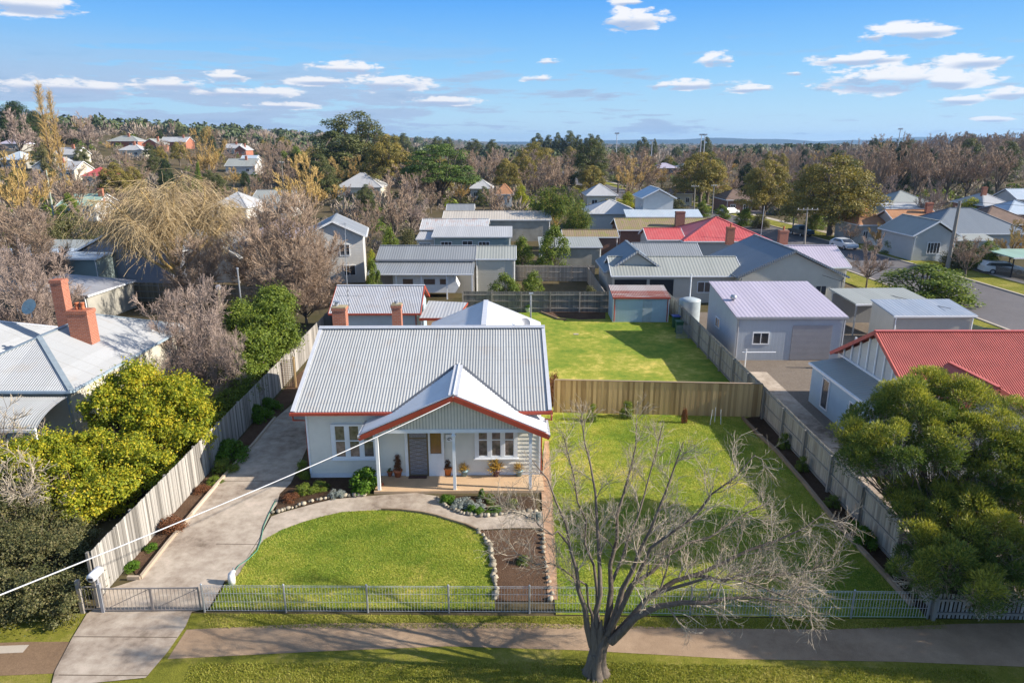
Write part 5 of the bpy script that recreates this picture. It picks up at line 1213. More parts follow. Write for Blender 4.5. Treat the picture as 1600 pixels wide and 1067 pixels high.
def clumps(C, rad, n, L_, W_, flat=.7, shell=.45, mat=None, spiky=False, up=.3, tv=.4):
    """leaf clumps round every centre in C"""
    N = len(C); rad = np.broadcast_to(np.asarray(rad, float), (N,)); idx = np.repeat(np.arange(N), n); d = nrmz(rng.normal(size=(len(idx), 3)))
    # fewer leaves below
    low = (d[:, 2] < -.25) & (rng.random(len(d)) < .65); d[low, 2] *= -1
    rr = rad[idx] * (shell + (1 - shell) * rng.random(len(idx)) ** .6) * (1 + .12 * np.sin(d[:, 0] * 7 + idx) * np.sin(d[:, 1] * 6 + idx * 2))
    P = C[idx] + d * rr[:, None] * np.array([1, 1, flat]); ct = rng.random(N)[idx]; tone = np.clip(rng.random(len(idx)) * (1 - tv) + ct * tv, 0, 1)
    nn = d + rng.normal(size=d.shape) * .55 + np.array([0, 0, up])
    if spiky: return (*spikes(P, nn, rng.uniform(L_ * .6, L_, len(P)), W_, tone), mat, False)
    return (*leaves(P, nn, rng.uniform(L_ * .6, L_, len(P)), W_, tone), mat, False)
def dome_pts(n, w, h, z0, dome=True, inner=.3, jx=.0):
    a = rng.random(n) * 2 * np.pi; u = rng.random(n); el = np.arcsin(u * (1 if dome else 1)) if dome else np.arcsin(u * 2 - 1)
    s = np.where(rng.random(n) < inner, rng.uniform(.3, .8, n), rng.uniform(.82, 1.0, n))
    return np.c_[np.cos(a) * np.cos(el) * s * w / 2, np.sin(a) * np.cos(el) * s * w / 2, z0 + np.sin(el) * s * h]
def gum_proto(name, h=13, w=14, n=130, cr=1.3, per=190, leaf=.36, mat=None, base=.35, fork=.2, r=.38, dome=True, limbs=9, flat=.62, bark=None, tv=.45, inner=.3):
    mat = mat or m_gum; C = dome_pts(n, w - cr * 2, h * (1 - base) - cr * .6, h * base, dome, inner)
    C[:, 2] += -.10 * h * (np.hypot(C[:, 0], C[:, 1]) / (w / 2)) ** 2
    (tr, trr), (lp, lr) = skeleton(h * .9, w * .75, limbs, fork, r=r, low=.5)
    # each clump hangs on a branch from the nearest limb point
    pts = lp[:, 2:].reshape(-1, 3); dd = ((C[:, None] - pts[None]) ** 2).sum(-1); near = pts[dd.argmin(1)]
    mid = (near + C) / 2 + rng.normal(size=C.shape) * .25; bp = np.stack([near, mid, C], 1); br = np.tile([r * .16, r * .11, r * .05], (len(C), 1))
    tm = np_mesh(name + '_trunk', [(*tubes_np(tr, trr, 8), bark or m_bark, True), (*tubes_np(lp, lr, 5), bark or m_bark, True), (*tubes_np(bp, br, 4), bark or m_bark, True)])
    cm = np_mesh(name + '_crown', [clumps(C, rng.uniform(cr * .65, cr * 1.2, n), per, leaf, leaf * .45, flat, .5, mat, tv=tv)])
    return dict(t=tm, c=cm, h=h, w=w)
def bush_proto(name, h=2, w=2.4, n=40, cr=.42, per=260, leaf=.11, wleaf=None, mat=None, base=.0, spiky=False, tv=.35, flat=.85, inner=.25, stem=.05):
    mat = mat or m_green; C = dome_pts(n, w - cr * 1.5, h - cr * .8, h * base, True, inner)
    st = np.stack([np.zeros((n, 3)) + rng.normal(size=(n, 3)) * [w * .05, w * .05, 0], C * [.5, .5, .6] + rng.normal(size=(n, 3)) * .05, C], 1); sr = np.tile([stem, stem * .7, stem * .3], (n, 1))
    tm = np_mesh(name + '_stem', [(*tubes_np(st, sr, 4), m_bark, True)])
    cm = np_mesh(name + '_foliage', [clumps(C, rng.uniform(cr * .7, cr * 1.25, n), per, leaf, wleaf or leaf * .5, flat, .4, mat, spiky, tv=tv)])
    return dict(t=tm, c=cm, h=h, w=w)
PARTN = {'shrub': ('stem', 'foliage'), 'tree': ('trunk', 'crown')}
def put(pr, name, label, cat, x, y, h=None, w=None, rz=None, group=None, z=None, parts=('trunk', 'crown'), d=None):
    z = H(x, y) if z is None else z; o = thing(name, label, cat, (x, y, z), random.uniform(0, 6.28) if rz is None else rz, group)
    h = h or pr['h']; w = w or pr['w']; o.scale = (w / pr['w'], (d or w) / pr['w'], h / pr['h'])
    link(parts[0], pr['t'], o); link(parts[1], pr['c'], o); return o
def joined(pr, name):
    """one mesh holding trunk and crown, for trees too far off to show parts"""
    out = []; mats = []
    for me in (pr['t'], pr['c']):
        n = len(me.vertices); v = np.empty(n * 3, np.float32); me.vertices.foreach_get('co', v); q = np.empty(len(me.loops), np.int32); me.loops.foreach_get('vertex_index', q)
        mi = np.empty(len(me.polygons), np.int32); me.polygons.foreach_get('material_index', mi); tn = np.empty(len(me.polygons), np.float32); me.attributes['tone'].data.foreach_get('value', tn)
        q = q.reshape(-1, 4); v = v.reshape(-1, 3)
        for k, m in enumerate(me.materials):
            s = mi == k
            if s.any(): u, inv = np.unique(q[s], return_inverse=True); out.append((v[u], inv.reshape(-1, 4), tn[s], m, False))
    return out
SH = ('stem', 'foliage')
PB = [bare_proto('bare_a', 10, 9, 9, rmin=.022, cnt=(7, 6, 6)), bare_proto('bare_b', 11, 8, 8, rmin=.022, cnt=(7, 6, 6), up=.4), bare_proto('bare_c', 9, 10, 10, m_mauvetwig, rmin=.022, cnt=(7, 6, 6)), bare_proto('bare_d', 9, 9, 9, m_ochretwig, rmin=.022, cnt=(7, 6, 6), up=.35)]
PG = [gum_proto('gum_a'), gum_proto('gum_b', 14, 12, 120, 1.35, 180, .36, m_gumd, .3), gum_proto('gum_c', 13, 15, 150, 1.45, 190, .36, m_gum, .28)]
PT = [gum_proto('tall_gum', 22, 20, 150, 1.9, 230, .55, m_gumd, .18, .2, .55, True, 12, .7, None, .45, .55)]
PC = [gum_proto('conifer_a', 14, 10, 120, 1.2, 190, .34, m_conif, .12, .1, .35, True, 8, .8), gum_proto('cedar', 15, 17, 130, 1.7, 240, .34, m_cedar, .36, .16, .45, True, 10, .32, None, .5, .25)]
PGR = [bush_proto('round_green', 5, 5, 50, .8, 170, .22, None, m_green), bush_proto('round_lime', 4, 4.5, 45, .75, 170, .2, None, m_lime), bush_proto('round_dark', 5, 5, 50, .8, 170, .22, None, m_hedge)]
def willow_proto(name, h, w, n=90, mat=None, per=26, ln=3.2, r=.35, thin=.012, hang=None, mt=None):
    tr = resample([(0, 0, -.3), (.1, 0, h * .12), (0, .1, h * .24)], 6)[None]; trr = np.linspace(r * 1.25, r * .8, 6)[None]; LP, LR = [], []
    for i in range(13):
        a = 2.4 * i + rng.random() * .4; f = math.sqrt((i + .7) / 13); e = np.array([math.cos(a) * f * w * .40, math.sin(a) * f * w * .40, h * (.97 - .33 * f * f) * rng.uniform(.9, 1.0)])
        m1 = e * [.35, .35, .55] + rng.normal(size=3) * .25; m2 = e * [.75, .75, .85] + rng.normal(size=3) * .3; LP.append(resample([(0, 0, h * .2), m1, m2, e], 8)); LR.append(np.linspace(r * .5, r * .09, 8))
    lp = np.array(LP); lr = np.array(LR)
    b1, r1 = branch(lp, lr, 8, (1.4, 2.8), (.5, 1.1), 5, .16, .2, .4, .6)
    M = len(b1) * per; idx = np.repeat(np.arange(len(b1)), per); s = 3.99 * rng.random(M) ** .6; i = s.astype(int); f = (s - i)[:, None]
    p0 = b1[idx, i] * (1 - f) + b1[idx, i + 1] * f + rng.normal(size=(M, 3)) * .10; L_ = ln * (.12 + .88 * rng.random(M) ** 1.8); K = 6; out = np.empty((M, K, 3)); out[:, 0] = p0
    d = nrmz(nrmz(p0 * [1, 1, 0]) * .7 + rng.normal(size=(M, 3)) * [.8, .8, .4] + [0, 0, .25])
    for k in range(1, K):
        d = nrmz(d + np.array([0, 0, -.42 if hang is None else hang]) + rng.normal(size=(M, 3)) * .24); out[:, k] = out[:, k - 1] + d * (L_ / (K - 1))[:, None]
    tm = np_mesh(name + '_trunk', [(*tubes_np(tr, trr, 8), m_bark, True), (*tubes_np(lp, lr, 5), mt or m_ochretwig, True), (*tubes_np(b1, np.maximum(r1, .02), 4), mt or m_ochretwig, True)])
    cm = np_mesh(name + '_crown', [(*tubes_np(out, np.full((M, K), thin), 3), mat or m_willow, False)])
    return dict(t=tm, c=cm, h=h, w=w)
PW = willow_proto('willow', 12.5, 12.5, mat=m_willow, per=60, thin=.012, ln=3.6, hang=-.36)
PF = willow_proto('fuzzy', 7, 7, mat=m_green, per=30, ln=1.6, r=.15, thin=.02)
def poplar_proto(name, h, w, mat, thin=.02):
    tr = resample([(0, 0, -.3), (0, 0, h * .5), (0, 0, h)], 8)[None]; trr = np.linspace(.35, .03, 8)[None]
    b1, r1 = branch(tr, trr, 70, (h * .10, h * .2), (.3, .55), 5, .7, .06, .12, .35, .4, .5)
    b2, r2 = branch(b1, r1, 7, (h * .03, h * .08), (.3, .6), 4, .6, .1, .1, .7)
    b3, r3 = branch(b2, r2, 4, (h * .01, h * .04), (.3, .7), 3, .5, .1, .1, .7)
    sc = w / 2 / max(.1, np.abs(b2[..., :2]).max())
    for b in (b1, b2, b3): b[..., :2] *= sc * 1.2
    return dict(t=np_mesh(name + '_t', [(*tubes_np(tr, trr, 7), m_bark, True)]), c=np_mesh(name + '_c', [(*tubes_np(b1, np.maximum(r1, .03), 3), mat, True), (*tubes_np(b2, np.maximum(r2, thin), 3), mat, False), (*tubes_np(b3, np.maximum(r3, thin), 3), mat, False)]), h=h, w=w)
PP = poplar_proto('poplar', 18, 4, m_ochretwig)

def T(pr, px, top, Y, wpx, label, name='bare_tree', cat='tree', group=None, parts=('trunk', 'crown'), hk=1.0):
    a = AT(px, top, Y); z0 = H(a.x, Y); dep = Y * math.cos(PITCH) + (CAMH - (a.z + z0) / 2) * math.sin(PITCH)
    return put(pr, name, label, cat, a.x, Y, max(1.2, (a.z - z0) * hk), wpx * dep / FPX, None, group, z0, parts)
B0, B1, B2, B3 = PB
# big named trees of the middle distance
T(PT[0], 548, 170, 235, 165, 'tallest gum tree with an open crown above the skyline left of centre', 'gum_tree')
T(PG[0], 602, 206, 205, 100, 'olive gum leaning out on the right side of the tallest gum', 'gum_tree')
T(PC[1], 684, 216, 172, 146, 'broad layered green cedar with a dark trunk right of the tallest gum', 'cedar_tree')
T(PW, 254, 262, 66, 262, 'large weeping willow with straw-coloured bare fronds in front of the blue-grey house', 'willow_tree')
T(PG[2], 1313, 238, 114, 176, 'largest street gum with a wide golden-green crown', 'gum_tree')
T(PG[0], 1202, 245, 130, 100, 'second street gum, golden-green, just left of the largest', 'gum_tree')
T(PG[0], 1100, 234, 166, 104, 'round dark street gum with a forked trunk, leftmost by the street', 'gum_tree')
T(PG[1], 923, 214, 225, 74, 'upright dense dark gum tree right of the centre skyline', 'gum_tree')
T(PG[2], 838, 220, 260, 92, 'spreading olive gums left of the dense upright gum', 'gum_tree')
T(PG[0], 820, 232, 215, 46, 'smaller olive gum standing before the spreading one', 'gum_tree')
T(B0, 1003, 238, 200, 84, 'rounded brown bare tree like a dome right of the dense gum')
T(B3, 985, 252, 182, 52, 'ochre-brown bare tree leaning on the dome-shaped brown one')
T(B1, 968, 243, 215, 50, 'grey-brown bare tree between the dense gum and the brown dome')
T(B1, 775, 296, 118, 54, 'round upswept bare tree in front of the cream shed roof')
T(PF, 870, 292, 112, 86, 'fuzzy olive willow behind the low sheds right of centre', 'willow_tree')
T(PF, 905, 322, 100, 50, 'shorter fuzzy willow right of the big fuzzy one', 'willow_tree')
T(PGR[0], 866, 342, 80, 60, 'olive round tree in the garden beyond the back fence', 'round_tree', parts=('stem', 'foliage'))
T(PGR[0], 818, 362, 82, 42, 'small olive tree left of the olive round tree', 'round_tree', parts=SH)
T(PGR[1], 982, 297, 155, 30, 'bright yellow-green bush beside the white hipped roof', 'shrub', 'shrub', parts=SH)
T(PGR[1], 815, 285, 160, 26, 'yellow-green bush among bare trees left of the fuzzy willow', 'shrub', 'shrub', parts=SH)
T(B3, 474, 250, 118, 104, 'spreading ochre bare tree above the grey-roofed house left of centre')
T(B0, 612, 282, 96, 80, 'dense brown bare tree behind the two-storey white house')
T(B2, 640, 290, 104, 66, 'mauve-brown bare tree left of the tin-roofed shed')
T(B0, 566, 318, 92, 60, 'low brown bare tree just right of the two-storey white house')
T(PGR[2], 637, 345, 84, 34, 'dark green round bush left of the blue-green bungalow', 'shrub', 'shrub', parts=SH)
T(PGR[0], 608, 345, 82, 36, 'grey-green bush between the white house and the dark green bush', 'shrub', 'shrub', parts=SH)
T(PGR[1], 580, 385, 70, 22, 'lime green bush by the wall of the two-storey white house', 'shrub', 'shrub', parts=SH)
T(PGR[0], 582, 395, 64, 30, 'leafy green bush at the left end of the slate-grey shed', 'shrub', 'shrub', parts=SH)
T(PGR[0], 790, 422, 63, 62, 'green hedge-like bush behind the dark back fence, left half', 'shrub', 'shrub', parts=SH)
T(PGR[0], 830, 418, 64, 50, 'olive bush behind the dark back fence, right of the green one', 'shrub', 'shrub', parts=SH)
T(PGR[2], 925, 440, 63, 30, 'small dark bush behind the back fence beside the verandah house', 'shrub', 'shrub', parts=SH)
# brown tangle left of centre
NB = [bare_proto('tangle_a', 8.5, 9, 15, m_browntwig, m_bark, (11, 9, 6), (2.8, 1.6, .9), .012, .2, 0, .10, .14, .2), bare_proto('tangle_b', 5.5, 5.5, 12, m_mauvetwig, m_bark, (9, 8, 6), (1.8, 1.1, .7), .009, .1, .1, .1, .10, .2)]
T(NB[0], 448, 318, 60, 165, 'big tangled brown bare tree filling the yard left of the garage')
T(NB[0], 395, 345, 66, 120, 'tangled bare tree left behind the biggest brown one')
T(NB[0], 300, 380, 62, 110, 'tangled bare tree at the foot of the willow before the grey wing')
T(NB[0], 470, 400, 57, 130, 'low tangled bare thicket by the fence left of the garage')
T(NB[0], 488, 365, 69, 76, 'smaller tangled bare tree against the two-storey white house')
T(NB[1], 322, 462, 38.5, 128, 'wiry mauve-brown bare shrub right beside the whitish hipped roof', 'bare_shrub', 'shrub', parts=('stem', 'twigs'))
T(NB[1], 275, 468, 43, 100, 'wiry brown bare shrub behind the ridge of the whitish roof', 'bare_shrub', 'shrub', parts=('stem', 'twigs'))
T(NB[1], 350, 530, 36.5, 80, 'low wiry bare shrub tight against the long paling fence', 'bare_shrub', 'shrub', parts=('stem', 'twigs'))
T(NB[0], 35, 335, 68, 130, 'tangled bare tree at the left edge above the brick chimneys')
T(NB[1], 60, 410, 55, 130, 'bare mauve shrubs behind the tall brick chimney', 'bare_shrub', 'shrub', parts=('stem', 'twigs'))
T(NB[1], 20, 400, 50, 90, 'bare mauve shrub at the left edge below the flat teal roof', 'bare_shrub', 'shrub', parts=('stem', 'twigs'))
T(B3, 20, 250, 112, 96, 'orange-ochre bare tree at the left edge beside the pale green pole')
T(B0, 105, 262, 130, 80, 'brown bare tree right of the pale green pole')
T(PGR[2], 108, 322, 88, 105, 'broad dark green laurel hedge above the flat shed roofs at left', 'hedge', 'hedge', parts=SH)
T(PGR[2], 70, 330, 86, 60, 'dark green bush at the left end of the laurel hedge', 'shrub', 'shrub', parts=SH)
T(PGR[0], 105, 296, 120, 40, 'dark green conifer-like bush behind the laurel hedge', 'shrub', 'shrub', parts=SH)
# hillside at left
T(PC[0], 14, 152, 290, 66, 'dark cypress on the hill at the left edge, tallest of the group', 'cypress_tree')
T(PC[0], 48, 168, 300, 50, 'dark cypress on the hill behind the left poplar', 'cypress_tree')
T(PC[0], 98, 190, 320, 52, 'dark cypress crown right of the poplars on the hill', 'cypress_tree')
T(PP, 60, 143, 205, 24, 'tall ivy-clad poplar, taller of the two on the left hill', 'poplar_tree')
T(PP, 77, 153, 207, 20, 'slimmer bare poplar right of the tallest poplar', 'poplar_tree')
T(PGR[2], 68, 212, 204, 30, 'dark ivy mass round the feet of the poplars', 'ivy', 'ivy', parts=SH)
T(B2, 130, 184, 300, 56, 'large bare tree on the skyline right of the cypresses')
T(B2, 20, 180, 255, 90, 'big mauve bare tree before the cypress at the left edge')
T(PC[0], 247, 199, 420, 16, 'small skyline pine above the brick terrace', 'pine_tree')
T(B3, 318, 208, 210, 66, 'rounded ochre bare tree right of the hill terrace')
T(PGR[0], 306, 246, 190, 14, 'small round green tree in front of the rounded ochre tree', 'round_tree', parts=SH)
T(PGR[0], 462, 222, 260, 40, 'olive round tree left of the tallest gum', 'round_tree', parts=SH)
T(PGR[0], 445, 230, 250, 30, 'dark round tree beside the olive round tree', 'round_tree', parts=SH)
# right
T(PC[0], 1412, 218, 205, 48, 'dark green pine in front of the brown woodland at right', 'pine_tree')
T(PC[0], 1456, 226, 215, 40, 'lower dark green pine right of the first one', 'pine_tree')
T(B2, 1462, 285, 128, 50, 'pinkish bare tree right of the grey-green hipped roof')
T(PGR[1], 1521, 306, 140, 40, 'golden-green round bush left of the white roof near the right edge', 'shrub', 'shrub', parts=SH)
T(B2, 1364, 376, 71, 66, 'small spreading bare street tree before the road bend')
T(PGR[0], 1452, 409, 66, 158, 'broad dark green shrub mass at the near side of the road', 'shrub', 'shrub', parts=SH)
T(B0, 1519, 374, 77, 58, 'pale twiggy bare tree on the nature strip right of the leaning pole')
T(PGR[2], 1505, 368, 84, 56, 'dark green bush in front of the grey weatherboard cottage', 'shrub', 'shrub', parts=SH)
T(PGR[0], 1545, 372, 82, 52, 'olive bush behind the pale twiggy bare tree', 'shrub', 'shrub', parts=SH)
T(B3, 1590, 350, 84, 60, 'brown bare tree at the right edge above the sea-green carport')
T(PGR[2], 1396, 330, 112, 13, 'narrow dark conifer between the orange-tiled roofs', 'conifer', 'tree', parts=SH)
T(B3, 1378, 352, 98, 40, 'low ochre shrubbery behind the white picket fence', 'bare_shrub', 'shrub', parts=('stem', 'twigs'))
T(PGR[0], 1405, 365, 95, 44, 'olive garden bushes behind the white picket fence', 'shrub', 'shrub', parts=SH)
T(B0, 1332, 352, 104, 38, 'bare shrub behind the silver-white parked car', 'bare_shrub', 'shrub', parts=('stem', 'twigs'))
T(PGR[1], 1318, 449, 66, 50, 'clipped lime-green hedge in front of the cream gable', 'hedge', 'hedge', parts=SH)
for i, (px, tp_, Y, w_, pr) in enumerate([(1165, 322, 128, 36, PGR[0]), (1190, 330, 124, 34, PGR[2]), (1130, 318, 140, 28, PGR[0]), (1150, 300, 170, 30, B3), (1180, 300, 160, 34, PGR[2]), (1230, 312, 150, 40, PGR[2]), (1275, 330, 122, 36, PGR[0]), (1340, 322, 130, 40, PGR[2]), (1060, 306, 142, 40, PGR[2]), (1100, 312, 145, 30, PGR[0]), (1010, 300, 150, 46, PGR[2]), (1040, 290, 170, 40, B3)]):
    T(pr, px, tp_, Y, w_, 'garden shrub or small tree among the houses along the far street', 'shrub', 'shrub', 'garden shrubs along the far street', SH)
# ---------------------------------------------------------------- the suburb's many trees
def road_dist(x, y):
    best = 1e9
    for (a, b), (c, d) in zip(road_cl, road_cl[1:]):
        t = max(0, min(1, ((x - a) * (c - a) + (y - b) * (d - b)) / ((c - a) ** 2 + (d - b) ** 2))); best = min(best, math.hypot(x - a - t * (c - a), y - b - t * (d - b)))
    return best
FJ = {}
def far_tree(k, x, y, h, w, name, label, grp, pr):
    if k not in FJ: FJ[k] = np_mesh(k, joined(pr, k))
    o = link(name, FJ[k]); z0 = H(x, y); o.location = (x, y, z0); o.rotation_euler = (0, 0, random.uniform(0, 6.28)); o.scale = (w / pr['w'], w / pr['w'], h / pr['h']); tag(o, label, 'tree', grp)
n = 0; tries = 0; bare_n = 0; r2 = random.Random(11); kept = []
while n < 430 and tries < 26000:
    tries += 1; px = r2.uniform(-60, 1660); u = r2.random(); Y = 150 + 330 * u ** 1.0
    if px < 420 and r2.random() < .45: Y = r2.uniform(95, 200)
    if 560 < px < 720 and r2.random() < .15: Y = r2.uniform(118, 180)
    x = AT(px, 260, Y).x
    if road_dist(x, Y) < 10: continue
    if any(a < x < b and c < Y < d for a, b, c, d in fh_box): continue
    hh = r2.uniform(6.5, 12) if Y > 170 else r2.uniform(5, 8)
    if px < 400 and Y < 360: hh *= .8
    for a, b, yy, pe in fh_px:
        if a - 6 < px < b + 6 and Y < yy: hh = min(hh, AT(px, pe - 1, Y).z - H(x, Y))
    if hh < 2.6: continue
    if any((x - a) ** 2 + (Y - b) ** 2 < (3.6 + .006 * Y) ** 2 for a, b in kept): continue
    kept.append((x, Y)); q = r2.random(); n += 1; q = q if bare_n < 290 or q > .70 else .7 + .3 * r2.random(); bare_n += q < .70 or q < .81
    if px > 1330 and Y > 165: hh = r2.uniform(10, 15); q *= .66 if bare_n < 290 else 1
    if q < .27: far_tree('bare_a', x, Y, hh, hh * r2.uniform(.8, 1.1), 'bare_tree', 'brown bare winter tree in the wooded suburb beyond the houses', 'brown bare trees of the suburb', B0)
    elif q < .40: far_tree('bare_b', x, Y, hh, hh * r2.uniform(.7, .9), 'bare_tree', 'brown bare winter tree in the wooded suburb beyond the houses', 'brown bare trees of the suburb', B1)
    elif q < .66: far_tree('bare_c', x, Y, hh, hh * r2.uniform(.9, 1.15), 'bare_tree', 'mauve-grey bare winter tree in the wooded suburb beyond the houses', 'mauve bare trees of the suburb', B2)
    elif q < .79: far_tree('bare_d', x, Y, hh * .85, hh * r2.uniform(.8, 1.0), 'bare_tree', 'ochre bare winter tree in the wooded suburb beyond the houses', 'ochre bare trees of the suburb', B3)
    elif q < .92: far_tree('gum_b' if q < .865 else 'gum_a', x, Y, hh * 1.1, hh * r2.uniform(.8, 1.15), 'gum_tree', 'evergreen gum in the wooded suburb beyond the houses', 'evergreen gums of the suburb', PG[1] if q < .865 else PG[0])
    elif q < .95: far_tree('conifer_a', x, Y, hh * 1.0, hh * .6, 'conifer', 'dark conifer in the wooded suburb beyond the houses', 'dark conifers of the suburb', PC[0])
    else: far_tree('round_green', x, Y, hh * .5, hh * .5, 'round_tree', 'small round green tree in the wooded suburb beyond the houses', 'round green trees of the suburb', PGR[0])
# skyline gums at centre right
for i, (px, tp_, w_) in enumerate([(840, 207, 22), (858, 210, 20), (872, 206, 18), (890, 203, 24), (905, 210, 18), (922, 208, 20), (935, 210, 18), (1005, 213, 20), (1023, 216, 10), (1104, 213, 18), (597, 209, 20), (630, 207, 24), (612, 213, 26), (683, 212, 20), (700, 213, 16), (440, 210, 22), (1515, 208, 34), (1500, 212, 22), (1540, 214, 24), (1575, 213, 20), (1598, 212, 20), (770, 217, 24), (740, 216, 26), (1367, 215, 16)]):
    Y = 470; a = AT(px, tp_, Y); far_tree('gum_b', a.x, Y, a.z - H(a.x, Y), w_ * 1.5 * Y / FPX, 'gum_tree', 'dark gum tree standing up on the far skyline', 'gums on the far skyline', PG[1])
# far woodland as one mass
def low_tree(h, w, ev):
    if ev: n = 80; C = dome_pts(n, w, h * .65, h * .35, True, .2); return leaves(C, nrmz(C - [0, 0, h * .35]) + rng.normal(size=C.shape) * .5, w * .26, w * .16)
    n = 120; C = dome_pts(n, w, h * .75, h * .12, True, .5) * [.9, .9, .8]; D = C - [0, 0, h * .05] + rng.normal(size=C.shape) * .8 + [0, 0, 1.5]
    return spikes(C, D, rng.uniform(.25, .42, n) * h, w * .07)
def woodland():
    P = []; mats = {'b': m_farb, 'g': m_farg}; V = {'b': [], 'g': []}; Q = {'b': [], 'g': []}; Tn = {'b': [], 'g': []}; off = {'b': 0, 'g': 0}
    for k in range(7600):
        Y = 430 * (8.5 ** rng.random()); px = rng.uniform(-80, 1680) if k < 5200 else (rng.uniform(-900, -80) if k % 2 else rng.uniform(1680, 2500)); x = AT(px, 225, Y).x
        ev = rng.random() < (.40 if px < 1000 else .15); hh = rng.uniform(6.5, 10.5) * (1.15 if ev else .95)
        v, q, t_ = low_tree(hh, hh * rng.uniform(.9, 1.4), ev); c = 'g' if ev else 'b'
        v = v + [x, Y, H(x, Y)]; V[c].append(v); Q[c].append(q + off[c]); off[c] += len(v); Tn[c].append(np.clip(t_ * .5 + rng.random() * .5, 0, 1))
    me = np_mesh('far_woodland', [(np.concatenate(V[c]), np.concatenate(Q[c]), np.concatenate(Tn[c]), mats[c], False) for c in 'bg'])
    tag(link('far_woodland', me), 'brown and dark green woodland stretching to the horizon', 'woodland', kind='stuff')
m_farb = leafm('far_bare_wood', (.17, .135, .11), (.31, .255, .21), .1, (.42, .355, .29)); m_farg = leafm('far_green_wood', (.04, .06, .035), (.09, .12, .05), .1, (.15, .16, .07))
woodland()
# understorey: shrubs and rough growth that hide the ground between the houses
def scrub():
    parts = {}
    for k in range(3600):
        px = rng.uniform(-60, 1660) if k < 2600 else (rng.uniform(-900, -60) if k % 2 else rng.uniform(1660, 2300)); Y = 95 * (5.0 ** rng.random()); x = AT(px, 260, Y).x
        if road_dist(x, Y) < 9.5: continue
        if any(a - 1 < x < b + 1 and c - 1 < Y < d + 1 for a, b, c, d in fh_box): continue
        if Y < 150 and -16 < x < 36: continue
        if x > 50 and Y < 125: continue
        m = [m_farb, m_farb, m_farb, m_hedge, m_green][rng.integers(5)]; s = rng.uniform(1.2, 3.2) if Y > 140 else rng.uniform(.8, 2.0); nn = 90
        C = dome_pts(nn, s * 1.6, s, 0, True, .3); v, q, t_ = spikes(C * .7, C + rng.normal(size=C.shape) * .5 + [0, 0, .5], rng.uniform(.3, .7, nn) * s, .09 * s) if m is m_farb else leaves(C, nrmz(C) + rng.normal(size=C.shape) * .6, s * .3, s * .16)
        parts.setdefault(m.name, [m, [], [], [], 0]); e = parts[m.name]; e[1].append(v + [x, Y, H(x, Y)]); e[2].append(q + e[4]); e[3].append(np.clip(t_ * .6 + .4 * rng.random(), 0, 1)); e[4] += len(v)
    me = np_mesh('undergrowth', [(np.concatenate(e[1]), np.concatenate(e[2]), np.concatenate(e[3]), e[0], False) for e in parts.values()])
    tag(link('undergrowth', me), 'low brown and green undergrowth between the distant houses', 'undergrowth', kind='stuff')
scrub()
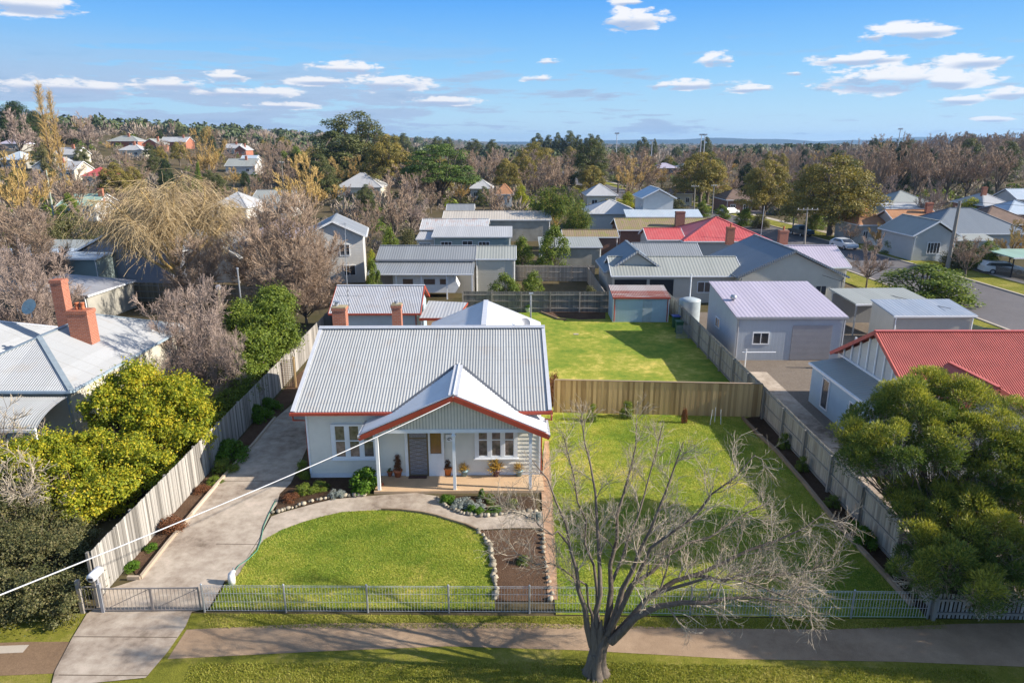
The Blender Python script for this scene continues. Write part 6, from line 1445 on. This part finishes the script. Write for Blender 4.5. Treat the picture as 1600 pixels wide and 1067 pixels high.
# ---------------------------------------------------------------- planting near the camera
# the bare tree on the verge
def verge_tree():
    o = thing('bare_tree', 'large many-stemmed bare tree with pale twigs on the verge in front of the fence', 'tree', (0, 0, 0))
    bx, by = G(930, 1052)
    # trunk: flared, splitting low
    base = Vector((bx, by, 0)); fk = AT(942, 968, by + .05)
    limbs = [
        [(925, 1010, 0), (914, 950, -.1), (902, 900, -.1), (889, 850, .0), (880, 815, .3), (868, 770, .5), (850, 735, .7), (832, 720, .8)],
        [(926, 985, 0), (912, 912, .1), (886, 893, .2), (850, 884, .1), (815, 872, 0), (790, 868, -.2)],
        [(936, 1000, 0), (937, 935, .2), (935, 870, .4), (937, 820, .7), (928, 765, 1.0), (918, 705, 1.3), (908, 650, 1.6)],
        [(938, 990, .1), (930, 900, .6), (913, 820, 1.2), (905, 770, 1.6), (893, 720, 2.0), (880, 680, 2.3)],
        [(945, 1000, .2), (950, 935, .6), (958, 870, 1.0), (965, 820, 1.4), (978, 770, 1.8), (988, 715, 2.1), (995, 655, 2.4)],
        [(946, 990, .2), (962, 900, 1.2), (985, 830, 2.0), (1010, 770, 2.6), (1025, 715, 3.0), (1035, 665, 3.3)],
        [(952, 985, .0), (975, 925, .1), (998, 880, .2), (1008, 840, .3), (1022, 800, .4), (1050, 745, .6), (1068, 690, .8)],
        [(950, 990, -.1), (985, 912, -.2), (1012, 862, -.3), (1050, 830, -.4), (1100, 790, -.4), (1150, 740, -.3), (1180, 710, -.2)],
        [(955, 1002, -.2), (985, 965, -.5), (1030, 945, -.7), (1090, 942, -.9), (1160, 938, -1.0), (1215, 940, -1.1), (1262, 945, -1.1)],
        [(958, 995, 0), (1005, 940, .2), (1060, 908, .4), (1120, 880, .6), (1190, 850, .8), (1250, 825, .9), (1290, 800, 1.0)],
        [(953, 985, .1), (995, 905, .8), (1050, 872, 1.2), (1110, 840, 1.7), (1160, 810, 2.1), (1200, 785, 2.4)],
        [(1085, 900, .5), (1140, 905, .2), (1190, 900, 0), (1240, 895, -.1), (1285, 880, -.2)],
        [(1030, 925, -.3), (1080, 905, -.6), (1150, 900, -.9), (1200, 915, -1.1), (1240, 930, -1.3), (1262, 950, -1.4)],
        [(889, 850, 0), (868, 832, -.2), (842, 815, -.3), (815, 800, -.4), (795, 800, -.4)],
    ]
    rad = [.10, .05, .10, .065, .105, .075, .11, .09, .13, .11, .08, .05, .055, .038]
    P = []; Rr = []
    for lim, r in zip(limbs, rad):
        pts = [AT(a, b, by + c * 1.0) for a, b, c in lim]; Q = resample(pts, 10); Q[1:-1] += rng.normal(size=(8, 3)) * .06; P.append(Q); Rr.append(np.r_[np.linspace(r, r * .5, 5), np.linspace(r * .42, .014, 5)])
    P = np.array(P); Rr = np.array(Rr)
    tr = []
    for (dx, dy, r, tgt) in ((-.10, 0, .175, (926, 985)), (.05, .05, .195, (938, 985)), (.16, -.02, .16, (955, 985)), (.02, -.12, .15, (946, 990))):
        t_ = AT(tgt[0], tgt[1], by); tr.append((resample([(bx + dx * 1.6, by + dy * 1.6, -.15), (bx + dx, by + dy, .35), (bx + dx * .8 + .03, by + dy * .8, .8), tuple(t_), tuple(t_ + (t_ - Vector((bx + dx * .8 + .03, by + dy * .8, .8))) * .5)], 10) + rng.normal(size=(10, 3)) * .012, np.r_[r * 1.75, r * 1.3, np.linspace(r * 1.05, r * .62, 6), r * .4, r * .12]))
    for k in range(9):
        an = k * .7 + rng.random() * .3; e = np.array([bx + math.cos(an) * rng.uniform(.38, .62), by + math.sin(an) * rng.uniform(.38, .62), -.04]); tr.append((resample([(bx + math.cos(an) * .10, by + math.sin(an) * .10, .75), (bx + math.cos(an) * .19, by + math.sin(an) * .19, .28), tuple(e * [.6, .6, 1] + np.array([bx, by, .10]) * [.4, .4, 1]), tuple(e)], 10), np.linspace(.10, .035, 10)))
    tv = tubes_np(np.array([a for a, b in tr]), np.array([b for a, b in tr]), 12); lv = tubes_np(P, Rr, 8)
    lo = np.array([7, 8, 9, 10, 11, 12]); hi = np.array([0, 1, 2, 3, 4, 5, 6, 13])
    ba, ra = branch(P[lo], Rr[lo], 13, (.7, 1.7), (.35, .95), 6, .10, .28, .25, .6, .35, .4); bb, rb = branch(P[hi], Rr[hi], 8, (.6, 1.5), (.3, .75), 6, .22, .22, .3, .55, .35, .5)
    b1 = np.concatenate([ba, bb]); r1 = np.concatenate([ra, rb])
    r1 = np.maximum(r1 * .75, .0105)
    b2, r2 = branch(b1, r1, 9, (.4, 1.15), (.4, .95), 5, .10, .22, .15, .7, .5, .45); r2 = np.maximum(r2 * .7, .0052)
    b3, r3 = branch(b2, r2, 6, (.18, .6), (.4, 1.0), 4, .10, .25, .15, .8, .6, .4); r3 = np.maximum(r3 * .7, .0032)
    link('trunk', np_mesh('verge_tree_trunk', [(*tv, m_bark, True), (*lv, m_bark, True)]), o)
    link('branches', np_mesh('verge_tree_branches', [(*tubes_np(b1, r1, 6), m_twig, True), (*tubes_np(b2, r2, 4), m_twig, True), (*tubes_np(b3, r3, 3), m_twig, False)]), o)
verge_tree()
# right-hand street tree outside the frame whose shade falls on the path
sg = gum_proto('shade_tree', 9.5, 9, 120, 1.3, 380, .28, m_green, .2)
put(sg, 'shade_tree', 'dense green street tree just outside the right of the view', 'tree', 21.6, 17.3, 9.8, 8.6, .0, d=5.4)

# the brush bush at right: domes of spiky leaves on grey twisted stems
def brush_bush(name, label, domes, seed, stems, per=5600):
    o = thing(name, label, 'shrub', (stems[0][0], stems[0][1], 0)); ox, oy = stems[0][0], stems[0][1]; parts = []; ST = []; SR = []
    for (x, y, z, r) in domes:
        # each dome is a cauliflower of sub-domes
        k = int(6 + 8 * r); d = nrmz(rng.normal(size=(k, 3)) + [0, -.25, .45]); C = np.array([x - ox, y - oy, z]) + d * r * np.array([.72, .72, .68]); rr = rng.uniform(.28, .48, k) * (r ** .6)
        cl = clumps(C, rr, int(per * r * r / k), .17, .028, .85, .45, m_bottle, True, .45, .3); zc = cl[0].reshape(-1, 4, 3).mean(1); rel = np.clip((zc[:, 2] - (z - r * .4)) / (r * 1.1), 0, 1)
        parts.append((cl[0], cl[1], np.clip(cl[2] * .60 + rel * .52 - .10, 0, 1), *cl[3:]))  # yellower towards dome tops: new growth plus sunlight painted into the tone
        tw = nrmz(rng.normal(size=(70, 3)) + [0, 0, .1]); T0 = np.array([x - ox, y - oy, z - r * .3]) + tw * r * .15; T1 = np.array([x - ox, y - oy, z - r * .25]) + tw * r * .85; parts.append((*tubes_np(np.stack([T0, (T0 + T1) / 2 + rng.normal(size=T0.shape) * .1, T1], 1), np.tile([.018, .012, .006], (70, 1)), 4), m_twig, False))
        for _ in range(9):
            c_ = C[rng.integers(k)]; s0 = stems[rng.integers(len(stems))]; p0 = np.array([s0[0] - ox, s0[1] - oy, 0]); mid = p0 * .6 + c_ * .4 + rng.normal(size=3) * [.3, .3, .1]; mid[2] = c_[2] * .42
            ST.append(resample([p0, mid, c_ * [1, 1, .92]], 7) + rng.normal(size=(7, 3)) * .04); SR.append(np.linspace(.085, .015, 7) * (1 if _ < 3 else .5))
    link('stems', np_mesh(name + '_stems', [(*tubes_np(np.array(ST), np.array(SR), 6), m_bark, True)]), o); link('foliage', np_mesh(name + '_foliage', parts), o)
def dm(px, py, Y, rpx):
    a = AT(px, py, Y); return (a.x, Y, a.z, rpx * (Y * .96 + (15 - a.z) * .28) / FPX)
s1 = G(1440, 850); s2 = G(1490, 850)
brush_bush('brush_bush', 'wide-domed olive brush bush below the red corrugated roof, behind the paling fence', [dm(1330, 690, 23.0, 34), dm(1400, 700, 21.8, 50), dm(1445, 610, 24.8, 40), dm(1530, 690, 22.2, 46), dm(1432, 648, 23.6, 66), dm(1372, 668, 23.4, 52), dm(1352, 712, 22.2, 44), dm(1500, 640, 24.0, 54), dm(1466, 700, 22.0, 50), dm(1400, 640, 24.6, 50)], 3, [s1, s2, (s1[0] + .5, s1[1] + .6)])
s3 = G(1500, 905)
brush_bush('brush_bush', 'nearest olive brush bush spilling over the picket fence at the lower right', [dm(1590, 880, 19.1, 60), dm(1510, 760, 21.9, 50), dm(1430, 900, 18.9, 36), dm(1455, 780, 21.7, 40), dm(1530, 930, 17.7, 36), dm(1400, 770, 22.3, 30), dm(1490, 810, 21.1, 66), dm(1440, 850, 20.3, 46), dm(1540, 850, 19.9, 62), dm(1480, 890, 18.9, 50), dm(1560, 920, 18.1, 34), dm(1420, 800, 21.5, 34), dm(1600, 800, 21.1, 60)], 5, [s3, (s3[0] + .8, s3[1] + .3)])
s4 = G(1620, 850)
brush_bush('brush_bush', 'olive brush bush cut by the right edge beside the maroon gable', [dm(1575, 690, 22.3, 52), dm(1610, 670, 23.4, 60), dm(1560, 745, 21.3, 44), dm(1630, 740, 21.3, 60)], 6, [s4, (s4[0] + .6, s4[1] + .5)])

# yellow-green bushes over the left fence
def blob_bush(name, label, blobs, mat, leaf, dens, cat='shrub', cr=.42, wl=None, spiky=False, tv=.35, stemx=None):
    x0 = np.mean([b[0] for b in blobs]); y0 = np.mean([b[1] for b in blobs]); o = thing(name, label, cat, (x0, y0, 0)); parts = []; S = []; SR = []
    for (x, y, z, r, hz) in blobs:
        k = max(9, int(34 * r * r)); d = nrmz(rng.normal(size=(k, 3)) + [0, 0, .3]); C = np.array([x - x0, y - y0, z]) + d * np.array([r, r, hz]) * rng.uniform(.55, .92, (k, 1)); C[:, 2] = np.maximum(C[:, 2], cr * .5)
        parts.append(clumps(C, rng.uniform(cr * .35, cr * 1.25, k), int(dens * .62), leaf, wl or leaf * .5, .9, .12, mat, spiky, .3, tv)); K2 = k * 26; Cs = C[rng.integers(k, size=K2)]; dd = nrmz(rng.normal(size=(K2, 3)) + [0, 0, .6]); parts.append((*leaves(Cs + dd * rng.uniform(cr * .8, cr * 1.9, (K2, 1)), dd + rng.normal(size=dd.shape), leaf * .9, leaf * .4), mat, False))
        for c_ in C[:: 2]: p0 = np.array([(x - x0) * .7, (y - y0) * .7, 0]); S.append(resample([p0, (p0 + c_) / 2 + rng.normal(size=3) * .15, c_], 5)); SR.append(np.linspace(.05, .012, 5))
    link('stems', np_mesh(name + '_stems', [(*tubes_np(np.array(S), np.array(SR), 5), m_bark, True)]), o); link('foliage', np_mesh(name + '_foliage', parts), o); return o
def bl(px, py, Y, rpx, hk=.9):
    a = AT(px, py, Y); r = rpx * (Y * .96 + (15 - a.z) * .28) / FPX; return (a.x, Y, max(a.z, .4), r, r * hk)
blob_bush('golden_bush', 'bright yellow-green bush behind the fence, the upper of the two', [bl(215, 612, 32.5, 50), bl(275, 632, 32.0, 48), bl(170, 640, 31.5, 40), bl(240, 660, 31, 46), bl(310, 655, 31.5, 30), bl(300, 690, 29.5, 30)], m_lime, .16, 420)
blob_bush('golden_bush', 'yellow-green bush behind the fence, the lower and wider of the two', [bl(70, 720, 28, 50), bl(140, 720, 28, 50), bl(210, 725, 28, 46), bl(110, 760, 26.2, 50), bl(40, 745, 26.5, 46), bl(180, 770, 25.8, 40), bl(245, 735, 27.2, 34), bl(-10, 735, 27, 48), bl(130, 800, 24.5, 34)], m_lime, .15, 400)
blob_bush('dark_hedge', 'dark olive hedge left of the driveway gate at the lower left corner', [bl(30, 880, 21.5, 62, .8), bl(90, 880, 21.5, 50, .8), bl(-30, 890, 21, 60, .8), bl(60, 930, 19.4, 54, .8), bl(0, 940, 19.3, 56, .8), bl(105, 925, 19.8, 36, .8), bl(70, 850, 23.5, 50, .8), bl(120, 860, 23, 34), bl(10, 845, 23.5, 56), bl(100, 960, 18.6, 26), bl(-40, 960, 18.6, 50)], m_hedge, .10, 330)
blob_bush('leafy_tree', 'leafy green tree with yellowish tips beside the paling fence left of the garage', [bl(415, 510, 43, 42), bl(400, 555, 40, 42), bl(430, 480, 47, 34), bl(375, 590, 38, 34), bl(440, 530, 43, 30), bl(385, 500, 46, 30)], m_green, .17, 300, 'tree', .5)
blob_bush('green_shrub', 'dark green shrub at the fence below the wiry bare shrubs', [bl(360, 625, 35, 22), bl(385, 605, 36.5, 22), bl(345, 645, 34, 20)], m_green, .12, 260)
brush = bare_proto('cut_twigs', 2.6, 3.2, 10, m_twig, None, (6, 5, 3), (1.1, .6, .35), .007, .0, 0, .05, .05, .3)
a = AT(40, 810, 24.5); put(brush, 'bare_shrub', 'pale bare twiggy shrub lying between the golden bush and the dark hedge', 'shrub', a.x, 24.6, 2.9, 4.0, parts=('stem', 'twigs'))
a = AT(20, 700, 29.5); put(brush, 'bare_shrub', 'pale bare twigs rising at the left edge by the verandah', 'shrub', a.x - .5, 29.2, 3.9, 3.6, parts=('stem', 'twigs'))

# ---------------------------------------------------------------- garden plants, pots, stones
def bp(name, **k): return bush_proto(name, **k)
P_box = bp('small_green', h=.8, w=1.1, n=26, cr=.2, per=120, leaf=.07, mat=m_green, stem=.012)
P_brt = bp('small_bright', h=.45, w=.8, n=20, cr=.15, per=110, leaf=.07, mat=m_brt, stem=.01)
P_sil = bp('small_silver', h=.32, w=1.1, n=26, cr=.14, per=110, leaf=.06, mat=m_silver, stem=.01)
P_rst = bp('small_rusty', h=.6, w=.9, n=24, cr=.17, per=120, leaf=.06, mat=m_rust, stem=.01)
P_big = bp('leafy', h=1.3, w=1.5, n=34, cr=.27, per=80, leaf=.17, wleaf=.09, mat=m_brt, stem=.02)
P_spk = bp('strap', h=.5, w=.5, n=5, cr=.12, per=60, leaf=.34, wleaf=.03, mat=m_straw, spiky=True, stem=.006)
P_cone = bp('cone', h=1, w=.45, n=26, cr=.12, per=130, leaf=.05, mat=m_rust, stem=.01)
def pl(pr, px, py, h, w, label, name='garden_plant', cat='plant', group=None): x, y = G(px, py); return put(pr, name, label, cat, x, y, h, w, None, group, 0.04, SH)
pl(P_big, 570, 765, 1.15, 1.45, 'large-leaved bright green shrub at the left porch post', 'leafy_shrub', 'shrub')
pl(P_box, 474, 748, 1.0, .8, 'olive shrub at the front left corner of the cottage', 'shrub', 'shrub')
pl(P_box, 478, 772, .5, 1.1, 'low olive ground plant left in the bed under the window')
for (px, py, h, w, lab, pr) in ((500, 764, .35, 1.0, 'small olive plant in the middle of the window bed', P_box), (526, 776, .3, .9, 'grey-green plant near the front of the window bed', P_sil), (455, 782, .35, .9, 'straw-tinged plant at the tip of the window bed', P_rst),
    (700, 785, .45, .8, 'bright green clump at the left end of the porch bed', P_brt), (722, 790, .3, 1.2, 'silver-grey cushion left in the porch bed', P_sil), (742, 794, .3, 1.1, 'silver-grey cushion in the middle of the porch bed', P_sil), (735, 801, .35, .55, 'lime green clump at the front edge of the porch bed', P_brt), (748, 803, .35, .5, 'second lime green clump at the front edge of the porch bed', P_brt), (772, 800, .25, .8, 'low green plant right of the silver cushions', P_brt), (765, 785, .4, .6, 'straggly olive plant behind the silver cushions', P_box), (800, 790, .3, .8, 'small green plant at the right of the porch bed', P_box), (752, 779, .5, .35, 'upright green leaves against the porch step', P_brt),
    (838, 812, .3, .7, 'greyish plant by the brick strip', P_sil), (818, 880, .35, .6, 'small olive plant in the mulch bed', P_box)):
    pl(pr, px, py, h, w, lab)
pl(P_brt, 364, 716, 1.0, 2.0, 'rounded bright green shrub at the fence beside the driveway', 'green_shrub', 'shrub')
pl(P_box, 352, 738, .7, 1.3, 'darker green shrub just in front of the bright rounded one', 'green_shrub', 'shrub')
pl(P_brt, 408, 655, 1.0, 1.6, 'green shrub farther up the bed beside the driveway', 'green_shrub', 'shrub')
pl(P_brt, 425, 640, .8, 1.4, 'small green shrub beside the cottage side path', 'green_shrub', 'shrub')
pl(P_rst, 268, 830, .7, 1.2, 'reddish-brown low shrub in the driveway bed', 'rusty_shrub', 'shrub')
pl(P_brt, 237, 859, .22, .6, 'small bright green cushion in the driveway bed, upper one')
pl(P_brt, 207, 889, .25, .7, 'small bright green cushion in the driveway bed, lower one')
pl(P_rst, 318, 768, .3, .9, 'straw-brown low plant in the driveway bed')
pl(P_box, 335, 755, .3, .9, 'olive low plant next to the straw-brown one')
# shrubs by the new fence and the side bed
def T2(pr, px, top, Y, wpx, lab, name='shrub', parts=SH): return T(pr, px, top, Y, wpx, lab, name, 'shrub', None, parts)
T2(P_rst, 865, 566, 37.8, 20, 'reddish twiggy bush at the corner of the cottage behind the new fence')
T2(P_box, 980, 640, 36.0, 26, 'small dark bush against the new fence, left one'); T2(P_rst, 1070, 646, 35.2, 11, 'thin rusty young conifer on the lawn before the new fence')
T2(P_box, 925, 648, 35.5, 18, 'tiny plant against the new fence near the cottage')
for i, (px, py, h, w, lab) in enumerate([(1224, 700, .9, .8, 'upright green bush in the side bed, farthest one'), (1252, 735, .8, .7, 'dark plant in the side bed beside the tall fence'), (1300, 790, .5, .8, 'low dark plant halfway down the side bed'), (1352, 852, .8, 1.0, 'bright green plant near the low end of the side bed'), (1330, 830, .5, .7, 'small plant behind the bright green one in the side bed'), (1395, 900, .5, .8, 'dark low plant at the front end of the side bed')]):
    x, y = G(px, py); put(P_brt if 'bright' in lab else P_box, 'garden_plant', lab, 'plant', x, y, h, w, None, None, .04, SH)
st_ = thing('plant_stake', 'pale thin stakes round a sapling on the lawn by the new fence', 'stake', (*G(1118, 664), 0))
for dx, dy in ((-.3, 0), (.3, .05), (.05, .35)): f = MB(); f.tube([(dx, dy, 0), (dx * .8, dy, .9)], .018, 5); f.build('stake', m_plastic, st_)
# timber edging of the side bed and stone edging
def edging(lab, pxs, w, h, mat, name='timber_edging', cat='edging', z=.03):
    o = thing(name, lab, cat, (0, 0, 0)); P = [G(*p) if isinstance(p[0], int) else p for p in pxs]
    for (a, b), (c, d) in zip(P, P[1:]): f = MB(); f.obox((a, b, z + h / 2), (c, d, z + h / 2), w, h); f.build('board', mat, o)
edging('brown sleeper edging along the side garden bed', [(1160, 655), (1183, 680), (1212, 706), (1256, 757), (1300, 812), (1326, 842), (1355, 872), (1388, 908), (1424, 948)], .14, .16, m_log)
m_kerb = toned('mortar_edge', (.34, .27, .20), (.50, .42, .33), .9, .4, (2, 2, 2))
edging('pale concrete edging between the driveway and its garden bed', [(200, 906), (220, 906), (262, 852), (300, 806), (344, 754), (398, 694), (430, 655)], .10, .14, m_kerb, 'concrete_edging')
edging('thin dark edging along the curved edge of the front lawn', [(596, 798), (628, 799), (661, 803), (684, 808), (706, 815), (726, 821), (744, 829)], .06, .10, m_log, 'lawn_edging')
def rocks(lab, path, n, s, name='garden_stones'):
    P = resample([(*G(*p), 0) for p in path], n); grp = lab
    for k, p in enumerate(P):
        mb = MB(); r = s * random.uniform(.6, 1.25); q = []
        import itertools
        bm_v = []
        for i in range(5):
            th = math.pi * i / 4
            for j in range(7): ph = 2 * math.pi * j / 7; rr_ = r * random.uniform(.8, 1.15); bm_v.append((rr_ * math.sin(th) * math.cos(ph), rr_ * .8 * math.sin(th) * math.sin(ph), rr_ * .62 * math.cos(th) + r * .2))
        mb.v = bm_v
        for i in range(4):
            for j in range(7): mb.f.append((i * 7 + j, (i + 1) * 7 + j, (i + 1) * 7 + (j + 1) % 7, i * 7 + (j + 1) % 7)); mb.t.append(.5 * (k % 3))
        o = mb.build('edging_stone', m_rock, None, True, (p[0] + random.uniform(-.05, .05), p[1] + random.uniform(-.05, .05), .06)); o.rotation_euler = (0, 0, random.uniform(0, 6)); tag(o, lab, 'stone', grp)
rocks('rounded stone edging the bed between lawn and mulch', [(745, 831), (757, 841), (765, 853), (771, 879), (773, 905), (775, 938)], 24, .14)
rocks('rounded stone edging the bed under the left window', [(427, 803), (450, 797), (480, 786), (520, 777), (570, 775)], 26, .12)
rocks('rounded stone edging the curved bed in front of the porch', [(684, 779), (694, 791), (722, 804), (760, 808), (800, 803), (838, 800)], 30, .12)
rocks('rounded stone along the brick strip beside the right lawn', [(848, 830), (850, 870), (856, 905), (862, 938)], 15, .11)
# pots on the porch
def pot(px, py, r, h, mat, pr, ph, pw, label, z=.13):
    x, y = G(px, py, z); o = thing('potted_plant', label, 'potted plant', (x, y, z)); f = MB(); f.lathe([(r * .68, 0), (r * .95, h * .8), (r * 1.08, h * .82), (r * 1.1, h), (r * .95, h), (r * .9, h * .9)], 0, 0, 16); f.build('pot', mat, o, True)
    e = link('foliage', pr['c'], o, (0, 0, h * .85)); e.scale = (pw / pr['w'], pw / pr['w'], ph / pr['h'])
m_blue = plain('blue_glaze', (.16, .26, .30), .3, 0, .2); m_purp = plain('purple_glaze', (.10, .055, .07), .3, 0, .2)
pot(622, 744, .20, .34, m_terra, P_cone, .85, .42, 'terracotta pot with a tall pointed conifer left of the front door')
pot(609.5, 743, .13, .24, m_terra, P_box, .22, .24, 'small terracotta pot beside the tall pointed conifer')
pot(700, 741.5, .20, .40, plain('orange_pot', (.50, .17, .05), .6), P_cone, .5, .40, 'orange terracotta pot with a rounded brown bush by the middle post')
pot(725.5, 743, .17, .28, m_blue, P_spk, .38, .42, 'blue-grey pot with pale straw leaves right of the middle post')
pot(775.5, 743.5, .17, .32, m_purp, P_spk, .55, .62, 'dark purple pot with bright golden strap leaves under the right window')
pot(811, 743, .17, .28, m_blue, P_spk, .36, .40, 'blue pot with dry leaves farthest right on the porch')
x, y = G(596, 758, .13); f = MB(); f.box(x - .1, y - .06, .13, x + .1, y + .06, .2); f.box(x - .06, y - .05, .2, x + .07, y + .05, .26); tag(f.build('brick_stack', m_terra), 'small red ornament on the porch floor by the left post', 'ornament')
x, y = G(653, 745, .13); f = MB(); f.box(x - .42, y - .16, .134, x + .42, y + .16, .152); tag(f.build('door_mat', plain('mat', (.09, .05, .045), .95, 0, .4, 12)), 'dark door mat in front of the screen door', 'door mat')
# lattice, bins and bits in the back yard
tr_ = thing('lattice_screen', 'brown timber lattice screen at the end of the driveway beside the cottage', 'lattice', (*G(450, 606), 0), R(8))
f = MB()
for k in range(9): f.obox((-.45 + k * .11, 0, .1), (-.45 + k * .11, 0, 1.9), .03, .015)
for k in range(15): f.obox((-.45, .012, .15 + k * .12), (.45, .012, .15 + k * .12), .015, .03)
f.build('lattice', m_log, tr_)
for xx in (-.5, .5): f = MB(); f.box(xx - .05, -.05, 0, xx + .05, .05, 2.05); f.build('post', m_palt, tr_)
f = MB(); x, y = G(474, 560, 1.0); x = -12.0
sg_ = thing('side_rail_gate', 'thin grey rail beside the cottage near the lattice', 'rail', (-12.3, 39.2, 0)); f.tube([(0, 0, 0), (0, 0, 1.3), (1.8, 0, 1.3)], .025, 6); f.build('rail', m_galv, sg_)
def bin_(px, py, lid, body, lab):
    x, y = G(px, py); o = thing('wheelie_bin', lab, 'bin', (x, y, 0)); f = MB(); f.v = [(-.22, -.24, .05), (.22, -.24, .05), (.22, .24, .05), (-.22, .24, .05), (-.29, -.33, 1.0), (.29, -.33, 1.0), (.29, .33, 1.0), (-.29, .33, 1.0)]
    f.f = [(0, 3, 2, 1), (4, 5, 6, 7), (0, 1, 5, 4), (1, 2, 6, 5), (2, 3, 7, 6), (3, 0, 4, 7)]; f.t = [.5] * 6; f.build('body', body, o); f = MB(); f.box(-.31, -.37, 1.005, .31, .36, 1.07); f.build('lid', lid, o)
    for s in (-.2, .2): f = MB(); f.tube([(s - .03, .27, .1), (s + .03, .27, .1)], .1, 10); f.build('wheel', m_dark, o)
m_bing = plain('bin_green', (.03, .10, .05), .5); bin_(1055, 512, plain('blue_lid', (.03, .06, .30), .4), m_bing, 'wheelie bin with a blue lid beside the blue shed'); bin_(1060, 521, m_bing, m_bing, 'dark green wheelie bin next to the lattice in the back yard')
f = MB(); ls = thing('lattice_screen', 'small grey lattice panel by the bins in the back yard', 'lattice', (*G(1068, 530), 0))
for k in range(14): f.obox((-.6 + k * .1, 0, .05), (-.6 + k * .1, 0, 1.15), .02, .012)
for k in range(11): f.obox((-.62, .012, .1 + k * .1), (.72, .012, .1 + k * .1), .012, .02)
f.build('lattice', m_steel, ls)
bs = thing('garden_bench', 'small pale bench against the dark back fence', 'bench', (*G(890, 487), 0))
f = MB(); f.box(-.75, -.2, .42, .75, .2, .47); f.build('seat', m_white, bs); f = MB(); f.box(-.75, .18, .5, .75, .22, .95); f.build('backrest', m_white, bs)
for xx in (-.68, .62): f = MB(); f.box(xx, -.18, 0, xx + .06, .18, .42); f.build('leg', m_steel, bs)
x, y = G(825, 488); o = thing('potted_plant', 'pale tub with a plant at the left end of the back fence', 'potted plant', (x, y, 0)); f = MB(); f.lathe([(.2, 0), (.28, .4), (.3, .42), (.24, .44)], 0, 0, 14); f.build('pot', m_white, o, True); link('foliage', P_brt['c'], o, (0, 0, .35))
sheet('back_bed', polyc([(845, 489), (880, 487), (946, 489), (946, 499), (905, 500), (870, 496)]), .045, m_mulch)
edging('timber edging of the small bed at the back fence', [(845, 489), (872, 500), (885, 501)], .1, .14, m_log)
f = MB(); x, y = G(900, 523); f.box(x - .2, y - .15, .03, x + .2, y + .15, .07); tag(f.build('paving_slab', m_concn), 'small white slab lying on the back lawn', 'slab')
